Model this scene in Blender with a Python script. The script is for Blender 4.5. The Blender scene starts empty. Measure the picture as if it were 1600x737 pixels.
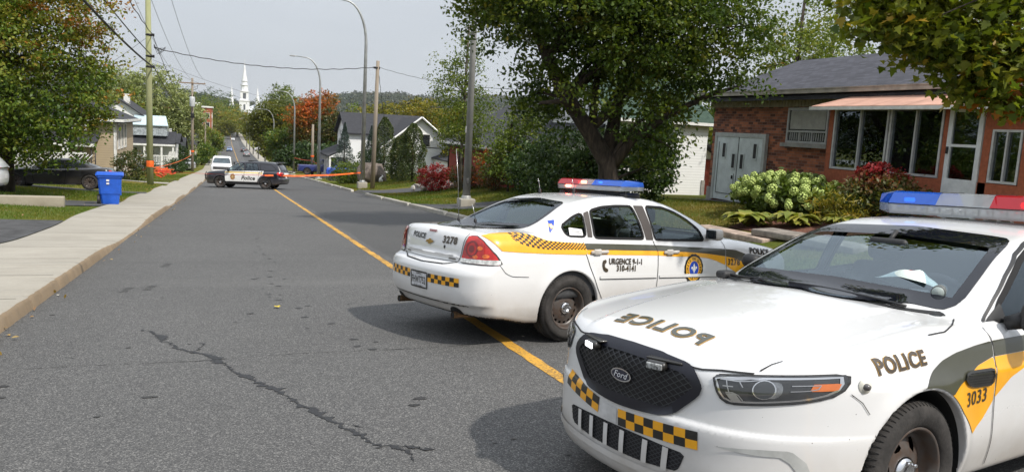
import bpy, math, random
import numpy as np
from mathutils import Matrix, Vector
from mathutils.geometry import delaunay_2d_cdt

scene = bpy.context.scene
COL = scene.collection
R = math.radians

# ---------------------------------------------------------------- camera
cam = bpy.data.objects.new('camera', bpy.data.cameras.new('camera'))
COL.objects.link(cam); scene.camera = cam
_yaw, _pitch, _roll, CAM_Z = .34766, -.13625, .0545, 1.672
_f = Vector((math.sin(_yaw)*math.cos(_pitch), math.cos(_yaw)*math.cos(_pitch), math.sin(_pitch)))
_r = Vector((math.cos(_yaw), -math.sin(_yaw), 0)); _u = _r.cross(_f)
_r2 = _r*math.cos(_roll) + _u*math.sin(_roll); _u2 = -_r*math.sin(_roll) + _u*math.cos(_roll)
cam.matrix_world = Matrix(((_r2.x, _u2.x, -_f.x, 0), (_r2.y, _u2.y, -_f.y, 0), (_r2.z, _u2.z, -_f.z, CAM_Z), (0, 0, 0, 1)))
cam.data.sensor_width = 36; cam.data.lens = 1220.16/1600*36
cam.data.clip_start = .05; cam.data.clip_end = 12000

# ---------------------------------------------------------------- daylight: thin high overcast with a hazy sun behind the camera's right shoulder
SUN = Vector((.50, -.80, 1.10)).normalized()
world = bpy.data.worlds.new('World'); scene.world = world; world.use_nodes = True
nt = world.node_tree; nt.nodes.clear()
out = nt.nodes.new('ShaderNodeOutputWorld'); bg = nt.nodes.new('ShaderNodeBackground')
sky = nt.nodes.new('ShaderNodeTexSky'); sky.sky_type = 'NISHITA'; sky.sun_disc = False
sky.sun_elevation = math.asin(SUN.z); sky.sun_rotation = math.atan2(SUN.x, SUN.y)
sky.air_density = 1.0; sky.dust_density = 2.5; sky.ozone_density = 1.2
# a veil of cloud: greys the blue and evens it out, with soft broad streaks
tc = nt.nodes.new('ShaderNodeTexCoord'); mp = nt.nodes.new('ShaderNodeMapping'); mp.inputs['Scale'].default_value = (1.2, 1.2, 5.0)
nz = nt.nodes.new('ShaderNodeTexNoise'); nz.inputs['Scale'].default_value = 2.2; nz.inputs['Detail'].default_value = 5; nz.inputs['Roughness'].default_value = .5
cr = nt.nodes.new('ShaderNodeValToRGB')
cr.color_ramp.elements[0].position = .3; cr.color_ramp.elements[0].color = (5.9, 6.25, 6.75, 1)
cr.color_ramp.elements[1].position = .72; cr.color_ramp.elements[1].color = (6.8, 7.15, 7.6, 1)
mx = nt.nodes.new('ShaderNodeMix'); mx.data_type = 'RGBA'; mx.inputs['Factor'].default_value = .86
nt.links.new(tc.outputs['Generated'], mp.inputs['Vector']); nt.links.new(mp.outputs['Vector'], nz.inputs['Vector'])
nt.links.new(nz.outputs['Fac'], cr.inputs['Fac'])
nt.links.new(sky.outputs['Color'], mx.inputs['A']); nt.links.new(cr.outputs['Color'], mx.inputs['B'])
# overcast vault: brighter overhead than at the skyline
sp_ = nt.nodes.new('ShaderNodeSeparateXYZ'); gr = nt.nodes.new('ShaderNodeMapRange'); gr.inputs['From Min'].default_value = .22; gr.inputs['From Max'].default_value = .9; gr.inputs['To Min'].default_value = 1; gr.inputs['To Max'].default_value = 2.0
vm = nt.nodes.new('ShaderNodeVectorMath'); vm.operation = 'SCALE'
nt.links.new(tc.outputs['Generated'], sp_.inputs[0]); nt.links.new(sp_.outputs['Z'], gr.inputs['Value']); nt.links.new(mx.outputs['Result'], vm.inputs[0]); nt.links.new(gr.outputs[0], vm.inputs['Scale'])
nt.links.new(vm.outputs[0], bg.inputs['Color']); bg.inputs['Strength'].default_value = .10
nt.links.new(bg.outputs['Background'], out.inputs['Surface'])
sl = bpy.data.lights.new('sun', 'SUN'); sl.energy = 4.1; sl.angle = R(1.6); sl.color = (1, .94, .85)
sun = bpy.data.objects.new('sun', sl); COL.objects.link(sun)
sun.rotation_euler = (-SUN).to_track_quat('-Z', 'Y').to_euler()

scene.view_settings.view_transform = 'Standard'; scene.view_settings.look = 'None'
scene.view_settings.gamma = 1; scene.view_settings.use_curve_mapping = False
scene.view_settings.exposure = 0.10
scene.render.engine = 'CYCLES'
scene.cycles.max_bounces = 8; scene.cycles.transparent_max_bounces = 16
scene.cycles.diffuse_bounces = 3; scene.cycles.glossy_bounces = 3; scene.cycles.transmission_bounces = 4
scene.cycles.use_denoising = True; scene.cycles.caustics_reflective = False; scene.cycles.caustics_refractive = False
# ---------------------------------------------------------------- helpers
rng = np.random.default_rng(7)
def tag(o, label=None, cat=None, group=None, kind=None):
    if label: o['label'] = label
    if cat: o['category'] = cat
    if group: o['group'] = group
    if kind: o['kind'] = kind
    return o
def thing(name, label, cat, loc=(0, 0, 0), rz=0, group=None):
    o = bpy.data.objects.new(name, None); COL.objects.link(o)
    o.location = loc; o.rotation_euler = (0, 0, rz); o.empty_display_size = .2
    return tag(o, label, cat, group)
def kids(o): return list(o.children)
def copy_tree(o, parent=None):
    c = o.copy(); COL.objects.link(c)
    if parent: c.parent = parent
    for ch in kids(o): copy_tree(ch, c)
    return c

def link_mesh(name, me, mats, parent=None):
    for m in mats: me.materials.append(m)
    o = bpy.data.objects.new(name, me); COL.objects.link(o)
    if parent: o.parent = parent
    return o
def np_mesh(name, V, F, mats, parent=None, smooth=False, midx=None, normals=None):
    """V (n,3); F (m,k) array or a list of index tuples"""
    me = bpy.data.meshes.new(name)
    V = np.asarray(V, np.float32)
    if isinstance(F, np.ndarray):
        m, k = F.shape
        me.vertices.add(len(V)); me.vertices.foreach_set('co', V.ravel())
        me.loops.add(m*k); me.loops.foreach_set('vertex_index', F.astype(np.int32).ravel())
        me.polygons.add(m); me.polygons.foreach_set('loop_start', np.arange(0, m*k, k, dtype=np.int32))
        me.update(calc_edges=True)
    else:
        me.from_pydata(V.tolist(), [], [tuple(map(int, f)) for f in F]); me.update()
    n = len(me.polygons)
    if smooth: me.polygons.foreach_set('use_smooth', np.ones(n, bool))
    if midx is not None: me.polygons.foreach_set('material_index', np.asarray(midx, np.int32))
    if normals is not None: me.normals_split_custom_set_from_vertices(np.asarray(normals, np.float32).tolist())
    me.validate(clean_customdata=False)
    return link_mesh(name, me, mats if isinstance(mats, (list, tuple)) else [mats], parent)

class MB:
    """collects simple solids into one mesh"""
    def __init__(s): s.v = []; s.f = []; s.m = []; s.sm = []
    def add(s, V, F, mi=0, sm=False):
        b = len(s.v); s.v += [tuple(map(float, p)) for p in V]
        s.f += [tuple(b + int(i) for i in f) for f in F]; s.m += [mi]*len(F); s.sm += [sm]*len(F); return s
    def box(s, c, d, rz=0, mi=0, rot=None):
        x, y, z = d[0]/2, d[1]/2, d[2]/2
        P = [(-x, -y, -z), (x, -y, -z), (x, y, -z), (-x, y, -z), (-x, -y, z), (x, -y, z), (x, y, z), (-x, y, z)]
        M = rot if rot is not None else Matrix.Rotation(rz, 3, 'Z')
        P = [M @ Vector(p) + Vector(c) for p in P]
        return s.add(P, [(3, 2, 1, 0), (4, 5, 6, 7), (0, 1, 5, 4), (1, 2, 6, 5), (2, 3, 7, 6), (3, 0, 4, 7)], mi)
    def bbox(s, lo, hi, mi=0):
        return s.box([(a+b)/2 for a, b in zip(lo, hi)], [abs(b-a) for a, b in zip(lo, hi)], 0, mi)
    def rbox(s, c, d, r=.02, mi=0, rz=0, n=3):
        """box with rounded vertical and horizontal edges (stacked rounded outlines)"""
        x, y, z = d[0]/2, d[1]/2, d[2]/2; r = min(r, x*.98, y*.98, z*.98)
        def ring(ins, zz):
            o = []
            rr = max(r - ins, .0005)
            for sx, sy, a0 in ((1, 1, 0), (-1, 1, 90), (-1, -1, 180), (1, -1, 270)):
                for k in range(n + 1):
                    a = R(a0 + 90*k/n); o.append((sx*(x - r) + rr*math.cos(a), sy*(y - r) + rr*math.sin(a), zz))
            return o
        rings = [ring(r*(1-math.sin(R(90*k/n))), -z + r*(1-math.cos(R(90*k/n)))) for k in range(n+1)]
        rings += [ring(r*(1-math.cos(R(90*k/n))), z - r + r*math.sin(R(90*k/n))) for k in range(n+1)]
        M = Matrix.Rotation(rz, 3, 'Z'); m = len(rings[0]); V = [M @ Vector(p) + Vector(c) for q in rings for p in q]
        F = [tuple(range(m-1, -1, -1)), tuple((len(rings)-1)*m + i for i in range(m))]
        for i in range(len(rings)-1):
            for j in range(m): F.append((i*m+j, i*m+(j+1) % m, (i+1)*m+(j+1) % m, (i+1)*m+j))
        return s.add(V, F, mi, True)
    def tube(s, pts, rad, n=8, mi=0, cap=True, sm=True):
        pts = [Vector(p) for p in pts]; k = len(pts)
        rad = [rad]*k if np.isscalar(rad) else list(rad)
        V = []; ref = None
        for i, p in enumerate(pts):
            t = (pts[min(i+1, k-1)] - pts[max(i-1, 0)]).normalized()
            if ref is None: ref = Vector((1, 0, 0)) if abs(t.x) < .8 else Vector((0, 1, 0))
            a = (ref - t*ref.dot(t)).normalized(); ref = a; b = t.cross(a)
            for j in range(n):
                th = 2*math.pi*j/n; V.append(p + (a*math.cos(th) + b*math.sin(th))*rad[i])
        F = [(i*n+j, i*n+(j+1) % n, (i+1)*n+(j+1) % n, (i+1)*n+j) for i in range(k-1) for j in range(n)]
        s.add(V, F, mi, sm)
        if cap:
            b = len(s.v) - len(V)
            s.f += [tuple(b + j for j in range(n-1, -1, -1)), tuple(b + (k-1)*n + j for j in range(n))]; s.m += [mi]*2; s.sm += [False]*2
        return s
    def lathe(s, prof, axis='Z', c=(0, 0, 0), n=32, mi=0, sm=True, close=False):
        """prof: list of (r, h)"""
        V = []
        for r_, h in prof:
            for j in range(n):
                t = 2*math.pi*j/n; a, b = r_*math.cos(t), r_*math.sin(t)
                p = (a, b, h) if axis == 'Z' else ((h, a, b) if axis == 'X' else (b, h, a))
                V.append((p[0]+c[0], p[1]+c[1], p[2]+c[2]))
        F = []; k = len(prof)
        for i in range(k - (0 if close else 1)):
            i2 = (i+1) % k
            for j in range(n): F.append((i*n+j, i*n+(j+1) % n, i2*n+(j+1) % n, i2*n+j))
        return s.add(V, F, mi, sm)
    def prism(s, poly, z0, z1, mi=0, M=None):
        """polygon (x,y) extruded between z0 and z1, optional 4x4 matrix"""
        n = len(poly); area = sum(poly[i][0]*poly[(i+1) % n][1] - poly[(i+1) % n][0]*poly[i][1] for i in range(n))
        if area < 0: poly = poly[::-1]
        V = [Vector((p[0], p[1], z0)) for p in poly] + [Vector((p[0], p[1], z1)) for p in poly]
        if M is not None: V = [M @ p for p in V]
        F = [tuple(range(n-1, -1, -1)), tuple(range(n, 2*n))] + [(i, (i+1) % n, n+(i+1) % n, n+i) for i in range(n)]
        return s.add(V, F, mi)
    def quad(s, a, b, c, d, mi=0): return s.add([a, b, c, d], [(0, 1, 2, 3)], mi)
    def build(s, name, mats, parent=None):
        me = bpy.data.meshes.new(name); me.from_pydata(s.v, [], s.f)
        me.polygons.foreach_set('material_index', s.m); me.polygons.foreach_set('use_smooth', s.sm); me.update()
        return link_mesh(name, me, mats if isinstance(mats, (list, tuple)) else [mats], parent)

# ---- materials
MATS = {}
def base_mat(name):
    m = bpy.data.materials.new(name); m.use_nodes = True
    n = m.node_tree.nodes; return m, n, m.node_tree.links, n['Principled BSDF']
def mat(name, col, rough=.6, metal=0, var=.12, scale=6., bump=0, bscale=40., coat=0, spec=.5, dark=None, detail=4, coords='Object', stretch=None):
    """colour with a little noise in it and optional fine bump"""
    if name in MATS: return MATS[name]
    m, n, L, p = base_mat(name)
    p.inputs['Roughness'].default_value = rough; p.inputs['Metallic'].default_value = metal
    p.inputs['Specular IOR Level'].default_value = spec
    if coat: p.inputs['Coat Weight'].default_value = coat; p.inputs['Coat Roughness'].default_value = .04
    tcn = n.new('ShaderNodeTexCoord'); src = tcn.outputs[coords]
    if stretch:
        mpn = n.new('ShaderNodeMapping'); mpn.inputs['Scale'].default_value = stretch; L.new(src, mpn.inputs['Vector']); src = mpn.outputs['Vector']
    if var:
        t = n.new('ShaderNodeTexNoise'); t.inputs['Scale'].default_value = scale; t.inputs['Detail'].default_value = detail; t.inputs['Roughness'].default_value = .65
        L.new(src, t.inputs['Vector'])
        r = n.new('ShaderNodeValToRGB'); c2 = dark or tuple(c*(1-2*var) for c in col)
        r.color_ramp.elements[0].position = .3; r.color_ramp.elements[0].color = (*c2, 1)
        r.color_ramp.elements[1].position = .7; r.color_ramp.elements[1].color = (*[min(1, c*(1+var)) for c in col], 1)
        L.new(t.outputs['Fac'], r.inputs['Fac']); L.new(r.outputs['Color'], p.inputs['Base Color'])
    else: p.inputs['Base Color'].default_value = (*col, 1)
    if bump:
        t2 = n.new('ShaderNodeTexNoise'); t2.inputs['Scale'].default_value = bscale; t2.inputs['Detail'].default_value = 5
        b = n.new('ShaderNodeBump'); b.inputs['Strength'].default_value = bump; b.inputs['Distance'].default_value = .01
        L.new(src, t2.inputs['Vector']); L.new(t2.outputs['Fac'], b.inputs['Height']); L.new(b.outputs['Normal'], p.inputs['Normal'])
    MATS[name] = m; return m
def glass(name, tint=(.5, .55, .55), rough=.015, refl=1.0, base=.04):
    """window pane: tinted see-through with mirror reflection growing at grazing angles"""
    if name in MATS: return MATS[name]
    m = bpy.data.materials.new(name); m.use_nodes = True; n = m.node_tree.nodes; L = m.node_tree.links; n.clear()
    o = n.new('ShaderNodeOutputMaterial'); t = n.new('ShaderNodeBsdfTransparent'); t.inputs['Color'].default_value = (*tint, 1)
    g = n.new('ShaderNodeBsdfGlossy'); g.inputs['Roughness'].default_value = rough; g.inputs['Color'].default_value = (refl*.80, refl*.92, refl, 1)
    f = n.new('ShaderNodeFresnel'); f.inputs['IOR'].default_value = 1.5
    mth = n.new('ShaderNodeMath'); mth.operation = 'MULTIPLY_ADD'; mth.inputs[1].default_value = 1.0; mth.inputs[2].default_value = base; mth.use_clamp = True
    x = n.new('ShaderNodeMixShader'); ge = n.new('ShaderNodeNewGeometry'); bk = n.new('ShaderNodeMath'); bk.operation = 'SUBTRACT'; bk.inputs[0].default_value = 1   # a thin pane: no total reflection from its inner side
    fm = n.new('ShaderNodeMath'); fm.operation = 'MULTIPLY'; L.new(ge.outputs['Backfacing'], bk.inputs[1]); L.new(f.outputs[0], fm.inputs[0]); L.new(bk.outputs[0], fm.inputs[1])
    L.new(fm.outputs[0], mth.inputs[0]); L.new(mth.outputs[0], x.inputs[0])
    L.new(t.outputs[0], x.inputs[1]); L.new(g.outputs[0], x.inputs[2]); L.new(x.outputs[0], o.inputs['Surface'])
    MATS[name] = m; return m
def emit(name, col, st):
    if name in MATS: return MATS[name]
    m, n, L, p = base_mat(name); p.inputs['Base Color'].default_value = (*[min(1, c) for c in col], 1)
    p.inputs['Emission Color'].default_value = (*col, 1); p.inputs['Emission Strength'].default_value = st
    MATS[name] = m; return m
class NT:
    """tiny node-building helper"""
    def __init__(s, m): s.m = m; s.t = m.node_tree; s.n = s.t.nodes; s.L = s.t.links
    def new(s, typ, **k):
        o = s.n.new(typ)
        for a, v in k.items(): setattr(o, a, v)
        return o
    def link(s, a, b): s.L.new(a, b)
    def math(s, op, a, b=None, c=None, clamp=False):
        o = s.n.new('ShaderNodeMath'); o.operation = op; o.use_clamp = clamp
        for i, v in enumerate((a, b, c)):
            if v is None: continue
            if isinstance(v, (int, float)): o.inputs[i].default_value = v
            else: s.L.new(v, o.inputs[i])
        return o.outputs[0]
    def noise(s, vec, scale, detail=4, rough=.6):
        o = s.n.new('ShaderNodeTexNoise'); o.inputs['Scale'].default_value = scale; o.inputs['Detail'].default_value = detail; o.inputs['Roughness'].default_value = rough
        s.L.new(vec, o.inputs['Vector']); return o.outputs['Fac']
    def ramp(s, fac, stops):
        o = s.n.new('ShaderNodeValToRGB'); e = o.color_ramp.elements
        while len(e) < len(stops): e.new(.5)
        for q, (pos, col) in zip(e, stops): q.position = pos; q.color = (*col, 1) if len(col) == 3 else col
        s.L.new(fac, o.inputs['Fac']); return o.outputs['Color']
    def mix(s, fac, a, b, mode='MIX'):
        o = s.n.new('ShaderNodeMix'); o.data_type = 'RGBA'; o.blend_type = mode
        if isinstance(fac, (int, float)): o.inputs['Factor'].default_value = fac
        else: s.L.new(fac, o.inputs['Factor'])
        for nm, v in (('A', a), ('B', b)):
            if isinstance(v, tuple): o.inputs[nm].default_value = (*v, 1)
            else: s.L.new(v, o.inputs[nm])
        return o.outputs['Result']
    def bump(s, h, st, dist, p):
        b = s.n.new('ShaderNodeBump'); b.inputs['Strength'].default_value = st; b.inputs['Distance'].default_value = dist
        s.L.new(h, b.inputs['Height']); s.L.new(b.outputs['Normal'], p.inputs['Normal'])

# ---- lettering: a font outline filled and read back as flat triangles
_TXT = {}
def text_mesh(s, size=1., bold=.0, shear=0., space=1., align='CENTER'):
    key = (s, bold, shear, space, align)
    if key not in _TXT:
        cu = bpy.data.curves.new('lettering', 'FONT'); cu.body = s; cu.size = 1; cu.offset = bold; cu.shear = shear
        cu.space_character = space; cu.align_x = align; cu.align_y = 'CENTER'; cu.resolution_u = 3; cu.fill_mode = 'FRONT'
        o = bpy.data.objects.new('lettering', cu); me = o.to_mesh()
        V = np.array([v.co[:2] for v in me.vertices]); F = [tuple(p.vertices) for p in me.polygons]
        o.to_mesh_clear(); bpy.data.objects.remove(o); bpy.data.curves.remove(cu)
        _TXT[key] = (V, F)
    V, F = _TXT[key]; return V*size, F
# ---------------------------------------------------------------- lie of the land (metres; +Y runs down the street, the camera stands at the origin)
_rz = None
def roadz(y):
    global _rz
    if _rz is None: _rz = pc([(-60, 3.44), (-30, 1.722), (0, 0), (25, -1.435), (50, -2.87), (75, -4.2), (100, -5.55), (159, -8.4), (245, -10.0), (400, -11.4), (600, -10.6), (900, -6)])
    return _rz(y)
_rx = None
def roadx(y):
    global _rx
    if _rx is None: _rx = pc([(-60, 0), (60, 0), (110, -.15), (159, -1.0), (245, -1.8), (408, -3.2), (594, -4.2), (900, -16)])
    return _rx(y)
XL, XC, XR = -2.05, 2.54, 7.2          # left kerb, centre line, right kerb
def walk_h(y):                         # pavement height above the road, dipping where drives cross it
    h = .15 + 0*np.asarray(y, float)
    for c, w in ((18.5, 3.2), (31, 2.2), (41, 2.6), (52, 2.0), (63, 2.4)):
        h = h - .095*np.exp(-((y - c)/w)**4)
    return h
def ground(x, y):
    """height of lawns, drives and yards; also true of road and pavement"""
    x = np.asarray(x, float); y = np.asarray(y, float)
    z = roadz(y); u = x - roadx(y)
    rise = .78*sstep(.4, 7.5, u - XR) * (1 - .5*sstep(75, 140, y)) * (1 - .35*(1 - sstep(-5, 22, y)))
    right = .11 + rise
    left = walk_h(y) - .012 + .35*sstep(0, 8, -(u - XL) - 1.9)*(1 - sstep(60, 100, y))
    far = sstep(12, 60, np.abs(u - XC)) * sstep(90, 300, y)
    h = np.where(u > XR + .2, right, np.where(u < XL - 1.78, left, -.06))
    return z + h + far*2.0
# ---------------------------------------------------------------- car bodies (implicit surfaces meshed with surface nets)
def pc(pts):
    """smooth monotone curve through (x, y) pairs"""
    a = np.array(sorted(pts), float); X, Y = a[:, 0], a[:, 1]
    h = np.diff(X); d = np.diff(Y) / h
    m = np.zeros(len(X)); m[0] = d[0]; m[-1] = d[-1]
    for i in range(1, len(X) - 1):
        if d[i-1] * d[i] > 0:
            w1 = 2*h[i] + h[i-1]; w2 = h[i] + 2*h[i-1]
            m[i] = (w1 + w2) / (w1 / d[i-1] + w2 / d[i])
    def f(x):
        x = np.asarray(x, float); xc = np.clip(x, X[0], X[-1])
        i = np.clip(np.searchsorted(X, xc) - 1, 0, len(h) - 1)
        t = (xc - X[i]) / h[i]
        r = (Y[i]*(1+2*t)*(1-t)**2 + m[i]*h[i]*t*(1-t)**2 + Y[i+1]*t*t*(3-2*t) + m[i+1]*h[i]*t*t*(t-1))
        return r + np.where(x < X[0], (x - X[0])*m[0], 0) + np.where(x > X[-1], (x - X[-1])*m[-1], 0)
    w = X[-1] - X[0]; TX = np.linspace(X[0] - w, X[-1] + w, 6001); TY = f(TX); TX0, k = TX[0], 6000/(3*w)
    def g(x):
        t = (np.asarray(x, float) - TX0)*k; i = np.clip(t.astype(int) if t.ndim else int(t), 0, 5999); a = t - i
        return TY[i]*(1 - a) + TY[i + 1]*a
    return g

def smax(a, b, k):
    h = np.maximum(k - np.abs(a - b), 0) / k
    return np.maximum(a, b) + h*h*k*.25
def smin(a, b, k): return -smax(-a, -b, k)
def sstep(a, b, x):
    t = np.clip((x - a) / (b - a), 0, 1); return t*t*(3 - 2*t)

class Body:
    def __init__(s, **k):
        s.kf = (.10, .25); s.kr = (.10, .30); s.crown = .06; s.tum = .45; s.tumc = .25
        s.kw = (.12, .12); s.rcr = .05; s.ksh = .10; s.kend = .09; s.kbot = .06; s.kg = .09; s.kj = .04
        s.wheels = (); s.arch = .385; s.flare = .012; s.extra = None; s.well_in = .55; s.zbelt = 1.0; s.wheel_z = .335; s.dome = None
        for n, v in k.items(): setattr(s, n, v)
        for n in ('W', 'S', 'YF', 'YR', 'D', 'Zb', 'Wg', 'R'):
            v = getattr(s, n)
            if not callable(v): setattr(s, n, pc(v))
    def base(s, x, y, z):
        ax = np.abs(x); x2 = ax*ax; x6 = x2**3
        S = s.S(z)
        fl = 0
        for ya in s.wheels:
            rad = np.sqrt((y - ya)**2 + (z - s.wheel_z)**2)
            fl = fl + s.flare*np.exp(-((rad - s.arch)/.07)**2)
        gs = ax - (s.W(y) + S + fl)
        gf = y - (s.YF(z) - s.kf[0]*x2 - s.kf[1]*x6)
        gr = (s.YR(z) + s.kr[0]*x2 + s.kr[1]*x6) - y
        e = 1e-3
        dD = (s.D(y + e) - s.D(y - e)) / (2*e)
        gd = (z - (s.D(y) - s.crown*x2 + (s.dome(ax, y) if s.dome else 0))) / np.sqrt(1 + np.minimum(dD*dD, 9))
        low = smax(gs, gd, s.ksh)
        low = smax(smax(low, gf, s.kend), gr, s.kend)
        low = smax(low, s.Zb(y) - z, s.kbot)
        zz = z - s.zbelt
        zp = np.maximum(zz, -.03)
        gg = (ax - (s.Wg(y) - s.tum*zp - s.tumc*zp*np.abs(zp))) / np.sqrt(1 + s.tum**2)
        sh = s.kw[0]*x2*sstep(-.4, .4, y) - s.kw[1]*x2*(1 - sstep(-1.0, -.2, y))
        yy = y + sh
        dR = (s.R(yy + e) - s.R(yy - e)) / (2*e)
        gt = (z - (s.R(yy) - s.rcr*x2)) / np.sqrt(1 + dR*dR)
        gh = np.maximum(smax(gg, gt, s.kg), s.zbelt - .15 - z)
        f = smin(low, gh, s.kj)
        if s.extra: f = s.extra(f, x, y, z)
        return f
    def full(s, x, y, z):
        f = s.base(x, y, z)
        ax = np.abs(x)
        for ya in s.wheels:
            rad = np.sqrt((y - ya)**2 + (z - s.wheel_z)**2)
            f = smax(f, -np.maximum(rad - s.arch, s.well_in - ax), .012)
        return f
    # projections on the skin: 2-D point -> 3-D point, by bisection from outside
    def _bis(s, make, lo, hi, n=34):
        lo = np.array(lo, float); hi = np.array(hi, float)
        for _ in range(n):
            mid = (lo + hi)/2; ins = s.base(*make(mid)) < 0
            lo = np.where(ins, mid, lo); hi = np.where(ins, hi, mid)
        return make(hi)
    def _march(s, make, a, b, n=60):
        t = np.array(a, float); sg = np.sign(np.asarray(b) - a); far = np.abs(np.asarray(b) - a)
        for _ in range(48):
            f = s.base(*make(t))
            if np.all(np.abs(f) < 2e-5): break
            t = t + sg*np.where(np.abs(t - a) < far, f*.8, 0)
        return make(t)
    def side(s, y, z, sg):
        y = np.asarray(y, float); z = np.asarray(z, float)
        a = np.full(y.shape, 1.3); b = np.full(y.shape, .05)
        r = s._march(lambda t: (t, y, z), a, b); return np.stack([r[0]*sg, r[1], r[2]], -1)
    def top(s, x, y):
        x = np.asarray(x, float); y = np.asarray(y, float)
        r = s._march(lambda t: (x, y, t), np.full(x.shape, 2.2), np.full(x.shape, .2)); return np.stack(r, -1)
    def front(s, x, z):
        x = np.asarray(x, float); z = np.asarray(z, float)
        r = s._march(lambda t: (x, t, z), np.full(x.shape, 3.2), np.full(x.shape, -.6), 150); return np.stack(r, -1)
    def rear(s, x, z):
        x = np.asarray(x, float); z = np.asarray(z, float)
        r = s._march(lambda t: (x, t, z), np.full(x.shape, -3.2), np.full(x.shape, .6), 150); return np.stack(r, -1)
    def grad(s, P, fn=None):
        fn = fn or s.base; e = 2e-3; g = []
        for k in range(3):
            d = np.zeros(3); d[k] = e
            A = P + d; B = P - d
            g.append((fn(A[:, 0], A[:, 1], A[:, 2]) - fn(B[:, 0], B[:, 1], B[:, 2])) / (2*e))
        g = np.stack(g, -1); return g / np.maximum(np.linalg.norm(g, axis=1), 1e-9)[:, None]
    def proj(s, how, uv):
        uv = np.asarray(uv, float)
        if how == 'right': return s.side(uv[:, 0], uv[:, 1], 1)
        if how == 'left': return s.side(uv[:, 0], uv[:, 1], -1)
        if how == 'top': return s.top(uv[:, 0], uv[:, 1])
        if how == 'front': return s.front(uv[:, 0], uv[:, 1])
        return s.rear(uv[:, 0], uv[:, 1])

def surface_net(fn, lo, hi, h, newton=3):
    """quads of the zero level of fn (symmetric in x): verts (n,3), faces (m,4), outward normals"""
    lo = np.array(lo, float); hi = np.array(hi, float)
    nx = int(np.ceil(hi[0]/h)) + 1
    xs = (np.arange(nx) + .5)*h
    ys = np.arange(lo[1], hi[1] + h, h); zs = np.arange(lo[2], hi[2] + h, h)
    X, Y, Z = np.meshgrid(xs, ys, zs, indexing='ij')
    F = fn(X, Y, Z)
    F = np.concatenate([F[::-1], F], 0); xs = np.concatenate([-xs[::-1], xs])
    ins = F < 0
    n0, n1, n2 = F.shape
    c = np.zeros((n0-1, n1-1, n2-1), np.int8)
    for i in (0, 1):
        for j in (0, 1):
            for k in (0, 1): c += ins[i:n0-1+i, j:n1-1+j, k:n2-1+k]
    act = (c > 0) & (c < 8)
    I = np.argwhere(act); idx = -np.ones(act.shape, int); idx[act] = np.arange(len(I))
    acc = np.zeros((len(I), 3)); cnt = np.zeros(len(I))
    corners = [(i, j, k) for i in (0, 1) for j in (0, 1) for k in (0, 1)]
    for a in corners:
        for ax in range(3):
            if a[ax]: continue
            b = list(a); b[ax] = 1
            fa = F[I[:, 0]+a[0], I[:, 1]+a[1], I[:, 2]+a[2]]; fb = F[I[:, 0]+b[0], I[:, 1]+b[1], I[:, 2]+b[2]]
            m = (fa < 0) != (fb < 0); t = np.where(m, fa/np.where(m, fa - fb, 1), 0)
            p = np.tile(np.array(a, float), (len(I), 1)); p[:, ax] = t
            acc[m] += p[m]; cnt[m] += 1
    V = acc/cnt[:, None] + I
    V = np.stack([xs[0] + V[:, 0]*h, ys[0] + V[:, 1]*h, zs[0] + V[:, 2]*h], -1)
    e = 1.5e-3
    for _ in range(newton):
        f = fn(V[:, 0], V[:, 1], V[:, 2]); g = []
        for k in range(3):
            d = np.zeros(3); d[k] = e; A = V + d; B = V - d
            g.append((fn(A[:, 0], A[:, 1], A[:, 2]) - fn(B[:, 0], B[:, 1], B[:, 2]))/(2*e))
        g = np.stack(g, -1); st = -(f/np.maximum((g*g).sum(1), .05))[:, None]*g
        L = np.linalg.norm(st, axis=1); st *= np.minimum(1, .5*h/np.maximum(L, 1e-9))[:, None]
        V = V + st*.9
    Fc = []
    for ax in range(3):
        A = [slice(None)]*3; B = [slice(None)]*3; A[ax] = slice(0, -1); B[ax] = slice(1, None)
        ch = ins[tuple(A)] != ins[tuple(B)]
        o1, o2 = [q for q in range(3) if q != ax]
        E = np.argwhere(ch)
        ok = (E[:, o1] > 0) & (E[:, o2] > 0) & (E[:, o1] < F.shape[o1]-1) & (E[:, o2] < F.shape[o2]-1)
        E = E[ok]
        q = []
        for d1, d2 in ((-1, -1), (0, -1), (0, 0), (-1, 0)):
            e2 = E.copy(); e2[:, o1] += d1; e2[:, o2] += d2
            q.append(idx[e2[:, 0], e2[:, 1], e2[:, 2]])
        q = np.stack(q, -1)
        inside_first = ins[E[:, 0], E[:, 1], E[:, 2]]
        flip = inside_first if ax != 1 else ~inside_first
        q[~flip] = q[~flip][:, ::-1]
        Fc.append(q)
    return V, np.concatenate(Fc)

def inpoly(P, poly):
    poly = np.asarray(poly, float); x, y = P[:, 0], P[:, 1]
    r = np.zeros(len(P), bool); n = len(poly)
    for i in range(n):
        x1, y1 = poly[i]; x2, y2 = poly[(i+1) % n]
        c = ((y1 > y) != (y2 > y))
        if y1 != y2: r ^= c & (x < (x2-x1)*(y-y1)/(y2-y1) + x1)
    return r

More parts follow.
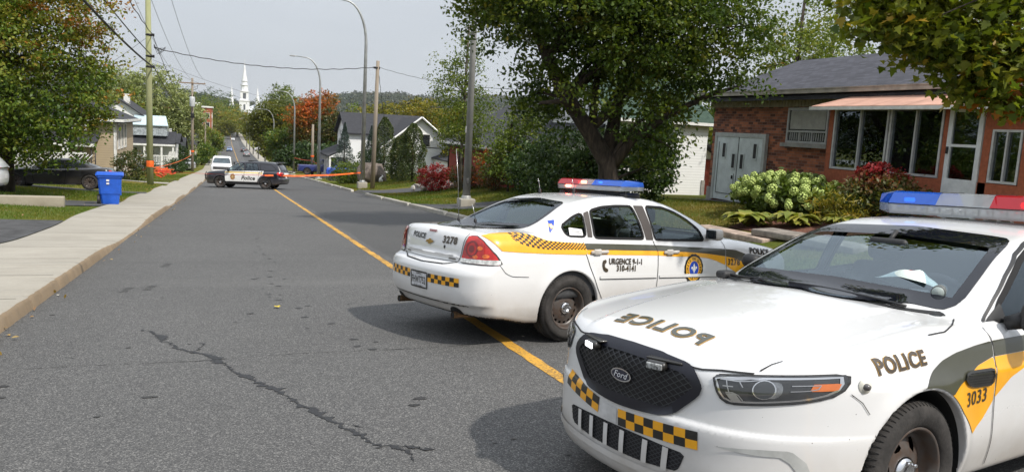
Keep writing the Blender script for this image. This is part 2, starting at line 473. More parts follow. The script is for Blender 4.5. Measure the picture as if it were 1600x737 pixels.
def chaikin(p, n=2, keep=None):
    p = np.asarray(p, float)
    for _ in range(n):
        q = np.roll(p, -1, 0); p = np.stack([p*.75+q*.25, p*.25+q*.75], 1).reshape(-1, 2)
    return p
def rounded(p, r=.03, n=4):
    """round the corners of a closed outline"""
    p = np.asarray(p, float); out = []
    for i in range(len(p)):
        a, b, c = p[i-1], p[i], p[(i+1) % len(p)]
        la, lc = np.linalg.norm(a-b), np.linalg.norm(c-b)
        rr = min(r, .45*la, .45*lc)
        A = b + (a-b)/la*rr; C_ = b + (c-b)/lc*rr
        for t in np.linspace(0, 1, n): out.append((1-t)**2*A + 2*t*(1-t)*b + t*t*C_)
    return np.array(out)
def resample(p, step, closed=True):
    p = np.asarray(p, float); q = np.vstack([p, p[:1]]) if closed else p
    L = np.linalg.norm(np.diff(q, axis=0), axis=1); s = np.concatenate([[0], np.cumsum(L)])
    n = max(3, int(round(s[-1]/step))); t = np.linspace(0, s[-1], n, endpoint=not closed)
    return np.stack([np.interp(t, s, q[:, k]) for k in range(q.shape[1])], -1)
def offset_poly(p, d):
    p = np.asarray(p, float)
    area = .5*np.sum(p[:, 0]*np.roll(p[:, 1], -1) - np.roll(p[:, 0], -1)*p[:, 1])
    t = np.roll(p, -1, 0) - np.roll(p, 1, 0); t /= np.maximum(np.linalg.norm(t, axis=1), 1e-9)[:, None]
    n = np.stack([t[:, 1], -t[:, 0]], -1)*np.sign(area)
    return p + n*d
IMPALA = Body(
    W=[(-2.6,.86),(-2.0,.905),(-1.4,.92),(0,.925),(1.4,.915),(2.0,.885),(2.45,.83)],
    S=[(.15,-.09),(.25,-.05),(.4,-.012),(.6,0),(.8,-.012),(.95,-.045),(1.1,-.10)],
    YF=[(.2,2.30),(.3,2.40),(.5,2.44),(.65,2.43),(.75,2.36),(.85,2.2)],
    YR=[(.2,-2.42),(.3,-2.50),(.39,-2.55),(.42,-2.582),(.55,-2.60),(.68,-2.60),(.745,-2.575),(.79,-2.50),(.83,-2.485),(.95,-2.47),(1.05,-2.445),(1.2,-2.38)],
    D=[(-2.6,1.08),(-2.4,1.105),(-1.9,1.115),(-1.6,1.10),(-1.2,1.03),(-.5,1.0),(.5,.97),(1.0,.985),(1.15,.995),(1.3,.98),(1.7,.92),(2.1,.84),(2.3,.77),(2.45,.68)],
    Zb=[(-2.6,.31),(-2.2,.27),(-1.8,.2),(2.0,.2),(2.45,.24)],
    Wg=[(-2.1,.66),(-1.9,.72),(-1.4,.80),(-.5,.845),(.5,.835),(1.2,.77),(1.4,.72)],
    R=[(1.35,.86),(1.1,1.0),(.6,1.25),(.3,1.365),(0.,1.425),(-.3,1.45),(-.7,1.445),(-1.0,1.41),(-1.25,1.345),(-1.5,1.245),(-1.85,1.095),(-2.2,.96)],
    wheels=(1.405,-1.405), arch=.375, wheel_z=.335, kf=(.10,.25), kr=(.10,.30), tum=.42, tumc=.35, zbelt=1.0)
def _bonnet(ax, y):
    e = .40 + .11*sstep(2.3, 1.1, y)                     # raised centre panel and a crest along each wing
    return sstep(1.0, 1.25, y)*(1 - sstep(2.22, 2.40, y))*(.016*(1 - sstep(e - .015, e + .05, ax)) + .012*np.exp(-((ax - .80)/.07)**2))
TAURUS = Body(
    W=[(-2.7,.88),(-1.4,.95),(0,.962),(1.4,.955),(2.0,.93),(2.5,.86)],
    S=[(.15,-.10),(.25,-.05),(.45,-.008),(.62,-.003),(.76,.002),(.80,-.010),(.95,-.045),(1.1,-.11)],
    YF=[(.10,2.36),(.18,2.43),(.26,2.462),(.36,2.468),(.44,2.466),(.52,2.468),(.555,2.466),(.585,2.446),(.75,2.436),(.85,2.40),(.93,2.32),(1.0,2.2)],
    YR=[(.2,-2.55),(.4,-2.66),(.6,-2.68),(.8,-2.64),(1.0,-2.6),(1.2,-2.5)],
    D=[(-2.7,1.10),(-2.4,1.14),(-1.9,1.15),(-1.6,1.12),(-1.2,1.08),(-.5,1.05),(.5,1.03),(.85,1.04),(1.0,1.045),(1.3,1.025),(1.7,.985),(2.0,.945),(2.2,.905),(2.4,.84),(2.5,.78)],
    Zb=[(-2.7,.3),(-2.2,.24),(-1.8,.2),(1.9,.2),(2.2,.17),(2.5,.16)],
    Wg=[(-2.1,.68),(-1.9,.74),(-1.4,.83),(-.5,.87),(.4,.865),(.9,.80),(1.3,.72)],
    R=[(1.3,.86),(1.0,1.02),(.6,1.20),(.3,1.325),(.0,1.40),(-.3,1.44),(-.7,1.452),(-1.1,1.43),(-1.4,1.37),(-1.7,1.27),(-2.0,1.14),(-2.3,1.0)],
    wheels=(1.434,-1.434), arch=.395, wheel_z=.35, kf=(.24,.56), kr=(.10,.30), tum=.42, tumc=.35, zbelt=1.03, crown=.085, flare=.02, dome=_bonnet, kend=.055, ksh=.085)
TAURUS.wheels = (1.465, -1.434); TAURUS.arch = .402; TAURUS.wheel_z = .337
EXPLORER = Body(
    W=[(-2.55,.93),(-1.8,.975),(0,.985),(1.4,.98),(2.0,.95),(2.5,.88)],
    S=[(.2,-.07),(.4,-.01),(.65,0),(.9,-.01),(1.05,-.035),(1.2,-.08)],
    YF=[(.2,2.38),(.35,2.46),(.55,2.48),(.8,2.45),(.98,2.38),(1.1,2.2)],
    YR=[(.25,-2.42),(.45,-2.52),(.62,-2.54),(.75,-2.48),(1.1,-2.45),(1.3,-2.40)],
    D=[(-2.55,1.12),(-1.5,1.12),(.8,1.10),(1.2,1.12),(1.5,1.11),(2.0,1.05),(2.3,.98),(2.5,.9)],
    Zb=[(-2.55,.36),(-2.0,.28),(-1.5,.25),(2.0,.25),(2.5,.28)],
    Wg=[(-2.5,.80),(-1.5,.88),(0,.89),(1.0,.87),(1.4,.80)],
    R=[(1.55,.95),(1.3,1.10),(.9,1.36),(.5,1.60),(.2,1.69),(-.2,1.73),(-.8,1.745),(-1.6,1.72),(-2.0,1.66),(-2.2,1.55),(-2.38,1.30),(-2.5,1.05)],
    wheels=(1.43,-1.43), arch=.40, wheel_z=.365, kf=(.12,.25), kr=(.07,.2), tum=.30, tumc=.1, zbelt=1.10, crown=.05, flare=.015)
def sedan_like(**k):
    d = dict(W=[(-2.4,.82),(-1.4,.89),(0,.90),(1.4,.89),(2.3,.80)],
        S=[(.15,-.08),(.3,-.03),(.55,0),(.75,-.01),(.9,-.05),(1.05,-.1)],
        YF=[(.2,2.15),(.4,2.27),(.55,2.28),(.68,2.22),(.8,2.05)], YR=[(.2,-2.2),(.4,-2.32),(.6,-2.34),(.8,-2.3),(1.05,-2.2)],
        D=[(-2.35,.98),(-1.8,1.02),(-1.2,.97),(.6,.93),(1.0,.95),(1.5,.88),(2.0,.77),(2.3,.66)],
        Zb=[(-2.3,.28),(-1.7,.2),(1.8,.2),(2.3,.22)], Wg=[(-2.0,.64),(-1.2,.77),(.3,.79),(1.1,.70)],
        R=[(1.3,.80),(1.05,.94),(.5,1.22),(.15,1.36),(-.3,1.41),(-.8,1.38),(-1.2,1.26),(-1.7,1.04),(-2.0,.92)],
        wheels=(1.38,-1.38), arch=.36, wheel_z=.33, zbelt=.95, tum=.45)
    d.update(k); return Body(**d)
COUPE = sedan_like(W=[(-2.4,.82),(-1.4,.905),(0,.90),(1.4,.90),(2.3,.80)], R=[(1.25,.80),(1.0,.93),(.5,1.17),(.1,1.32),(-.3,1.37),(-.7,1.345),(-1.2,1.22),(-1.7,1.04),(-2.0,.93)],
    D=[(-2.35,.97),(-1.9,1.01),(-1.2,.97),(.6,.92),(1.0,.94),(1.5,.89),(2.0,.79),(2.3,.68)], wheels=(1.40,-1.41), arch=.35)
SEDAN = sedan_like()
HATCH = sedan_like(R=[(1.5,.86),(1.3,.96),(.7,1.32),(.3,1.48),(-.3,1.56),(-1.2,1.55),(-1.8,1.46),(-2.15,1.15),(-2.4,.85)], D=[(-2.35,1.0),(-1.2,1.0),(.6,.98),(1.2,1.0),(1.7,.93),(2.1,.82),(2.3,.72)], zbelt=1.0)
PICKUP = sedan_like(W=[(-2.9,.93),(-1.6,.97),(0,.97),(1.8,.96),(2.8,.88)], S=[(.3,-.06),(.5,-.01),(.8,0),(1.0,-.01),(1.15,-.05)],
    YF=[(.4,2.72),(.6,2.78),(.9,2.76),(1.1,2.68),(1.2,2.5)], YR=[(.4,-2.8),(.6,-2.86),(1.2,-2.84)],
    D=[(-2.9,1.19),(-.5,1.19),(1.0,1.16),(1.4,1.20),(2.2,1.15),(2.7,1.07)], Zb=[(-2.8,.42),(2.8,.40)], Wg=[(-.6,.80),(.5,.84),(1.5,.78)],
    R=[(1.75,1.05),(1.45,1.22),(1.0,1.55),(.7,1.73),(.3,1.79),(-.2,1.79),(-.5,1.74),(-.68,1.3),(-.75,1.0)], wheels=(1.85,-1.75), arch=.44, wheel_z=.39, zbelt=1.15, tum=.3, kw=(.1,.03))
VAN = sedan_like(W=[(-2.7,.95),(-1.4,.98),(0,.98),(1.6,.97),(2.5,.92)], S=[(.3,-.05),(.5,-.01),(.8,0),(1.1,-.01),(1.3,-.03)],
    YF=[(.4,2.45),(.6,2.5),(.9,2.47),(1.1,2.40),(1.25,2.1)], YR=[(.4,-2.7),(2.1,-2.66)],
    D=[(-2.7,1.3),(1.3,1.28),(1.7,1.28),(2.1,1.20),(2.4,1.10),(2.5,1.0)], Zb=[(-2.7,.35),(2.5,.34)], Wg=[(-2.7,.92),(0,.93),(1.7,.88)],
    R=[(1.95,1.10),(1.75,1.28),(1.3,1.75),(1.1,1.95),(.8,2.05),(-2.0,2.08),(-2.6,2.0),(-2.68,1.5),(-2.72,1.0)], wheels=(1.75,-1.6), arch=.41, wheel_z=.37, zbelt=1.3, tum=.14, tumc=.05, kw=(.10,.0), kg=.14)
# ================================================================ ground, road, pavement, hills
def asphalt_mat():
    m, n, L, p = base_mat('asphalt'); q = NT(m)
    P = q.new('ShaderNodeTexCoord').outputs['Object']
    v = q.new('ShaderNodeTexVoronoi'); v.inputs['Scale'].default_value = 140; L.new(P, v.inputs['Vector'])     # chippings
    hue = q.new('ShaderNodeSeparateColor'); L.new(v.outputs['Color'], hue.inputs[0])
    c = q.ramp(hue.outputs[0], [(0, (.040,.040,.041)), (.45, (.080,.080,.080)), (.8, (.117,.116,.113)), (.97, (.23,.226,.216))])
    big = q.noise(P, .35, 5, .62); fine = q.noise(P, 7, 4, .7)
    c = q.mix(q.math('MULTIPLY_ADD', big, 1.4, -.45, clamp=True), c, q.mix(.35, c, (.030,.030,.031)))
    c = q.mix(q.math('MULTIPLY_ADD', fine, 1.6, -.75, clamp=True), c, q.mix(.4, c, (.028,.028,.028)))
    # wheel tracks along the street and a newer, darker right-hand lane
    s = q.new('ShaderNodeSeparateXYZ'); L.new(P, s.inputs[0])
    mp_ = q.new('ShaderNodeMapping'); mp_.inputs['Scale'].default_value = (1.3, .03, 1); L.new(P, mp_.inputs['Vector']); tr = q.noise(mp_.outputs[0], 1.0, 3, .5)
    c = q.mix(q.math('MULTIPLY_ADD', tr, 1.5, -.5, clamp=True), c, q.mix(.30, c, (.10,.10,.098)))
    wob = q.math('MULTIPLY_ADD', q.noise(P, .5, 3), 1.2, -.6)
    lane = q.math('GREATER_THAN', q.math('ADD', s.outputs[0], q.math('MULTIPLY', wob, .25)), 2.75)
    far = q.math('MULTIPLY', q.math('SUBTRACT', q.math('ADD', s.outputs[1], wob), 9.5), .16, clamp=True)
    c = q.mix(q.math('MULTIPLY', q.math('MULTIPLY', lane, far), .35), c, (.030,.031,.033))
    # gutter dust on the left, a grey stain trail down the lane and broad darker and paler bands across it
    ed = q.math('MULTIPLY', q.math('SUBTRACT', -1.0, s.outputs[0]), 1.1, clamp=True); c = q.mix(q.math('MULTIPLY', ed, q.math('MULTIPLY_ADD', fine, 1.2, -.25, clamp=True)), c, q.mix(.5, c, (.055,.052,.048)))
    mq = q.new('ShaderNodeMapping'); mq.inputs['Scale'].default_value = (.10, .9, 1); L.new(P, mq.inputs['Vector']); bn = q.noise(mq.outputs[0], .55, 4, .6)
    c = q.mix(q.math('MULTIPLY', q.math('MULTIPLY_ADD', bn, 5, -2.9, clamp=True), .45), c, (.045,.045,.046))
    c = q.mix(q.math('MULTIPLY', q.math('MULTIPLY_ADD', bn, -6, 2.2, clamp=True), .3), c, (.15,.148,.143))
    # pale scuffs
    sc = q.noise(P, 2.6, 6, .75); c = q.mix(q.math('MULTIPLY', q.math('MULTIPLY_ADD', sc, 6, -4.0, clamp=True), .25), c, (.17,.165,.155))
    L.new(c, p.inputs['Base Color']); p.inputs['Roughness'].default_value = .82; p.inputs['Specular IOR Level'].default_value = .35
    q.bump(v.outputs['Distance'], .35, .006, p); return m
def concrete_mat(name, col, dirt):
    m, n, L, p = base_mat(name); q = NT(m); P = q.new('ShaderNodeTexCoord').outputs['Object']
    a = q.noise(P, .9, 6, .7); b = q.noise(P, 30, 4, .7); mp_ = q.new('ShaderNodeMapping'); mp_.inputs['Scale'].default_value = (.7, 5, 1); L.new(P, mp_.inputs['Vector']); st = q.noise(mp_.outputs[0], 1.3, 4)
    c = q.mix(q.math('MULTIPLY_ADD', a, 1.8, -.55, clamp=True), col, dirt); c = q.mix(q.math('MULTIPLY_ADD', b, 1.2, -.4, clamp=True), c, q.mix(.35, c, (.10,.09,.075)))
    c = q.mix(q.math('MULTIPLY_ADD', st, 1.8, -.75, clamp=True), c, q.mix(.3, c, (.13,.12,.10)))
    L.new(c, p.inputs['Base Color']); p.inputs['Roughness'].default_value = .9; q.bump(b, .25, .006, p); return m
def lawn_mat():
    m, n, L, p = base_mat('lawn'); q = NT(m); P = q.new('ShaderNodeTexCoord').outputs['Object']
    a = q.noise(P, .28, 5, .6); b = q.noise(P, 3.5, 5, .75); f_ = q.noise(P, 45, 3, .8)
    c = q.ramp(a, [(.26, (.085,.145,.020)), (.44, (.125,.155,.025)), (.58, (.20,.165,.032)), (.72, (.25,.18,.05))])
    c = q.mix(q.math('MULTIPLY_ADD', b, 1.5, -.5, clamp=True), c, q.mix(.5, c, (.035,.05,.01)))
    c = q.mix(q.math('MULTIPLY_ADD', f_, 2.2, -.8, clamp=True), c, q.mix(.55, c, (.02,.03,.006)))
    L.new(c, p.inputs['Base Color']); p.inputs['Roughness'].default_value = 1; p.inputs['Specular IOR Level'].default_value = .1
    q.bump(f_, .8, .05, p); return m
A_asph = asphalt_mat(); A_conc = concrete_mat('pavement concrete', (.37,.345,.295), (.26,.24,.20)); A_kerb = concrete_mat('kerb concrete', (.42,.40,.35), (.27,.24,.19)); A_oldkerb = concrete_mat('weathered kerb', (.27,.20,.125), (.16,.115,.07)); A_lawn = lawn_mat()
A_drive = mat('drive asphalt', (.060,.060,.062), rough=.9, var=.3, scale=3, bump=.4, bscale=120)

def strip_grid(xs_at, ys, zfun):
    """grid whose columns follow the street; xs_at: offsets from the street axis"""
    xs = np.asarray(xs_at, float); ys = np.asarray(ys, float)
    U, Yg = np.meshgrid(xs, ys, indexing='ij'); Xg = U + roadx(Yg); Z = zfun(Xg, Yg, U)
    V = np.stack([Xg.ravel(), Yg.ravel(), Z.ravel()], -1); nx, ny = len(xs), len(ys)
    i, j = np.meshgrid(np.arange(nx-1), np.arange(ny-1), indexing='ij'); a = (i*ny + j).ravel()
    return V, np.stack([a, a+ny, a+ny+1, a+1], -1)
YS = np.unique(np.concatenate([np.arange(-40, 80, .8), np.arange(80, 300, 4.), np.arange(300, 905, 15.)]))
# one sheet of ground to the horizon
xs = np.array([-6000,-3000,-1200,-600,-300,-160,-90,-60,-45,-34,-26,-20,-16,-13,-11,-9.5,-8.5,-7.5,-6.7,-6,-5.4,-4.9,-4.5,-4.2,-3.95,-3.831,-3.829,-2.9,-2,0,2.5,5,7.3,7.399,7.401,7.6,7.9,8.3,8.8,9.4,10,10.7,11.4,12.2,13,14,15,16,18,21,25,30,38,50,70,100,160,300,600,1200,3000,6000])
ysg = np.unique(np.concatenate([[-3000,-800,-200,-80], YS, [1000,1200,1500,1900,2400,3000,4000,6000]]))
def gz(X, Y, U):
    Yc = np.clip(Y, -60, 900)
    z = ground(U + roadx(Yc), Yc); out_ = sstep(700, 1200, Y); return z*(1-out_) + (-4)*out_
V, F = strip_grid(xs, ysg, gz); tag(np_mesh('ground', V, F, A_lawn, smooth=True), kind='structure')
# road
V, F = strip_grid(np.linspace(XL, XR+.02, 12), YS, lambda X, Y, U: roadz(Y)); tag(np_mesh('road', V, F, A_asph, smooth=True), kind='structure')
# pavement with its kerb face, scored every 1.5 m
def pave(y0, y1):
    ys = np.unique(np.concatenate([np.arange(1.5, 26, .11), np.arange(y0, min(y1, 80), .5), np.arange(min(80, y1), y1+.1, 4.)]))
    sec = [(-3.83, -.25), (-3.83, 0), (-3.80, .004), (-2.13, .0), (-2.075, -.012), (XL, -.05), (XL+.035, -1)]
    V = []; k = len(sec); jr = np.random.default_rng(9)
    for y in ys:
        h = float(walk_h(y)); z = float(roadz(y)); x0 = float(roadx(y))
        chip = .03*max(0, jr.normal(-.6, 1)) if y < 26 else 0
        for j, (u, dz) in enumerate(sec): V.append((x0 + u + (jr.normal(0, .006) - chip*(j == 4) if 3 < j < 6 and y < 26 else 0), y, z - .05 if dz == -1 else z + max(h + dz - (chip*.6 if j == 4 else 0), -.3)))
    F = []; mi = []
    for i in range(len(ys)-1):
        for j in range(k-1): F.append((i*k+j, i*k+j+1, (i+1)*k+j+1, (i+1)*k+j)); mi.append(1 if j >= 4 else 0)
    return tag(np_mesh('pavement', V, np.array(F), [A_conc, A_oldkerb], midx=mi), kind='structure')
pave(-30, 600)
jn = MB()
for y in np.arange(2, 60, 1.83):
    a = Vector((float(roadx(y))-3.79, y, float(roadz(y)+walk_h(y))+.006)); b = Vector((float(roadx(y))-2.14, y, float(roadz(y)+walk_h(y))+.003)); d = Vector((0, .006, 0))
    jn.quad(a-d, b-d, b+d, a+d)
tag(jn.build('pavement_joint', mat('joint grime', (.10,.09,.07), rough=1)), kind='structure')
# right-hand kerb, dropped where drives and paths meet the road
def kerb(y0, y1):
    ys = np.unique(np.concatenate([[y0, y0+.25, y1-.25, y1], np.arange(y0+.5, y1-.4, .7)]))
    V = []
    for y in ys:
        e = min(1, min(y-y0, y1-y)/.25); h = .03 + .11*e; x0 = float(roadx(y)) + .02*math.sin(y*1.7); z = float(roadz(y))
        for u, dz in ((XR, -.05), (XR+.02, h-.02), (XR+.05, h), (XR+.20, h+.005), (XR+.23, -.1)): V.append((x0+u, y, z+dz))
    F = [(i*5+j, (i+1)*5+j, (i+1)*5+j+1, i*5+j+1) for i in range(len(ys)-1) for j in range(4)] + [(0, 1, 2, 3, 4), tuple((len(ys)-1)*5+j for j in (4, 3, 2, 1, 0))]
    tag(np_mesh('kerb', V, F, A_kerb), kind='structure')
yk = -20
while yk < 120:
    n_ = 5.2 + 1.2*math.sin(yk)
    if not (45.3 < yk < 49) and not (19 < yk+n_/2 < 19.5): kerb(yk, min(yk+n_, 45.5) if yk < 45.5 else yk+n_)
    yk += n_ + .04
    if 45.3 < yk < 50.5: yk = 50.6
kerb(120, 500)
tag(np_mesh('pavement', *strip_grid([7.42, 7.6, 9.2], np.concatenate([np.arange(118, 300, 4.), np.arange(300, 700, 15.)]), lambda X, Y, U: np.maximum(roadz(Y)+.16, ground(X, Y)+.06)), A_conc), kind='structure')
def drape(name, poly, m, off=.02, step=.5, smooth=True, edge=None):
    P = resample(np.asarray(poly, float), step*.7); lo, hi = P.min(0), P.max(0)
    gx, gy = np.meshgrid(np.arange(lo[0]+step/2, hi[0], step), np.arange(lo[1]+step/2, hi[1], step)); Gp = np.stack([gx.ravel(), gy.ravel()], -1)
    if len(Gp): Gp = Gp[inpoly(Gp, P)]
    if len(Gp): Gp = Gp[np.min(np.linalg.norm(Gp[:, None]-P[None], axis=2), 1) > step*.3]
    A = np.vstack([P, Gp]) if len(Gp) else P
    v, e, fc, *_ = delaunay_2d_cdt([Vector(q) for q in A], [], [list(range(len(P)))], 1, 1e-6)
    uv = np.array([q[:] for q in v]); z = (edge or ground)(uv[:, 0], uv[:, 1]) + off
    fc = [t if (uv[t[1]]-uv[t[0]])[0]*(uv[t[2]]-uv[t[0]])[1] - (uv[t[1]]-uv[t[0]])[1]*(uv[t[2]]-uv[t[0]])[0] > 0 else t[::-1] for t in fc]
    return np_mesh(name, np.column_stack([uv, z]), fc, m, smooth=smooth)
def onroad(x, y): return roadz(y)
for poly in ([(-3.84,15.4),(-3.84,21.4),(-14,20.6),(-14,14.9)], [(-3.84,27.0),(-3.84,32.0),(-5.0,31.5),(-13,31.2),(-13,26.8),(-5,26.8)], [(-3.84,37.6),(-3.84,41.4),(-13,41.6),(-13,37.4)], [(-3.84,60.5),(-3.84,63.5),(-12,64),(-12,60)]):
    tag(drape('driveway', poly, A_drive, .022), kind='structure')
tag(drape('driveway', [(7.24,45.6),(7.24,50.4),(9.0,48.8),(14,45.8),(14,41.0),(9.2,44.0)], A_drive, .05), kind='structure')
tag(drape('path', [(7.43,29.0),(7.43,33.2),(8.6,32.2),(11.0,30.6),(11.0,28.4),(9,28.6)], A_drive, .03), kind='structure')
tag(drape('path', [(-3.84,53.8),(-3.84,55.4),(-7,56.2),(-7,54.9)], A_conc, .025), kind='structure')
tag(drape('driveway', [(7.43,82),(7.43,98),(13,98),(13,83)], A_drive, .05), kind='structure')
tag(drape('driveway', [(15.6,20.9),(15.6,24.4),(16.35,24.4),(16.35,20.9)], A_drive, .02), kind='structure')
tag(drape('flower_bed', [(11.2,13.0),(11.2,15.8),(12.3,16.4),(14.6,15.6),(14.8,12.8),(12.5,12.4)], mat('red mulch', (.16,.06,.035), rough=1, var=.5, scale=24, bump=.8, bscale=60), .02), kind='structure')
# yellow centre line, worn through at its edges
def line_mat():
    m, n, L, p = base_mat('worn yellow road paint'); q = NT(m); P = q.new('ShaderNodeTexCoord').outputs['Object']
    a = q.noise(P, 40, 4, .75); b = q.noise(P, 1.4, 4, .6)
    w = q.math('MULTIPLY_ADD', q.math('ADD', a, q.math('MULTIPLY', b, .45)), 6, -4.35, clamp=True)
    c = q.mix(w, q.mix(b, (.60,.32,.035), (.48,.26,.04)), (.06,.055,.045)); L.new(c, p.inputs['Base Color']); p.inputs['Roughness'].default_value = .75; return m
A_line = line_mat()
def ragged(y0, y1, w, step=.18):
    ys = np.concatenate([np.arange(y0, min(y1, 45), step), np.arange(min(45, y1), y1, 3.)]); r_ = np.random.default_rng(3); V = []
    for y in ys:
        for s_ in (-1, 1): V.append((float(roadx(y)) + XC + s_*(w/2 + r_.normal(0, .006)), y, float(roadz(y)) + .004))
    return V, np.array([(2*i, 2*i+1, 2*i+3, 2*i+2) for i in range(len(ys)-1)])
V, F = ragged(-15, 600, .125); tag(np_mesh('road_marking', V, F, A_line), kind='structure')
# poured crack filler
def blot(pts, w0, seed):
    r_ = np.random.default_rng(seed); P = resample(np.array(pts, float), .014, False); t = np.gradient(P, axis=0); t /= np.linalg.norm(t, axis=1)[:, None]; nn = np.stack([t[:, 1], -t[:, 0]], -1); k = len(P)
    def nz_(w): v = np.convolve(r_.normal(0, 1, k+4*w), np.ones(w)/w**.5, 'same')[2*w:2*w+k]; return v
    mean = .34 + .30*np.clip(nz_(14), -.6, 2.2) + .16*nz_(3)
    a_ = np.maximum(w0*(mean + .10*nz_(2)), w0*.10); b_ = np.maximum(w0*(mean + .10*nz_(2)), w0*.10); j = .45*w0*nz_(12) + .18*w0*nz_(4)
    e = np.minimum(1, np.minimum(np.arange(k), np.arange(k)[::-1])/6 + .1); a = P + nn*((a_*e + j)[:, None]); b = P - nn*((b_*e - j)[:, None]); uv = np.vstack([a, b]); z = roadz(uv[:, 1]) + .004
    return np.column_stack([uv, z]), np.array([(i, i+1, k+i+1, k+i) for i in range(k-1)])
A_tar = mat('poured tar', (.017,.017,.018), rough=.55, var=.3, scale=30)
mainc = [(-.80,8.24),(-.62,7.72),(-.50,7.45),(-.36,7.22),(-.22,7.02),(-.05,6.62),(.12,6.18),(.24,5.96),(.40,5.50),(.55,5.12),(.66,4.92),(.80,4.62),(.92,4.42),(1.02,4.27)]
VV, FF = blot(mainc, .047, 5); b = len(VV)
for pts, w_, sd in (([(-.30,7.12),(-.27,7.25),(-.24,7.42),(-.27,7.5)], .032, 8), ([(.93,4.36),(1.06,4.30),(1.15,4.33)], .07, 9), ([(.95,4.25),(.98,4.15)], .04, 10), ([(.70,4.86),(.80,4.80)], .035, 12)):
    v_, f_ = blot(pts, w_, sd); VV = np.vstack([VV, v_ + [0, 0, .0015]]); FF = np.vstack([FF, f_ + b]); b += len(v_)
tag(np_mesh('crack_filler', VV, FF, A_tar), kind='structure')
sp = MB(); r_ = np.random.default_rng(21)
def spot(x, y, s_, asp=1.6):
    n_ = 9; ph = r_.uniform(0, 6.3); P = [(x + s_*asp*(.7+.5*r_.random())*math.cos(2*math.pi*i/n_), y + s_*(.7+.5*r_.random())*math.sin(2*math.pi*i/n_)) for i in range(n_)]
    sp.add([(a, b_, float(roadz(b_)) + .0042) for a, b_ in P], [tuple(range(n_))])
for x, y, s_ in ((-1.55,6.3,.03),(-1.5,6.0,.03),(1.1,7.1,.028),(1.22,6.95,.03),(1.12,7.4,.03),(1.3,7.25,.02),(1.30,5.35,.035),(1.22,5.2,.03),(-.55,5.8,.03),(.75,8.6,.03),(.85,9.3,.025),(.45,10.2,.025),(.6,10.9,.03),(.3,11.6,.03),(1.0,8.2,.03),(.2,8.9,.025)): spot(x, y, s_)
for k in range(70): spot(r_.uniform(-1.9, 2.3), r_.uniform(3.6, 22), r_.uniform(.008, .02))
for k in range(26):                                   # the long oily trail down the middle of the lane
    y = 9 + k*.62 + r_.uniform(-.3, .3); spot(.62 - .012*(y-9) + r_.normal(0, .07), y, r_.uniform(.015, .04), 1.2)
for cx, cy in ((-1.28,10.6),(-1.02,10.75),(-1.0,13.1)):
    for k in range(4): spot(cx + .015*k, cy + .11*k, .014, 5.0)
tag(sp.build('oil_stain', mat('oil stain', (.034,.033,.032), rough=.6, var=.4)), kind='structure')
# narrow dark line drawn across the road
v_, f_ = blot([(-2.0,6.75),(-1.2,6.82),(-.3,6.8),(.6,6.92),(1.6,6.9),(2.4,7.0)], .006, 31); tag(np_mesh('dark_road_line', v_, f_, mat('dark road line', (.028,.027,.026), rough=.9)), kind='structure')
# hills behind the town
def hills():
    az = np.linspace(R(-46), R(72), 300); prof = pc([(-46,1.9),(-18,1.95),(-12,2.0),(-8,1.9),(-5,1.45),(-2,1.05),(1,.85),(4,1.0),(8,1.7),(12,2.05),(18,2.1),(30,2.0),(50,1.8),(72,1.7)])
    r0 = np.array([1150,1400,1700,2000,2350,2700,3000,3300.]); hf = np.array([0,.10,.30,.52,.78,1.0,1.02,.9]); V = []
    rr = np.random.default_rng(4); bump_ = np.convolve(rr.normal(0, 1, 330), np.ones(9)/9, 'same')[15:315]
    for k, (d, h) in enumerate(zip(r0, hf)):
        for i, a in enumerate(az):
            el = float(prof(math.degrees(a))); top = 2700*math.tan(R(el)); z = -14 + (top + 14)*h*(1 + .10*math.sin(a*23 + k) + .16*bump_[i]) ; V.append((d*math.sin(a), d*math.cos(a), z))
    n_ = len(az); F = np.array([(k*n_+i, k*n_+i+1, (k+1)*n_+i+1, (k+1)*n_+i) for k in range(len(r0)-1) for i in range(n_-1)])
    m, n, L, p = base_mat('wooded hillside'); q = NT(m); P = q.new('ShaderNodeTexCoord').outputs['Object']
    a = q.noise(P, .004, 6, .65); b_ = q.noise(P, .05, 5, .8)
    c = q.ramp(a, [(.35, (.022,.036,.014)), (.5, (.034,.050,.017)), (.62, (.065,.070,.020)), (.72, (.085,.070,.022))]); c = q.mix(q.math('MULTIPLY_ADD', b_, 3.0, -1.1, clamp=True), c, q.mix(.75, c, (.006,.010,.005)))
    L.new(c, p.inputs['Base Color']); p.inputs['Roughness'].default_value = 1; p.inputs['Specular IOR Level'].default_value = 0; q.bump(b_, 1, 18, p)
    return tag(np_mesh('hills', V, F, m, smooth=True), kind='structure'), np.array(V).reshape(len(r0), n_, 3)
HILL, HG = hills()
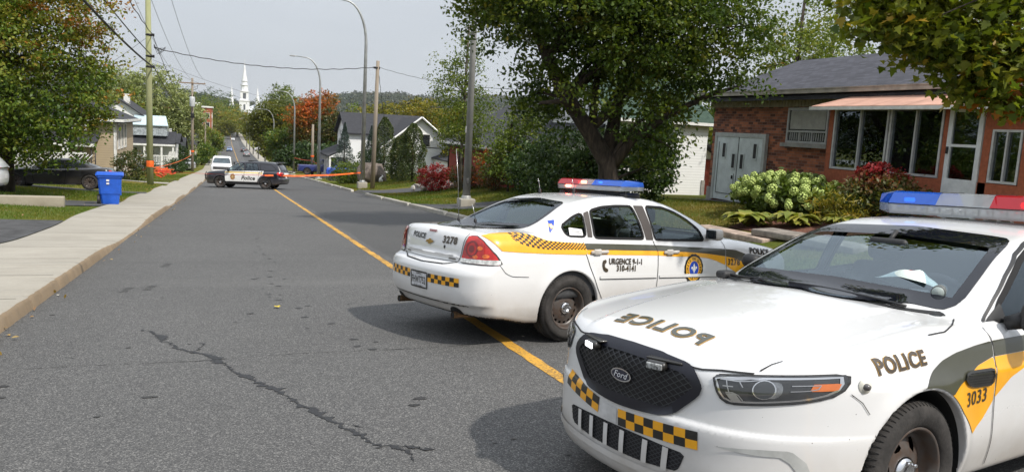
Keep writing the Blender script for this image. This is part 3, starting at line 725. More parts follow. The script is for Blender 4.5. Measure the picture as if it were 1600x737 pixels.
# ---------------------------------------------------------------- car materials
def paint(name, col, dirt=0.0, rough=.28, metal=0., dirtcol=(.30, .25, .19)):
    if name in MATS: return MATS[name]
    m, n, L, p = base_mat(name); q = NT(m)
    p.inputs['Roughness'].default_value = rough; p.inputs['Metallic'].default_value = metal
    p.inputs['Coat Weight'].default_value = 1; p.inputs['Coat Roughness'].default_value = .03
    tc_ = q.new('ShaderNodeTexCoord').outputs['Object']
    sx = q.new('ShaderNodeSeparateXYZ'); L.new(tc_, sx.inputs[0])
    n1 = q.noise(tc_, 1.6, 5, .65); n2 = q.noise(tc_, 26, 3, .7)
    # road film: thicker towards the sills, blotchy, plus scattered specks
    low = q.math('SUBTRACT', .62, sx.outputs['Z']); low = q.math('MULTIPLY', low, 2.6, clamp=True)
    film = q.math('MULTIPLY', low, q.math('MULTIPLY_ADD', n1, 1.7, -.12, clamp=True)); film = q.math('MULTIPLY', film, dirt, clamp=True)
    film = q.math('ADD', film, q.math('MULTIPLY', q.math('MULTIPLY_ADD', n1, 2., -.8, clamp=True), dirt*.10), clamp=True)
    c = q.mix(film, col, dirtcol)
    v = q.new('ShaderNodeTexVoronoi'); v.inputs['Scale'].default_value = 34; L.new(tc_, v.inputs['Vector'])
    sp = q.math('LESS_THAN', v.outputs['Distance'], .085); sp = q.math('MULTIPLY', sp, q.math('GREATER_THAN', n2, .60)); sp = q.math('MULTIPLY', sp, min(1, dirt*1.1))
    c = q.mix(sp, c, (.10, .085, .07))
    L.new(c, p.inputs['Base Color'])
    L.new(q.math('MULTIPLY_ADD', film, .5, rough, clamp=True), p.inputs['Roughness'])
    L.new(q.math('SUBTRACT', 1, q.math('MULTIPLY', film, 1.2, clamp=True)), p.inputs['Coat Weight'])
    MATS[name] = m; return m
M_white = paint('white car paint', (.71, .715, .72), .75, rough=.22)
M_black = paint('black car paint', (.008, .008, .010), .18)
M_vinyl = {}
def vinyl(name, col): return mat(name, col, rough=.35, var=.05, scale=8, coat=.5)
V_yellow = vinyl('golden yellow vinyl', (.86, .40, .012)); V_grey = vinyl('olive grey vinyl', (.055, .056, .040)); V_dark = vinyl('black vinyl', (.016, .015, .013))
V_brown = vinyl('dark brown vinyl', (.05, .035, .02)); V_white = vinyl('white vinyl', (.75, .75, .74)); V_blue = vinyl('blue vinyl', (.012, .06, .42))
V_gap = mat('shut line', (.012, .012, .013), rough=.7, var=0)
M_trim = mat('black trim', (.012, .012, .013), rough=.45, var=.1); M_seal = mat('rubber seal', (.010, .010, .011), rough=.75, var=.1, spec=.25); M_plastic = mat('black plastic', (.02, .02, .021), rough=.6, var=.2, scale=20)
M_under = mat('dark underbody', (.012, .012, .012), rough=.9, var=.3)
M_frit = mat('glass edge band', (.006, .007, .012), rough=.03, var=0, spec=.45)
M_int = mat('grey cabin trim', (.07, .072, .076), rough=.85, var=.25, scale=5); M_seat = mat('dark seat cloth', (.022, .022, .025), rough=.9, var=.3, scale=14)
M_rubber = mat('worn tyre rubber', (.033, .030, .028), rough=.85, var=.35, scale=9, bump=.25, bscale=60)
M_steel = mat('black steel wheel', (.062, .059, .057), rough=.36, var=.3, scale=12, dark=(.07, .042, .028))
M_chrome = mat('chrome', (.75, .75, .76), rough=.12, metal=1, var=.05); M_alu = mat('brushed aluminium', (.55, .55, .56), rough=.3, metal=1, var=.1)
G_car = glass('car window glass', (.66, .74, .71)); G_dark = glass('tinted car glass', (.38, .43, .46), base=.05); G_screen = glass('windscreen glass', (.66, .75, .80), base=.11)
G_blind = mat('dark window glass', (.012, .014, .016), rough=.04, var=0, spec=.8)
def lens(name, col, alpha=.5):
    if name in MATS: return MATS[name]
    m = bpy.data.materials.new(name); m.use_nodes = True; q = NT(m); q.n.clear()
    o = q.new('ShaderNodeOutputMaterial'); t = q.new('ShaderNodeBsdfTransparent'); t.inputs['Color'].default_value = (*col, 1)
    p = q.new('ShaderNodeBsdfPrincipled'); p.inputs['Base Color'].default_value = (*col, 1); p.inputs['Roughness'].default_value = .06
    p.inputs['Coat Weight'].default_value = 1; p.inputs['Coat Roughness'].default_value = .03
    x = q.new('ShaderNodeMixShader'); x.inputs[0].default_value = alpha
    q.link(t.outputs[0], x.inputs[1]); q.link(p.outputs[0], x.inputs[2]); q.link(x.outputs[0], o.inputs['Surface'])
    MATS[name] = m; return m
L_blue = lens('blue lens', (.03, .17, .80), .55); L_red = lens('red lens', (.62, .012, .03), .55); L_clear = lens('clear lens', (.75, .78, .80), .30)
L_tail = lens('tail lamp red', (.55, .012, .008), .72); L_amber = mat('amber reflector', (.55, .14, .03), rough=.2, var=.1, coat=1)

# ---------------------------------------------------------------- building on a body
def outline(p, step=.035, r=0.03): return resample(rounded(p, r) if r else np.asarray(p, float), step)
def decal(body, root, name, how, poly, m, off=.003, step=.032, sm=True):
    """a patch that follows the bodywork inside a flat outline"""
    P = resample(np.asarray(poly, float), step*.6)
    lo, hi = P.min(0), P.max(0)
    gx, gy = np.meshgrid(np.arange(lo[0]+step*.5, hi[0], step), np.arange(lo[1]+step*.5, hi[1], step))
    Gp = np.stack([gx.ravel(), gy.ravel()], -1)
    if len(Gp):
        Gp = Gp[inpoly(Gp, P)]
        if len(Gp):
            d = np.min(np.linalg.norm(Gp[:, None] - P[None], axis=2), 1); Gp = Gp[d > step*.3]
    A = np.vstack([P, Gp]) if len(Gp) else P
    n = len(P)
    v, e, fc, *_ = delaunay_2d_cdt([Vector(q) for q in A], [], [list(range(n))], 1, 1e-6)
    uv = np.array([q[:] for q in v]); X = body.proj(how, uv); N = body.grad(X)
    return skin(name, X + N*off, fc, N, m, root, sm)
def skin(name, X, fc, N, m, root, sm=True, midx=None):
    out_f = []
    X = np.asarray(X)
    for f_ in fc:
        a, b, c = X[f_[0]], X[f_[1]], X[f_[2]]
        g = np.cross(b-a, c-a); out_f.append(tuple(f_) if g @ N[f_[0]] > 0 else tuple(f_)[::-1])
    return np_mesh(name, X, out_f, m, root, smooth=sm, midx=midx, normals=N if sm else None)
def band(body, how, line, w, off, closed=False, step=.04):
    """vertices and faces of a narrow strip along a line on the bodywork"""
    L_ = resample(np.asarray(line, float), step, closed)
    if closed: t = np.roll(L_, -1, 0) - np.roll(L_, 1, 0)
    else: t = np.gradient(L_, axis=0)
    t /= np.maximum(np.linalg.norm(t, axis=1), 1e-9)[:, None]; nn = np.stack([t[:, 1], -t[:, 0]], -1)
    a = L_ + nn*w/2; b = L_ - nn*w/2
    uv = np.vstack([a, b]); X = body.proj(how, uv); N = body.grad(X); X = X + N*off
    k = len(L_); F = [(i, (i+1) % k, k+(i+1) % k, k+i) for i in range(k if closed else k-1)]
    return X, F, N
def strips(body, root, name, items, m, off=.0055, step=.04):
    """several strips (how, line, width[, closed]); fine meshes stay one part, separate seams and bars are parts of their own"""
    if len(items) > 1 and not name.endswith(('mesh', 'print')):
        return [strips(body, root, name, [it], m, off, step) for it in items][0]
    XX, FF, NN = [], [], []; b = 0
    for it in items:
        X, F, N = band(body, it[0], it[1], it[2], off, it[3] if len(it) > 3 else False, step)
        XX.append(X); NN.append(N); FF += [tuple(b+i for i in f_) for f_ in F]; b += len(X)
    return skin(name, np.vstack(XX), FF, np.vstack(NN), m, root)
def ring_decal(body, root, name, how, poly, d_out, d_in, m, off):
    P = resample(np.asarray(poly, float), .03); a = offset_poly(P, d_out); b = offset_poly(P, -d_in)
    X = body.proj(how, np.vstack([a, b])); N = body.grad(X); k = len(P)
    return skin(name, X + N*off, [(i, (i+1) % k, k+(i+1) % k, k+i) for i in range(k)], N, m, root)
def split4(V, F):
    V = [tuple(p) for p in V]; mid = {}; out_ = []
    def m_(a, b):
        k = (min(a, b), max(a, b))
        if k not in mid: mid[k] = len(V); V.append(((V[a][0]+V[b][0])/2, (V[a][1]+V[b][1])/2))
        return mid[k]
    for f_ in F:
        if len(f_) != 3: out_.append(f_); continue
        a, b, c = f_; ab, bc, ca = m_(a, b), m_(b, c), m_(c, a); out_ += [(a, ab, ca), (ab, b, bc), (ca, bc, c), (ab, bc, ca)]
    return np.array(V), out_
def clear_arch(body, poly):
    P = resample(np.asarray(poly, float), .02)
    for ya in body.wheels:
        d = P - [ya, body.wheel_z]; r_ = np.linalg.norm(d, axis=1); k = r_ < body.arch + .014; P[k] = [ya, body.wheel_z] + d[k]/r_[k][:, None]*(body.arch + .014)
    return P
def letters(body, root, name, how, s, at, size, m, off=.006, bold=.012, sx=1., rot=0., shear=0., mirror=False, curve=0., space=1.05, bend=None):
    """lettering laid on the bodywork; at = centre in the projection plane"""
    V, F = text_mesh(s, size, bold, shear, space)
    V = V*np.array([sx, 1.]); V[:, 1] += curve*V[:, 0]**2
    c_, s_ = math.cos(rot), math.sin(rot); V = np.stack([V[:, 0]*c_ - V[:, 1]*s_, V[:, 0]*s_ + V[:, 1]*c_], -1)
    if bend is not None: V = bend(V)
    for _ in range(2):                                  # finer triangles so the letters hug the curves
        if max((np.linalg.norm(V[f_[0]]-V[f_[1]]) for f_ in F), default=0) < .03: break
        V, F = split4(V, F)
    u = V[:, 0]; v = V[:, 1]
    if how in ('left', 'front'): u = -u
    if mirror: u = -u
    if how == 'top': v = -v
    uv = np.stack([u + at[0], v + at[1]], -1)
    X = body.proj(how, uv); N = body.grad(X)
    return skin(name, X + N*off, F, N, m, root, sm=False)
def checks(body, root, name, how, c0, c1, h, nx, ny, off=.004):
    """chequered strip: yellow ground, dark squares; c0, c1 = ends of its centre line"""
    c0 = np.array(c0, float); c1 = np.array(c1, float); t = c1 - c0; nn = np.array([-t[1], t[0]])/np.linalg.norm(t)
    k = 3; U, Vv = np.meshgrid(np.linspace(0, 1, nx*k+1), np.linspace(-.5, .5, ny*k+1), indexing='ij')
    uv = c0 + U.ravel()[:, None]*t + Vv.ravel()[:, None]*nn*h
    X = body.proj(how, uv); N = body.grad(X); w = ny*k+1; F = []; mi = []
    for i in range(nx*k):
        for j in range(ny*k): F.append((i*w+j, (i+1)*w+j, (i+1)*w+j+1, i*w+j+1)); mi.append((i//k + j//k) % 2)
    return skin(name, X + N*off, F, N, [V_yellow, V_dark], root, midx=mi)

def build_body(body, root, vox, lo, hi, paintmat, windows=(), liner=True, name='body', liner_y=(-2.0, .95)):
    V, F = surface_net(body.full, lo, hi, vox)
    N = body.grad(V, body.full)
    cen = V[F].mean(1)
    drop = np.zeros(len(F), bool)
    for w in windows:
        if not w.get('hole', True): continue
        P = np.asarray(w['out'])
        if w['how'] == 'side': drop |= inpoly(cen[:, 1:3], P) & (np.abs(cen[:, 0]) > .4)
        elif w['how'] == 'front': drop |= inpoly(cen[:, [0, 2]], P) & (cen[:, 1] > -.4)
        else: drop |= inpoly(cen[:, [0, 2]], P) & (cen[:, 1] < -.4)
    well = np.zeros(len(F), bool)
    for ya in body.wheels:
        rad = np.hypot(cen[:, 1]-ya, cen[:, 2]-body.wheel_z); well |= (rad < body.arch + .004) & (np.abs(cen[:, 0]) < body.W(cen[:, 1]) - .03)
    nz_ = N[F].mean(1)[:, 2]
    well |= (nz_ < -.75) & (cen[:, 2] < .42)
    F = F[~drop]; midx = well[~drop].astype(int)
    used = np.unique(F); re = -np.ones(len(V), int); re[used] = np.arange(len(used))
    o = np_mesh(name, V[used], re[F], [paintmat, M_under], root, smooth=True, midx=midx, normals=N[used])
    if liner:
        def fl(x, y, z): return np.maximum(np.maximum(body.base(x, y, z) + .045, .42 - z), np.maximum(y - liner_y[1], liner_y[0] - y))
        V, F = surface_net(fl, lo, hi, .045, 2); cen = V[F].mean(1); drop = np.zeros(len(F), bool)
        for w in windows:
            P = offset_poly(np.asarray(w['out']), .03)
            if w['how'] == 'side': drop |= inpoly(cen[:, 1:3], P) & (np.abs(cen[:, 0]) > .4)
            elif w['how'] == 'front': drop |= inpoly(cen[:, [0, 2]], P) & (cen[:, 1] > -.4)
            else: drop |= inpoly(cen[:, [0, 2]], P) & (cen[:, 1] < -.4)
        F = F[~drop]; used = np.unique(F); re = -np.ones(len(V), int); re[used] = np.arange(len(used))
        np_mesh('cabin_lining', V[used], re[F][:, ::-1], M_int, root, smooth=True)
    return o
def fit_windows(body, root, windows):
    for w in windows:
        hows = ('right', 'left') if w['how'] == 'side' else (w['how'],)
        for h in hows:
            g = decal(body, root, w.get('name', 'window'), h, w['out'], w.get('glass', G_car), off=-.004, step=.09)
            ring_decal(body, g, 'window_seal', h, w['out'], w.get('o', .012), w.get('i', .012), w.get('seal', M_seal), .004)

def tyre_profile(Ro, Ri, w):
    h = w/2
    return [(Ri, -h*.78), (Ri+.012, -h*.92), (Ri+(Ro-Ri)*.45, -h*1.03), (Ro-.035, -h*.98), (Ro-.012, -h*.86), (Ro, -h*.62), (Ro, -h*.30), (Ro-.007, -h*.28), (Ro-.007, -h*.22), (Ro, -h*.2),
            (Ro, h*.2), (Ro-.007, h*.22), (Ro-.007, h*.28), (Ro, h*.30), (Ro, h*.62), (Ro-.012, h*.86), (Ro-.035, h*.98), (Ro-.035, h*.99), (Ri+(Ro-Ri)*.45, h*1.03), (Ri+.012, h*.92), (Ri, h*.78)]
def make_wheel(root, at, Ro=.335, w=.225, Ri=.215, style='holes', sgn=1, steer=0, hub=M_chrome, n=48, cut=True):
    """wheel part (disc) with tyre, centre cap under it; the outer face looks along sgn*x"""
    d = MB(); f = .045*sgn                      # face position relative to the tyre's middle
    rimw = w*.42
    d.lathe([(Ri, rimw*sgn), (Ri-.006, rimw*sgn*1.04), (Ri-.016, rimw*sgn*.98), (Ri-.028, rimw*sgn*.55), (Ri-.034, f*.6), (Ri-.05, f*.5)], 'X', n=n)
    hole_r = {'holes': .0165, 'five': .036, 'spokes': .03}[style]
    if style == 'holes': cen, k = Ri-.058, 16
    elif style == 'five': cen, k = Ri-.088, 6
    else: cen, k = Ri-.075, 10
    # disc with real openings: an annulus triangulated round the holes
    Rd = Ri-.05; pts = []; faces = []
    ang = np.linspace(0, 2*math.pi, 64, endpoint=False); outer = [(Rd*math.cos(a), Rd*math.sin(a)) for a in ang]
    verts = [Vector(p) for p in outer]; polys = [list(range(64))]; edges = []
    m_ = 12; holes = []
    if cut:
        for q in range(k):
            a0 = 2*math.pi*q/k + .1; cx, cy = cen*math.cos(a0), cen*math.sin(a0); b = len(verts)
            for j in range(m_):
                t = 2*math.pi*j/m_; rr, tt = (hole_r*(1.25 if style == 'five' else 1), hole_r*(.8 if style == 'five' else 1))
                ex, ey = rr*math.cos(t), tt*math.sin(t)
                verts.append(Vector((cx + ex*math.cos(a0) - ey*math.sin(a0), cy + ex*math.sin(a0) + ey*math.cos(a0))))
            edges += [(b+j, b+(j+1) % m_) for j in range(m_)]; holes.append((cx, cy))
        rg = [Vector((r_*math.cos(a), r_*math.sin(a))) for r_ in (Ri-.115, Ri-.15) for a in ang[::4]]
        verts += rg
    v, e, fc, *_ = delaunay_2d_cdt(verts, edges, polys, 1, 1e-6)
    fc = [t for t in fc if not any(math.hypot(sum(v[i].x for i in t)/3-hx, sum(v[i].y for i in t)/3-hy) < hole_r*.8 for hx, hy in holes)]
    def dish(r_): return f*(.5 + .7*float(sstep(Rd, Ri-.125, r_)) - .5*float(sstep(.07, .03, r_)))
    P3 = [(dish(p.length), p.x, p.y) for p in v]
    fc = [t if sgn > 0 else t[::-1] for t in fc]
    d.add(P3, fc, 0, True)
    d.lathe([(Rd+.002, -.09*sgn), (Rd*.2, -.095*sgn)], 'X', n=24, mi=1)       # drum behind the openings
    o = d.build('wheel', [M_steel, M_under], root); o.location = at; o.rotation_euler = (0, 0, steer)
    t = MB(); t.lathe(tyre_profile(Ro, Ri-.002, w), 'X', n=n, close=True)
    tr = t.build('tyre', M_rubber, o)
    # tread grooves cut across the shoulders
    g = MB()
    for q in range(72):
        a = 2*math.pi*q/72
        for s_ in (-1, 1):
            p0 = (s_*w*.2, (Ro+.0015)*math.cos(a), (Ro+.0015)*math.sin(a)); p1 = (s_*w*.36, (Ro+.001)*math.cos(a+.03), (Ro+.001)*math.sin(a+.03)); p2 = (s_*w*.455, (Ro-.014)*math.cos(a+.035), (Ro-.014)*math.sin(a+.035))
            g.tube([p0, p1, p2], .0019, 4)
    g.build('tread_groove', M_under, tr)
    c = MB(); r0 = .062 if style != 'five' else .072
    c.lathe([(r0, f*.9), (r0*.97, f*1.45), (r0*.75, f*1.75), (r0*.45, f*1.8), (r0*.42, f*1.6), (.001, f*1.65)], 'X', n=24)
    for q in range(5):
        a = 2*math.pi*q/5; c.tube([(f*1.5, r0*.68*math.cos(a), r0*.68*math.sin(a)), (f*2.1, r0*.68*math.cos(a), r0*.68*math.sin(a))], .009, 6)
    c.build('centre_cap', hub, o)
    return o

def light_bar(root, at, L_, Wd, H, colours, lit=(), name='light_bar', tilt=0):
    """roof bar: bevelled lenses over a clear lower housing; colours run from +x to -x as (x0, x1, material)"""
    base = MB(); x = L_/2
    base.rbox((0, 0, -H*.62), (L_*.72, Wd*.55, H*.22), .012)
    for sx in (-1, 1): base.rbox((sx*L_*.38, 0, -H*.85), (.10, Wd*.7, H*.65), .02)
    o = base.build(name, M_plastic, root); o.location = at; o.rotation_euler = (tilt, 0, 0)
    def ring(xx):
        e = max(0, (abs(xx) - (x - Wd*.42))/(Wd*.42)); s_ = 1 - .72*e          # narrower towards the tips
        return s_
    def shell(x0, x1, lower):
        st = np.unique(np.concatenate([np.linspace(x0, x1, 7), [q for q in (-x+Wd*.42, x-Wd*.42) if x0 < q < x1]]))
        V = []
        for xx in st:
            s_ = ring(xx); w = Wd/2*s_; hh = H*(1 - .35*(1-s_))
            if lower: pr = [(w, 0), (w*.9, -hh*.40), (-w*.9, -hh*.40), (-w, 0)]
            else: pr = [(w, .002), (w*.68, hh*.44), (w*.5, hh*.50), (-w*.5, hh*.50), (-w*.68, hh*.44), (-w, .002)]
            V += [(xx, a, b) for a, b in pr]
        k = 4 if lower else 6
        F = [(i*k+j, (i+1)*k+j, (i+1)*k+j+1, i*k+j+1) for i in range(len(st)-1) for j in range(k-1)]
        F += [tuple(range(k))[::-1], tuple((len(st)-1)*k + j for j in range(k))]
        return V, F
    for x0, x1, m in colours:
        V, F = shell(x0, x1, False); np_mesh('lens', V, [f_[::-1] for f_ in F], m, o)
    V, F = shell(-x, x, True); np_mesh('lower_housing', V, F, L_clear, o)
    seam = MB(); 
    ys = Wd/2
    for s_ in (-1, 1): seam.box((0, s_*(ys+.001), 0), (L_-Wd*.84, .006, .007))
    for x0, x1, m in colours[:-1]: seam.box((x1 if x1 < x0 else x1, 0, H*.505), (.006, Wd*.98, .004))
    seam.build('seam', M_trim, o)
    ins = MB()
    nn = int(L_/.11)
    for i in range(nn):
        xx = -x + Wd*.42 + (L_-Wd*.84)*(i+.5)/nn
        for s_ in (-1, 1): ins.rbox((xx, s_*Wd*.33, -H*.16), (.085, .04, H*.34), .008, mi=0); ins.lathe([(.001, 0), (.016, .006), (.02, .02)], 'Y', (xx, s_*Wd*.33 + s_*.022, -H*.15), 10, 1)
    ins.box((0, 0, -.012), (L_-Wd*.6, Wd*.5, .01), mi=0)
    ins.build('light_module', [M_alu, M_chrome], o)
    for (lx, ly, lz, col, st, r_) in lit:
        b = MB(); b.rbox((lx, ly, lz), (r_*2.4, r_, r_), r_*.3); b.build('lit_module', emit('lit module %.1f %.1f %.1f' % col, col, st), o)
    return o
def mirror_part(root, body, at, sg, m, size=(.17, .11, .13), yaw=.15, glassm=G_blind):
    mb = MB(); mb.rbox((sg*size[0]*.35, 0, 0), size, .045, n=4)
    mb.tube([(-sg*size[0]*.5, .02, -.05), (-sg*.02, .01, -.02)], [.035, .045], 8)
    o = mb.build('door_mirror', m, root); o.location = at; o.rotation_euler = (0, 0, -sg*yaw)
    g = MB(); g.rbox((sg*size[0]*.36, -size[1]/2-.001, .0), (size[0]*.82, .008, size[2]*.78), .02); g.build('mirror_glass', glassm, o)
    return o
def car_pose(root, x, y, h, z=None):
    z = float(roadz(y)) if z is None else z
    g = (float(roadz(y-1.5)) - float(roadz(y+1.5)))/3
    fw = Vector((math.sin(h), math.cos(h), -g*math.cos(h))).normalized(); n_ = Vector((0, g, 1)).normalized(); rt = fw.cross(n_)
    root.matrix_world = Matrix(((rt.x, fw.x, n_.x, x), (rt.y, fw.y, n_.y, y), (rt.z, fw.z, n_.z, z), (0, 0, 0, 1)))
def seats(root, ys, z=.55, xs=(-.38, .38), top=1.1, m=None, w=.46):
    for (y, hr) in ys:
        for x in xs:
            b = MB(); b.rbox((x, y+.15, z), (w, .5, .16), .06); b.rbox((x, y-.16, (z+top)/2), (w*.95, .15, top-z), .06)
            if hr: b.rbox((x, y-.18, top+.10), (w*.55, .10, .17), .045)
            b.build('seat', m or M_seat, root)
# ================================================================ the two marked cars in front
# ---- white saloon seen from behind its right rear corner
def build_saloon():
    B = IMPALA
    root = thing('police_car', 'white police saloon seen from behind, numbered 3278, its roof lamps flashing', 'police car')
    W_ = [dict(how='side', name='front_door_window', out=outline([(-.165,.985),(.66,.955),(.60,1.08),(.45,1.19),(.30,1.268),(.12,1.322),(-.15,1.338)], r=.03), glass=G_car),
          dict(how='side', name='rear_door_window', out=outline([(-1.02,1.02),(-.325,.995),(-.33,1.16),(-.36,1.338),(-.60,1.34),(-.80,1.328),(-.98,1.292)], r=.03), glass=G_car),
          dict(how='side', name='quarter_window', out=outline([(-1.405,1.14),(-1.36,1.045),(-1.125,1.035),(-1.09,1.27),(-1.22,1.232)], r=.03), glass=G_dark, i=.008),
          dict(how='front', name='windscreen', out=outline([(-.70,1.0),(.70,1.0),(.60,1.25),(.52,1.37),(0,1.395),(-.52,1.37),(-.60,1.25)], r=.05), glass=G_screen, i=.03, seal=M_frit),
          dict(how='rear', name='rear_window', out=outline([(-.60,1.125),(0,1.118),(.60,1.125),(.545,1.25),(.47,1.352),(0,1.378),(-.47,1.352),(-.545,1.25)], r=.05), glass=G_dark, i=.022, seal=M_frit, o=.012)]
    build_body(B, root, .016, (0, -2.75, .1), (1.03, 2.6, 1.6), M_white, W_, liner_y=(-1.75, 1.0))
    fit_windows(B, root, W_)
    # door pillars in dark satin
    decal(B, root, 'door_pillar', 'right', [(-.30,.985),(-.19,.98),(-.175,1.12),(-.185,1.342),(-.335,1.345),(-.31,1.16)], mat('brown black pillar', (.045,.036,.032), rough=.5), .0035)
    decal(B, root, 'door_pillar', 'right', [(-1.105,1.03),(-1.045,1.025),(-1.0,1.29),(-1.075,1.268)], MATS['brown black pillar'], .0035)
    # livery
    ytop = [(-2.335,1.062),(-2.263,1.078),(-2.13,1.083),(-1.95,1.085),(-1.87,1.075),(-1.809,1.062),(-1.665,1.012),(-1.474,.992),(-1.18,.972)]
    decal(B, root, 'yellow_side_band', 'right', ytop + [(-1.185,.866),(-1.221,.864),(-1.635,.884),(-1.943,.905),(-2.09,.916),(-2.205,.926),(-2.25,.975)], V_yellow, .005, .022)
    decal(B, root, 'yellow_side_band', 'right', [(-1.178,.908),(-.79,.894),(-.19,.868),(.381,.836),(.675,.808),(.966,.77),(.966,.67),(.80,.725),(.673,.757),(.43,.787),(.12,.799),(-.2,.822),(-.8,.847),(-1.178,.866)], V_yellow, .0025)
    decal(B, root, 'yellow_side_band', 'right', [(.982,.768),(1.156,.736),(1.345,.672),(1.30,.64),(1.242,.612),(1.17,.555),(1.10,.60),(.982,.664)], V_yellow, .0025)
    decal(B, root, 'grey_side_band', 'right', [(-1.178,.972),(-.766,.956),(-.188,.931),(.307,.897),(.966,.856),(.966,.771),(.675,.809),(.381,.837),(-.19,.869),(-.79,.895),(-1.178,.909)], V_grey, .0028)
    decal(B, root, 'grey_side_band', 'right', [(.982,.855),(1.163,.837),(1.362,.78),(1.46,.735),(1.40,.68),(1.345,.673),(1.156,.737),(.982,.769)], V_grey, .0028)
    # fading chequers: rows of dark diamonds between the two edges of the yellow band
    up = pc([(-2.13,1.080),(-1.95,1.082),(-1.87,1.072),(-1.809,1.058),(-1.665,1.009),(-1.474,.989),(-1.18,.969)]); dn = pc([(-2.13,1.075),(-2.08,1.052),(-2.027,1.007),(-1.829,.949),(-1.628,.925),(-1.433,.920),(-1.18,.910)])
    XX, FF, NN = [], [], []; y = -2.06; col = 0; b = 0
    while y < -1.19:
        w = .034 - .015*(y + 2.06)/.87
        nr = 5
        for r_ in range(nr):
            if (r_ + col) % 2: continue
            q = []
            for yy, rr in ((y, r_), (y+w, r_), (y+w, r_+1), (y, r_+1)):
                yy = min(yy, -1.183); q.append((yy, float(up(yy)) + (float(dn(yy)) - float(up(yy)))*rr/nr))
            k = .06*w; q = np.array(q); X = B.proj('right', q); N = B.grad(X); XX.append(X + N*.0070); NN.append(N); FF.append((b, b+1, b+2, b+3)); b += 4
        y += w; col += 1
    skin('chequered_trim', np.vstack(XX), FF, np.vstack(NN), V_dark, root, sm=False)
    # lettering
    letters(B, root, 'number_lettering', 'right', '3278', (1.115, .695), .098, V_brown, sx=.98, bold=.035, rot=-.06, space=1.15)
    letters(B, root, 'police_lettering', 'right', 'POLICE', (1.63, .80), .090, V_dark, sx=1.35, bold=.05, rot=-.10)
    letters(B, root, 'emergency_lettering', 'right', 'URGENCE 9-1-1', (-.65, .772), .084, V_brown, sx=.80, bold=.036, rot=-.05)
    letters(B, root, 'emergency_lettering', 'right', '310-4141', (-.645, .702), .084, V_brown, sx=.86, bold=.036, rot=-.05)
    ph = np.array([(-.06,.075),(-.015,.085),(0,.06),(-.01,.035),(-.03,.03),(-.035,0),(-.02,-.03),(0,-.032),(.022,-.05),(.02,-.08),(-.015,-.085),(-.055,-.06),(-.075,-.01),(-.075,.04)])*np.array([.8, .75])
    decal(B, root, 'telephone_emblem', 'right', ph + np.array([-.925, .742]), V_brown, .0055, .02)
    # round crest on the front door
    ex, ez = .41, .652
    def oval(a, b, n=48, wob=0): 
        t = np.linspace(0, 2*math.pi, n, endpoint=False); r_ = 1 + wob*np.abs(np.sin(t*8)); return np.stack([ex + a*r_*np.cos(t), ez + b*r_*np.sin(t)], -1)
    em = decal(B, root, 'crest', 'right', oval(.150, .158, 96, .07), V_dark, .004, .04)
    decal(B, em, 'crest_ring', 'right', oval(.132, .138), vinyl('crest gold', (.80,.42,.04)), .0055, .04)
    decal(B, em, 'crest_centre', 'right', oval(.078, .086), V_blue, .0072, .03)
    def ringtext(s_, r0, r1, a0, a1, size, flip=False):
        for i, ch in enumerate(s_):
            if ch == ' ': continue
            a = a0 + (a1-a0)*i/(len(s_)-1)
            at = (ex + r0*math.cos(a), ez + r1*math.sin(a))
            letters(B, em, 'crest_lettering', 'right', ch, at, size, V_dark, .0075, bold=.02, rot=a - math.pi/2 + (math.pi if flip else 0))
    ringtext('SURETE DU QUEBEC', .105, .112, R(205), R(-25), .040)
    ringtext('POLICE', .105, .112, R(238), R(302), .040, True)
    # white lily inside the blue
    def petal(p): return decal(B, em, 'lily', 'right', np.array(p)*np.array([1., 1.]) + np.array([ex, ez]), V_white, .0088, .02)
    petal([(0,.062),(.016,.035),(.014,.012),(.010,-.008),(.012,-.03),(0,-.055),(-.012,-.03),(-.010,-.008),(-.014,.012),(-.016,.035)])
    for s_ in (1, -1): petal([(s_*a, b) for a, b in [(.012,-.004),(.022,.022),(.038,.028),(.05,.014),(.044,-.006),(.034,-.002),(.03,.008),(.022,-.012),(.026,-.026),(.012,-.018)]])
    # blue shield on the rear pillar
    sh = np.array([(.62*a_ + .75*b_, 1.15*b_) for a_, b_ in [(-.05,.048),(0,.052),(.045,.058),(.042,.0),(.02,-.035),(-.008,-.052),(-.035,-.02)]]) + np.array([-1.515, 1.135])
    s0 = decal(B, root, 'shield_badge', 'right', sh, V_blue, .004, .03)
    decal(B, s0, 'shield_emblem', 'right', [(-1.515+.024*math.cos(t)*(1+.25*math.cos(6*t)), 1.137+.024*math.sin(t)*(1+.25*math.cos(6*t))) for t in np.linspace(0, 2*math.pi, 36, endpoint=False)], vinyl('shield gold', (.75,.5,.2)), .006, .02)
    decal(B, s0, 'shield_emblem', 'right', [(-1.515+.013*math.cos(t), 1.137+.013*math.sin(t)) for t in np.linspace(0, 2*math.pi, 12, endpoint=False)], V_white, .0075, .02)
    # notice in the quarter window
    nb = decal(B, root, 'window_notice', 'right', [(-1.325,1.052),(-1.155,1.046),(-1.155,1.108),(-1.315,1.128)], V_white, .001, .03)
    strips(B, nb, 'notice_print', [('right', [(-1.29,1.09),(-1.19,1.083)], .006), ('right', [(-1.30,1.07),(-1.18,1.064)], .005)], mat('grey print', (.2,.2,.2), var=0), .0025)
    # grey band over the roof by the door pillar
    decal(B, root, 'roof_band', 'top', [(-.40,-.31),(.40,-.31),(.52,-.31),(.52,-.22),(-.40,-.22)], V_grey, .003, .06)
    # rear
    tl = [(.585,1.045),(.665,1.050),(.74,1.015),(.80,.955),(.845,.885),(.872,.815),(.874,.795),(.545,.800),(.555,.87),(.565,.95)]
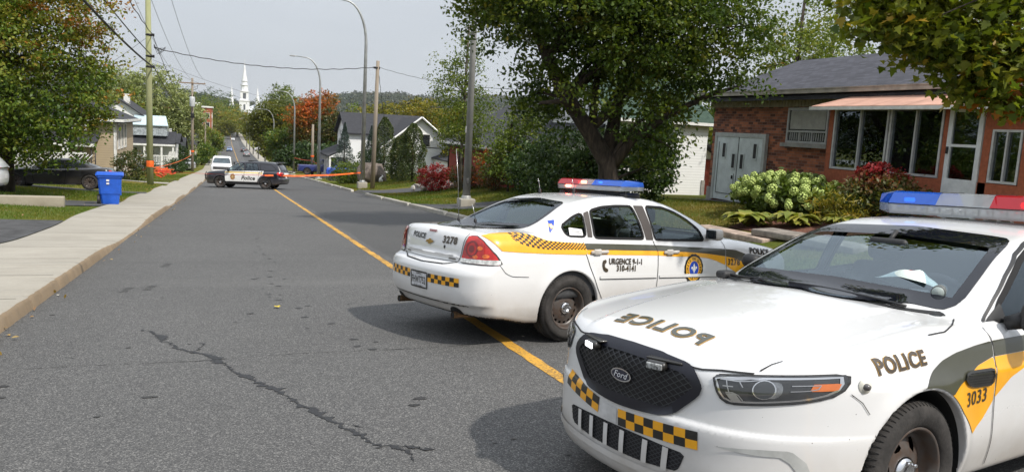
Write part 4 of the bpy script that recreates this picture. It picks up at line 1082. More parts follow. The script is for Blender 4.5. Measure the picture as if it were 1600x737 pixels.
    for s_ in (1, -1):
        P = [(s_*a, b) for a, b in tl]
        t = decal(B, root, 'tail_light', 'rear', P, mat('red lamp glass', (.50,.010,.006), rough=.06, var=.25, scale=14, coat=1), .010, .03)
        decal(B, t, 'reversing_lamp', 'rear', [(s_*a, b) for a, b in [(.546,.838),(.868,.842),(.875,.797),(.545,.80)]], mat('clear lamp', (.62,.63,.62), rough=.15, var=.3, scale=30, coat=1), .0125, .03)
        ring_decal(B, t, 'lamp_seal', 'rear', outline(P, .03, .01), .006, .006, M_trim, .008)
        ring_decal(B, t, 'round_lamp', 'rear', [(s_*.655 + .062*math.cos(q), .935 + .07*math.sin(q)) for q in np.linspace(0, 2*math.pi, 32, endpoint=False)], .006, .01, mat('dark red lamp', (.16,.004,.004), rough=.1, coat=1, var=0), .0125)
        decal(B, t, 'round_lamp', 'rear', [(s_*.655 + .03*math.cos(q), .935 + .034*math.sin(q)) for q in np.linspace(0, 2*math.pi, 20, endpoint=False)], MATS['dark red lamp'], .0125, .02)
        for (bx, bz) in ((.735,.945),(.70,.865),(.79,.875)):
            decal(B, t, 'bulb_reflector', 'rear', [(s_*bx + .026*math.cos(q), bz + .020*math.sin(q)) for q in np.linspace(0, 2*math.pi, 12, endpoint=False)], mat('orange red lamp', (.95,.16,.02), rough=.08, coat=1, var=.3, scale=40), .0125, .02)
    lidx = [(-.56,1.07),(-.545,1.0),(-.53,.85),(-.515,.80),(-.36,.765),(0,.755),(.36,.765),(.515,.80),(.53,.85),(.545,1.0),(.56,1.07)]
    strips(B, root, 'shut_line', [('rear', lidx, .007), ('right', [(-2.24,.80),(-2.19,.73),(-2.12,.69),(-1.92,.676)], .0045), ('rear', [(-.50,.80),(0,.79),(.50,.80)], .004)] +
           [(h, l, .007) for h in ('right', 'left') for l in ([(-.20,.98),(-.165,.878),(-.168,.745),(-.18,.5),(-.19,.27)], [(-1.185,.985),(-1.20,.88),(-1.15,.738),(-1.045,.511),(-.93,.33),(-.86,.26)], [(.972,.94),(.972,.807),(.983,.679),(.99,.5),(.96,.27)], [(-.86,.26),(0,.25),(.96,.25)])], V_gap, .0048)
    letters(B, root, 'police_lettering', 'rear', 'POLICE', (-.245, .992), .070, V_dark, sx=1.12, bold=.045, rot=-.02)
    letters(B, root, 'number_lettering', 'rear', '3278', (.335, .985), .090, V_brown, sx=1.15, bold=.05, space=1.15)
    bow = np.array([(-.075,-.012),(-.06,.012),(-.022,.012),(-.022,.026),(.026,.026),(.026,.012),(.075,.012),(.06,-.012),(.022,-.012),(.022,-.026),(-.026,-.026),(-.026,-.012)])
    decal(B, root, 'maker_badge', 'rear', bow + np.array([-.005, .950]), mat('gold badge', (.45,.28,.08), rough=.3, metal=.8, var=.1), .012, .02)
    decal(B, root, 'high_brake_lamp', 'rear', [(-.07,1.045),(.07,1.045),(.075,1.062),(-.075,1.062)], mat('dark red lamp', (.16,.004,.004)), .008, .03)
    decal(B, root, 'lock', 'rear', [(.265+.014*math.cos(t), .921+.018*math.sin(t)) for t in np.linspace(0, 2*math.pi, 14, endpoint=False)], M_trim, .006, .02)
    decal(B, root, 'model_badge', 'rear', [(.36,.812),(.47,.812),(.47,.828),(.36,.828)], mat('grey badge', (.16,.15,.13), var=.4, scale=60), .006, .02)
    decal(B, root, 'model_badge', 'rear', [(-.47,.815),(-.38,.810),(-.38,.825),(-.47,.83)], MATS['grey badge'], .006, .02)
    checks(B, root, 'chequered_strip', 'rear', (.178,.615), (.645,.618), .082, 8, 2)
    checks(B, root, 'chequered_strip', 'rear', (-.62,.628), (-.17,.622), .082, 8, 2)
    # number plate
    pl = decal(B, root, 'number_plate', 'rear', [(-.135,.505),(.165,.505),(.165,.655),(-.135,.655)], mat('plate white', (.62,.63,.66), rough=.4, var=.15, scale=25), .006, .04)
    ring_decal(B, pl, 'plate_frame', 'rear', outline([(-.135,.505),(.165,.505),(.165,.655),(-.135,.655)], .03, 0), .008, .008, V_dark, .008)
    letters(B, pl, 'plate_lettering', 'rear', 'FHW7752', (.012, .573), .098, V_dark, sx=.62, bold=.01, off=.009)
    letters(B, pl, 'plate_lettering', 'rear', 'Québec', (.012, .638), .028, V_dark, bold=.01, off=.009)
    letters(B, pl, 'plate_lettering', 'rear', 'Je me souviens', (.012, .52), .024, V_dark, bold=.005, off=.009)
    # big roof number on the boot lid, read from the rear
    letters(B, root, 'boot_lettering', 'top', '3278', (.02, -2.19), .40, V_dark, sx=.92, bold=-.005, space=1.1, off=.004, bend=lambda V: V*np.array([1, -1.]))
    # handles, mouldings
    for y_ in (-1.04, .02):
        for s_, h in ((1, 'right'), (-1, 'left')):
            X = B.side([y_], [.885 if y_ < -.5 else .850], s_)[0]
            m_ = MB(); m_.rbox((0, .02, 0), (.022, .24, .034), .011); m_.rbox((0, -.01, 0), (.030, .10, .062), .015)
            o = m_.build('door_handle', M_white, root); o.location = X + np.array([s_*.018, 0, 0])
    strips(B, root, 'door_moulding', [(h, l, .034) for h in ('right', 'left') for l in ([(-1.02,.632),(-.195,.602)], [(-.15,.600),(.955,.558)])], M_white, .012)
    strips(B, root, 'moulding_shadow', [(h, l, .008) for h in ('right', 'left') for l in ([(-1.02,.612),(-.195,.582)], [(-.15,.580),(.955,.538)])], V_gap, .009)
    for s_ in (1, -1): mirror_part(root, B, (s_*.90, .70, 1.035), s_, M_white, (.20,.12,.13))
    for s_ in (1, -1):
        e = MB(); e.tube([(s_*.53,-2.25,.290),(s_*.53,-2.525,.298)], .034, 16, cap=False); e.tube([(s_*.53,-2.525,.298),(s_*.53,-2.40,.295)], .027, 16, mi=1)
        e.build('exhaust_pipe', [mat('rusty exhaust', (.35,.22,.12), rough=.45, metal=.7, var=.4), M_under], root)
        decal(B, root, 'exhaust_cutout', 'rear', [(s_*.53 + .085*math.cos(t), .318 + .062*math.sin(t)) for t in np.linspace(0, math.pi, 14)], M_under, .004, .03)
    for y_ in (1.405, -1.405):
        for s_ in (1, -1): make_wheel(root, (s_*.80, y_, .335), .338, .225, .212, 'holes', s_, steer=.0)
    # inside
    seats(root, [(.35, True)], .55, top=1.12); seats(root, [(-.95, False)], .55, xs=(-.33, .33), top=1.05, w=.6)
    d = MB(); d.rbox((0, .95, .86), (1.5, .5, .22), .08); d.rbox((0, -.28, .78), (1.35, .05, .40), .02); d.build('dashboard', M_int, root)
    st = MB(); st.lathe([(.19 + .014*math.cos(t), .014*math.sin(t)) for t in np.linspace(0, 2*math.pi, 9)], 'Y', (0, 0, 0), 24); o = st.build('steering_wheel', M_plastic, root); o.location = (-.38, .66, .93); o.rotation_euler = (R(-25), 0, 0)
    # aerials
    for (x, y_, h, dx) in ((-.34,-1.93,.78,.04), (-.02,-1.93,.20,.02), (-.36,-.82,.17,.0), (-.02,-.60,.16,.0)):
        z0 = float(B.top([x], [y_])[0][2]); a = MB(); a.lathe([(.016, 0), (.016, .045), (.008, .055), (.001, .056)], 'Z', (x, y_, z0), 12); a.tube([(x, y_, z0+.05), (x-dx*.5, y_-.01, z0+h*.6), (x-dx, y_-.03, z0+h)], [.0035, .003, .0022], 6, 1)
        a.build('aerial', [M_trim, M_alu], root)
    light_bar(root, (0, -.24, 1.545), 1.36, .34, .135, [(-.68,-.16,L_red), (-.16,.06,L_clear), (.06,.68,L_blue)], [(-.36,-.15,-.020,(1,.10,.06),22,.032), (-.12,-.12,.030,(1,.35,.10),9,.032), (.14,-.10,.035,(.05,.5,1),7,.02), (-.20,-.10,.030,(1,.2,.1),4,.03)])
    car_pose(root, 4.232, 8.176, 1.279)
    return root

# ---- white saloon seen from its left front corner
def build_interceptor():
    B = TAURUS
    root = thing('police_car', 'nearest white police saloon with a black mesh grille, numbered 3033', 'police car')
    ws = [(.735,1.035),(.612,1.36),(.46,1.372),(0,1.392),(-.46,1.372),(-.612,1.36),(-.735,1.035),(-.52,1.052),(0,1.068),(.52,1.052)]
    W_ = [dict(how='front', name='windscreen', out=outline(ws, r=.05), glass=G_screen, o=.012, i=.04, seal=M_frit),
          dict(how='side', name='front_door_window', out=outline([(-.20,1.0),(.70,.985),(.60,1.07),(.42,1.17),(.22,1.268),(.05,1.325),(-.18,1.35)], r=.03), glass=G_car),
          dict(how='side', name='rear_door_window', out=outline([(-1.15,1.05),(-.30,1.01),(-.30,1.35),(-.75,1.34),(-1.05,1.29)], r=.03), glass=G_car),
          dict(how='rear', name='rear_window', out=outline([(-.60,1.17),(0,1.16),(.60,1.17),(.48,1.36),(0,1.385),(-.48,1.36)], r=.05), glass=G_car, i=.03, seal=M_frit)]
    build_body(B, root, .0145, (0, -2.85, .1), (1.06, 2.65, 1.62), M_white, W_, liner_y=(-1.9, .97))
    fit_windows(B, root, W_)
    L = 'left'
    # livery
    grey = [(1.50,.72),(1.455,.775),(1.386,.819),(1.29,.857),(1.178,.881),(1.0,.90),(.845,.909),(.845,.836),(1.0,.805),(1.161,.735),(1.263,.683),(1.30,.66)]
    for h in ('left', 'right'):
        decal(B, root, 'grey_side_band', h, clear_arch(B, grey), V_grey, .0035)
        decal(B, root, 'grey_side_band', h, [(.832,.909),(.504,.911),(.0,.905),(-1.2,.93),(-1.2,.85),(.0,.83),(.545,.836),(.832,.834)], V_grey, .0025)
        decal(B, root, 'yellow_side_band', h, clear_arch(B, [(1.263,.682),(1.161,.733),(1.0,.804),(.845,.834),(.845,.615),(.93,.53),(1.022,.470),(1.06,.52),(1.124,.583),(1.19,.64)]), V_yellow, .003)
        decal(B, root, 'yellow_side_band', h, [(.832,.832),(.545,.834),(0,.828),(-1.2,.85),(-1.2,.80),(0,.77),(.40,.776),(.551,.760),(.69,.718),(.832,.628)], V_yellow, .0022)
    letters(B, root, 'police_lettering', L, 'POLICE', (1.60,.870), .086, mat('gold vinyl edge', (.72,.42,.10), rough=.4, var=.05), sx=1.12, bold=.050, rot=.045, off=.0045, space=1.16)
    letters(B, root, 'police_lettering', L, 'POLICE', (1.60,.870), .086, V_brown, sx=1.12, bold=.034, rot=.045, off=.0065, space=1.16)
    letters(B, root, 'number_lettering', L, '3033', (1.01,.650), .100, V_brown, sx=.90, bold=.012, rot=.05, off=.006, space=1.1)
    v = decal(B, root, 'wing_vent', L, outline([(1.14,.768),(1.10,.785),(.862,.780),(.875,.703),(1.06,.710),(1.12,.735)], .03, .02), M_plastic, .008, .03)
    ring_decal(B, v, 'vent_rim', L, outline([(1.14,.768),(1.10,.785),(.862,.780),(.875,.703),(1.06,.710),(1.12,.735)], .025, .02), .003, .009, V_dark, .012)
    strips(B, v, 'vent_bar', [(L, [(1.10,.745+.012*i),(.88,.735+.013*i)], .004) for i in range(-2, 3)] + [(L, [(1.09-.05*i,.715),(1.06-.05*i,.775)], .003) for i in range(5)], V_dark, .0105)
    # mirrored bonnet lettering, meant for a rear-view mirror
    bend = lambda V: V
    for m_, b_, o_ in ((MATS['gold vinyl edge'], .052, .0045), (V_grey, .034, .0065)):
        letters(B, root, 'bonnet_lettering', 'top', 'POLICE', (-.03, 2.215), .140, m_, o_, bold=b_, sx=1.20, space=1.18, curve=-.10)
    # shut lines
    sl_ = [('top', [(sx*.668,2.235),(sx*.685,2.18),(sx*.70,2.13)], .006) for sx in (1, -1)] + [('top', [(sx*.862,1.30),(sx*.868,1.16),(sx*.835,1.045),(sx*.78,.93)], .007) for sx in (1, -1)] + [
           ('front', [(-.655,.829),(-.53,.822),(-.43,.808),(-.2,.838),(0,.842),(.2,.838),(.43,.808),(.53,.822),(.655,.829)], .007)]
    for h in ('left', 'right'):
        sl_ += [(h, l, .0065) for l in ([(.835,.965),(.84,.883),(.845,.722),(.825,.5),(.80,.27)], [(-.25,1.0),(-.27,.6),(-.22,.28)], [(-1.3,1.04),(-1.27,.8),(-1.0,.4)])]
    sl_ += [(h, [(1.93,.765),(1.86,.715),(1.835,.672)], .0035) for h in ('left', 'right')]
    strips(B, root, 'shut_line', sl_, V_gap, .0045)
    strips(B, root, 'windscreen_trim', [(h, [(.78,.985),(.62,1.085),(.42,1.195),(.2,1.298),(.02,1.355),(-.2,1.382)], .012) for h in ('left', 'right')], M_trim, .006)
    # grille
    gout = [(x_ - .012, z_) for x_, z_ in [(-.31,.566),(0,.552),(.30,.568),(.470,.728),(.385,.815),(.2,.832),(0,.836),(-.2,.832),(-.40,.815),(-.480,.728)]]
    g = decal(B, root, 'grille', 'front', outline(gout, .03, .05), mat('grille recess', (.006,.006,.008), rough=.6, var=0), .003, .04)
    ring_decal(B, g, 'grille_frame', 'front', outline(gout, .03, .05), .004, .040, mat('navy black frame', (.009,.010,.019), rough=.35, var=.1), .014)
    gi = offset_poly(outline(gout, .02, .05), -.03)
    lines = []
    for sgn in (1, -1):
        for k in range(-26, 27):
            c0 = k*.048
            ts = np.linspace(-.6, .6, 121); P = np.stack([c0 + ts, .70 + sgn*ts*.62], -1); ins = inpoly(P, gi)
            if ins.sum() > 3:
                i = np.where(ins)[0]; lines.append(('front', [tuple(P[i[0]]), tuple(P[i[-1]])], .0042))
    strips(B, g, 'grille_mesh', lines, mat('grille mesh', (.034,.036,.042), rough=.4, var=0), .010, .05)
    el = lambda a, b, n=32: [(-.004 + a*math.cos(t), .690 + b*math.sin(t)) for t in np.linspace(0, 2*math.pi, n, endpoint=False)]
    bd = decal(B, root, 'maker_badge', 'front', el(.076,.032), M_chrome, .018, .03)
    decal(B, bd, 'badge_face', 'front', el(.066,.025), mat('badge navy', (.008,.012,.035), rough=.2, var=0, coat=1), .020, .03)
    letters(B, bd, 'badge_script', 'front', 'Ford', (-.004,.691), .044, mat('badge silver', (.7,.7,.72), rough=.3, var=0), .0225, bold=.004, shear=.35, sx=1.1)
    for (x0, m_) in ((.235, emit('white led', (.95,.97,1.0), 2.2)), (-.235, mat('led lens off', (.35,.36,.36), rough=.2, var=.5, scale=60))):
        X = B.front([x0], [.795])[0]; q = MB(); q.rbox((0, .02, -.002), (.105, .05, .042), .018); o = q.build('grille_lamp', V_dark, root); o.location = X + np.array([0, .012, 0]); o.rotation_euler = (0, 0, -.28*x0/.235)
        q = MB(); q.rbox((0, .046, -.004), (.085, .012, .030), .013); q.build('lamp_lens', m_, o)
        q = MB(); q.rbox((-.03 if x0 < 0 else .03, -.01, .022), (.19, .05, .012), .005); q.build('lamp_bracket', V_dark, o)
    # chequers on the bumper
    checks(B, root, 'chequered_strip', 'front', (-.487,.501), (-.015,.484), .082, 8, 2)
    checks(B, root, 'chequered_strip', 'front', (.146,.500), (.50,.556), .080, 6, 2)
    decal(B, root, 'plate_holder', 'front', [(-.005,.445),(.132,.455),(.132,.53),(-.005,.525)], mat('grey plate holder', (.55,.55,.55), rough=.5, var=.2), .004, .04)
    # lower intake with white uprights
    it = outline([(-.43,.425),(-.2,.437),(0,.440),(.2,.437),(.43,.425),(.40,.335),(.2,.318),(0,.315),(-.2,.318),(-.40,.335)], .03, .012)
    i0 = decal(B, root, 'lower_intake', 'front', it, MATS['grille recess'], .003, .04)
    lines = []
    for sgn in (1, -1):
        for k in range(-20, 21):
            ts = np.linspace(-.3, .3, 81); P = np.stack([k*.034 + ts, .38 + sgn*ts*.6], -1); ins = inpoly(P, it)
            if ins.sum() > 3: i = np.where(ins)[0]; lines.append(('front', [tuple(P[i[0]]), tuple(P[i[-1]])], .004))
    strips(B, i0, 'intake_mesh', lines, MATS['grille mesh'], .006, .05)
    strips(B, i0, 'intake_upright', [('front', [(x, .432), (x*.98, .322)], .032) for x in (-.335,-.215,-.06,.065,.19,.305)], M_white, .016, .03)
    strips(B, root, 'bumper_lip', [('front', [(-.80,.30),(-.6,.292),(-.3,.283),(0,.280),(.3,.283),(.6,.292),(.80,.30)], .035)], M_white, .010, .04)
    # fog lamp recess
    for s_ in (1, -1):
        P = [(s_*a, b) for a, b in [(.56,.497),(.72,.515),(.80,.518),(.835,.47),(.85,.40),(.83,.385),(.80,.46),(.775,.487),(.70,.487)]]
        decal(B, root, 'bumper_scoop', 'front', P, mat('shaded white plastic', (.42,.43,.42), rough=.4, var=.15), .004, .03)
    # headlights
    hl = [(.508,.802),(.64,.820),(.77,.836),(.878,.848),(.893,.840),(.893,.80),(.885,.765),(.85,.742),(.80,.724),(.70,.704),(.590,.690),(.55,.71)]
    for s_ in (1, -1):
        P = outline([(s_*a, b) for a, b in hl], .02, .015)
        h = decal(B, root, 'headlight', 'front', P, mat('headlamp housing', (.045,.048,.052), rough=.12, var=.25, scale=5, coat=1), .006, .03)
        ring_decal(B, h, 'lamp_seal', 'front', P, .0035, .002, V_gap, .006)
        ring_decal(B, h, 'chrome_bezel', 'front', offset_poly(P, -.011), .003, .005, M_chrome, .0085)
        cx, cz = s_*.702, .770
        sq = lambda a, b, n=24: [(cx + s_*a*math.cos(t), cz + b*math.sin(t)) for t in np.linspace(0, 2*math.pi, n, endpoint=False)]
        decal(B, h, 'lamp_reflector', 'front', [(s_*a, b) for a, b in [(.69,.805),(.745,.806),(.755,.785),(.755,.760),(.74,.738),(.69,.731)]], mat('lamp bowl', (.30,.31,.32), rough=.2, metal=.8, var=.3, scale=20), .0085, .02)
        pr = decal(B, h, 'projector', 'front', sq(.036,.040), M_chrome, .011, .02)
        decal(B, pr, 'projector_lens', 'front', sq(.032,.0365), mat('projector glass', (.05,.055,.06), rough=.03, var=0, coat=1), .015, .02)
        decal(B, h, 'turn_signal', 'front', [(s_*a, b) for a, b in [(.825,.806),(.880,.812),(.878,.782),(.85,.778),(.82,.776)]], L_amber, .009, .02)
        strips(B, h, 'light_guide', [('front', [(s_*a, b) for a, b in l], .004) for l in ([(.775,.795),(.845,.803),(.835,.782),(.785,.773),(.775,.772)], [(.545,.79),(.62,.792),(.66,.80),(.70,.812)], [(.56,.765),(.60,.768)], [(.575,.74),(.615,.745),(.64,.715)], [(.62,.79),(.635,.77)], [(.565,.80),(.59,.735)])], M_alu, .010, .02)
        decal(B, h, 'inner_lamp', 'front', [(s_*a, b) for a, b in [(.545,.795),(.63,.812),(.69,.817),(.63,.798),(.55,.788)]], M_alu, .009, .02)
        decal(B, h, 'inner_lamp', 'front', [(s_*a, b) for a, b in [(.575,.735),(.61,.742),(.635,.712),(.60,.706)]], M_alu, .009, .02)
    # round lamp on the wing
    X = B.side([1.86], [.795], -1)[0]; q = MB(); q.lathe([(.001,.012),(.012,.012),(.014,.008),(.032,.006),(.036,0)], 'X', n=20); o = q.build('wing_lamp', mat('ivory plastic', (.66,.65,.58), rough=.4), root); o.location = X; o.rotation_euler = (0, math.pi, -.22)
    q = MB(); q.lathe([(.001,.026),(.012,.024),(.016,.012),(.017,.008)], 'X', n=16); q.build('lamp_lens', mat('smoked lens', (.10,.09,.09), rough=.15, var=.3, coat=1), o)
    # wipers and cowl
    decal(B, root, 'cowl', 'top', [(-.74,.93),(-.52,1.075),(-.25,1.135),(0,1.15),(.25,1.135),(.52,1.075),(.74,.93),(.70,.90),(.5,1.02),(.25,1.075),(0,1.085),(-.25,1.075),(-.5,1.02),(-.70,.90)], M_plastic, .004, .05)
    for pts in ([(.70,.93),(.5,1.02),(.27,1.06),(.10,1.04)], [(.12,1.08),(-.05,1.06),(-.30,1.06),(-.58,1.03)]):
        P = np.array(pts); X = B.top(resample(P, .06, False)[:, 0], resample(P, .06, False)[:, 1]); N = B.grad(X); w_ = MB(); w_.tube(X + N*.024, .008, 6); w_.tube(X + N*.012, .004, 4); w_.build('wiper', M_trim, root)
    w_ = MB(); X = B.top([.745], [.915])[0]; w_.rbox(X + np.array([.02, 0, .02]), (.09, .12, .05), .02); w_.build('cowl_corner', M_plastic, root)
    mirror_part(root, B, (-.985, .60, 1.025), -1, M_plastic, (.20,.15,.16), yaw=.1); mirror_part(root, B, (.95, .40, 1.075), 1, M_plastic, (.15,.10,.10), yaw=.1)
    decal(B, root, 'mirror_triangle', 'left', [(.76,.985),(.60,.99),(.60,1.07)], M_trim, .006)
    for y_ in (1.465, -1.434):
        for s_ in (1, -1): make_wheel(root, (s_*.835, y_, .338), .338, .240, .222, 'five', s_)
    # cabin
    seats(root, [(-.1, True)], .58, top=1.12); seats(root, [(-1.15, False)], .58, xs=(-.35, .35), top=1.06, w=.62)
    d = MB(); d.rbox((0, .72, .90), (1.56, .62, .24), .10); d.rbox((.0, .42, .80), (.5, .35, .4), .05); d.build('dashboard', mat('slate dashboard', (.030,.036,.040), rough=.8, var=.2), root)
    st = MB(); st.lathe([(.19 + .015*math.cos(t), .015*math.sin(t)) for t in np.linspace(0, 2*math.pi, 9)], 'Y', (0, 0, 0), 24); o = st.build('steering_wheel', M_plastic, root); o.location = (-.40, .36, .98); o.rotation_euler = (R(-25), 0, 0)
    rv = MB(); rv.rbox((0, .30, 1.295), (.25, .05, .075), .03); rv.tube([(0, .30, 1.31), (0, .22, 1.375)], .015, 6); rv.build('rear_view_mirror', M_plastic, root)
    cg = MB(); cg.box((0, -.48, 1.12), (1.2, .012, .40)); cg.build('partition', lens('smoked partition', (.25,.28,.28), .35), root)
    light_bar(root, (0, -.62, 1.535), 1.28, .36, .18, [(-.64,-.22,L_red), (-.22,.14,L_clear), (.14,.64,L_blue)], [(.40,.06,.03,(.04,.45,1),3.5,.03), (-.42,.10,.03,(1,.04,.02),6,.035)])
    car_pose(root, 4.20728, 3.79546, 4.49836)
    # things lying on the dashboard
    M4 = root.matrix_world
    bag = MB(); n_ = 18
    Vb, Fb = [], []
    for i in range(n_):
        for j in range(10):
            u, w = i/(n_-1)*2-1, j/9*2-1
            e = max(0, 1-abs(u)**3)*max(0, 1-abs(w)**4)
            Vb.append((u*.165, w*.10, .012 + .060*e*(1 + .35*math.sin(5*u+2*w)*math.cos(3*w)) - .02*abs(u)))
    for i in range(n_-1):
        for j in range(9): Fb.append((i*10+j, (i+1)*10+j, (i+1)*10+j+1, i*10+j+1))
    mi = [1 if 3 < (f_[0]//10) < 10 and 1 < (f_[0] % 10) < 6 else 0 for f_ in Fb]
    o = np_mesh('paper_bag', Vb, Fb, [mat('pale paper', (.62,.70,.66), rough=.7, var=.12, scale=12), mat('red print paper', (.62,.05,.05), rough=.7, var=.1)], None, True, midx=mi)
    o.matrix_world = M4 @ Matrix.Translation((-.34, .60, 1.105)) @ Matrix.Rotation(R(18), 4, 'X') @ Matrix.Rotation(math.pi-.15, 4, 'Z') 
    tag(o, 'pale crumpled paper bag with a red patch on the nearest dashboard', 'paper bag')
    q = MB(); q.tube([(0, .08, 0), (0, .03, 0), (0, -.10, 0)], [.036, .037, .028], 16); q.rbox((.10, 0, -.03), (.10, .07, .05), .012); q.rbox((0, 0, -.06), (.05, .05, .06), .01)
    o = q.build('speed_radar', mat('grey radar case', (.12,.13,.13), rough=.5), None); o.matrix_world = M4 @ Matrix.Translation((-.57, .70, 1.10)) @ Matrix.Rotation(.4, 4, 'Z')
    tag(o, 'grey round-nosed speed radar unit on the dashboard behind the windscreen', 'radar unit')
    q2 = MB(); q2.lathe([(.031, 0), (.028, .004), (.001, .006)], 'Y', (0, .08, 0), 16); q2.build('lens', mat('pale radar lens', (.4,.46,.44), rough=.3), o)
    return root
build_saloon(); build_interceptor()
# ================================================================ trees and plants
def leaf_mat(name, cols, trans=.3):
    """leaf colour picked per leaf from a ramp, light passing through"""
    if name in MATS: return MATS[name]
    m = bpy.data.materials.new(name); m.use_nodes = True; q = NT(m); q.n.clear()
    o = q.new('ShaderNodeOutputMaterial'); at = q.new('ShaderNodeAttribute'); at.attribute_name = 'tint'
    k = len(cols); c = q.ramp(at.outputs['Fac'], [(i/(k-1), col) for i, col in enumerate(cols)])
    d = q.new('ShaderNodeBsdfPrincipled'); d.inputs['Roughness'].default_value = .45; d.inputs['Specular IOR Level'].default_value = .35; q.link(c, d.inputs['Base Color'])
    t = q.new('ShaderNodeBsdfTranslucent'); g = q.mix(1.0, c, (1.0, 1.0, .45), 'MULTIPLY'); q.link(g, t.inputs['Color'])
    x = q.new('ShaderNodeMixShader'); x.inputs[0].default_value = trans; q.link(d.outputs[0], x.inputs[1]); q.link(t.outputs[0], x.inputs[2]); q.link(x.outputs[0], o.inputs['Surface'])
    MATS[name] = m; return m
LEAF = {'oval': [(0,-.5),(.24,-.2),(.27,.1),(0,.5),(-.27,.1),(-.24,-.2)],
        'maple': [(0,-.42),(.13,-.36),(.42,-.30),(.30,-.12),(.52,.10),(.24,.10),(.20,.24),(0,.56),(-.20,.24),(-.24,.10),(-.52,.10),(-.30,-.12),(-.42,-.30),(-.13,-.36)],
        'blade': [(0,-.5),(.09,-.1),(.06,.3),(0,.5),(-.06,.3),(-.09,-.1)],
        'tri': [(-.35,-.4),(.35,-.4),(0,.5)], 'quad': [(0,-.5),(.32,0),(0,.5),(-.32,0)]}
def leaf_cloud(name, P, size, m, parent=None, shape='quad', tint=None, up=.35, seed=0, fold=.2, droop=0):
    """one mesh with a small leaf at every point of P"""
    r_ = np.random.default_rng(seed); n = len(P); S = np.array(LEAF[shape]); k = len(S)
    a = r_.normal(0, 1, (n, 3)); a[:, 2] -= droop; a /= np.linalg.norm(a, axis=1)[:, None]
    nn = r_.normal(0, 1, (n, 3)); nn[:, 2] = np.abs(nn[:, 2]) + up; nn -= (nn*a).sum(1)[:, None]*a; nn /= np.maximum(np.linalg.norm(nn, axis=1), 1e-6)[:, None]
    b = np.cross(nn, a); sz = size*r_.uniform(.65, 1.25, n)
    V = P[:, None] + sz[:, None, None]*(S[None, :, :1]*b[:, None] + S[None, :, 1:]*a[:, None] + fold*(np.abs(S[None, :, :1])*2)*nn[:, None])
    F = np.arange(n*k, dtype=np.int32).reshape(n, k)
    o = np_mesh(name, V.reshape(-1, 3), F, m, parent)
    at = o.data.attributes.new('tint', 'FLOAT', 'FACE'); at.data.foreach_set('value', np.asarray(tint if tint is not None else r_.random(n), np.float32))
    return o
def crown_points(blobs, n, seed, clump=.35, per=24, shell=.55, gap=0.0):
    """leaf positions in clumps spread through ellipsoids ((centre), (radii), weight)"""
    r_ = np.random.default_rng(seed); W = np.array([b[2] if len(b) > 2 else b[1][0]*b[1][1]*b[1][2] for b in blobs], float); W /= W.sum()
    nc = max(1, n//per); pick = r_.choice(len(blobs), nc, p=W); C = np.array([b[0] for b in blobs])[pick]; Rr = np.array([b[1] for b in blobs])[pick]
    d = r_.normal(0, 1, (nc, 3)); d /= np.linalg.norm(d, axis=1)[:, None]; rad = (shell + (1-shell)*r_.random(nc))**.8*np.where(r_.random(nc) < .22, r_.random(nc), 1)
    cc = C + d*Rr*rad[:, None]; ck = r_.uniform(.5, 1.35, nc)*clump; tint_c = r_.normal(0, .17, nc)
    P = np.repeat(cc, per, 0) + r_.normal(0, 1, (nc*per, 3))*np.repeat(ck, per)[:, None]*np.array([.58, .58, .32])
    return P, np.repeat(tint_c, per), cc
M_bark = mat('rough bark', (.050,.037,.028), rough=.95, var=.45, scale=9, bump=1.0, bscale=18, stretch=(1, 1, .25))
M_barkp = mat('grey bark', (.12,.105,.085), rough=.95, var=.4, scale=9, bump=.7, bscale=25, stretch=(1, 1, .3))
def limbs(path, r0, r1, targets, seed, mb=None, nmain=0, rb=.05):
    """trunk along path, then bent limbs reaching from it to target points"""
    r_ = np.random.default_rng(seed); mb = mb or MB(); P = [Vector(p) for p in path]; k = len(P)
    mb.tube(P, [r0 + (r1-r0)*i/(k-1) for i in range(k)], 12)
    for t in targets:
        t = Vector(t); i = min(range(1, k), key=lambda j: (P[j]-t).length + .35*abs(P[j].z - (t.z - .5*(P[j]-t).length))); s_ = P[i]; L_ = (t-s_).length
        if L_ < .05: continue
        mid = [s_ + (t-s_)*q + Vector((r_.normal(0, .05*L_), r_.normal(0, .05*L_), .16*L_*math.sin(q*math.pi) + r_.normal(0, .02*L_))) for q in (.25, .5, .75)]
        b = min(rb, .03 + .018*L_) ; mb.tube([s_] + mid + [t], [b, b*.72, b*.5, b*.3, .006], 6, cap=False)
    return mb
def tree(label, base, path, r0, blobs, n, size, leafm, seed, group=None, name='tree', shape='quad', r1=.06, clump=.35, bark=None, nl=26, per=24, tint0=.5, tint_fn=None, shell=.55, rb=.06, up=.35, droop=0, cat='tree', gaps=None):
    t = thing(name, label, cat, base, 0, group); b = np.array(base)
    P, ti, cc = crown_points(blobs, n, seed, clump, per, shell); r_ = np.random.default_rng(seed+1)
    if gaps is not None: k_ = gaps(P); P, ti = P[k_], ti[k_]
    tint = np.clip(tint0 + ti + r_.normal(0, .10, len(P)) + (tint_fn(P) if tint_fn else 0), 0, 1)
    tg = cc[r_.choice(len(cc), min(nl, len(cc)), replace=False)]
    limbs([tuple(np.array(p)-b) for p in path], r0, r1, [tuple(q-b) for q in tg], seed, rb=rb).build('trunk', bark or M_bark, t)
    leaf_cloud('crown', P-b, size, leafm, t, shape, tint, up, seed, droop=droop); return t
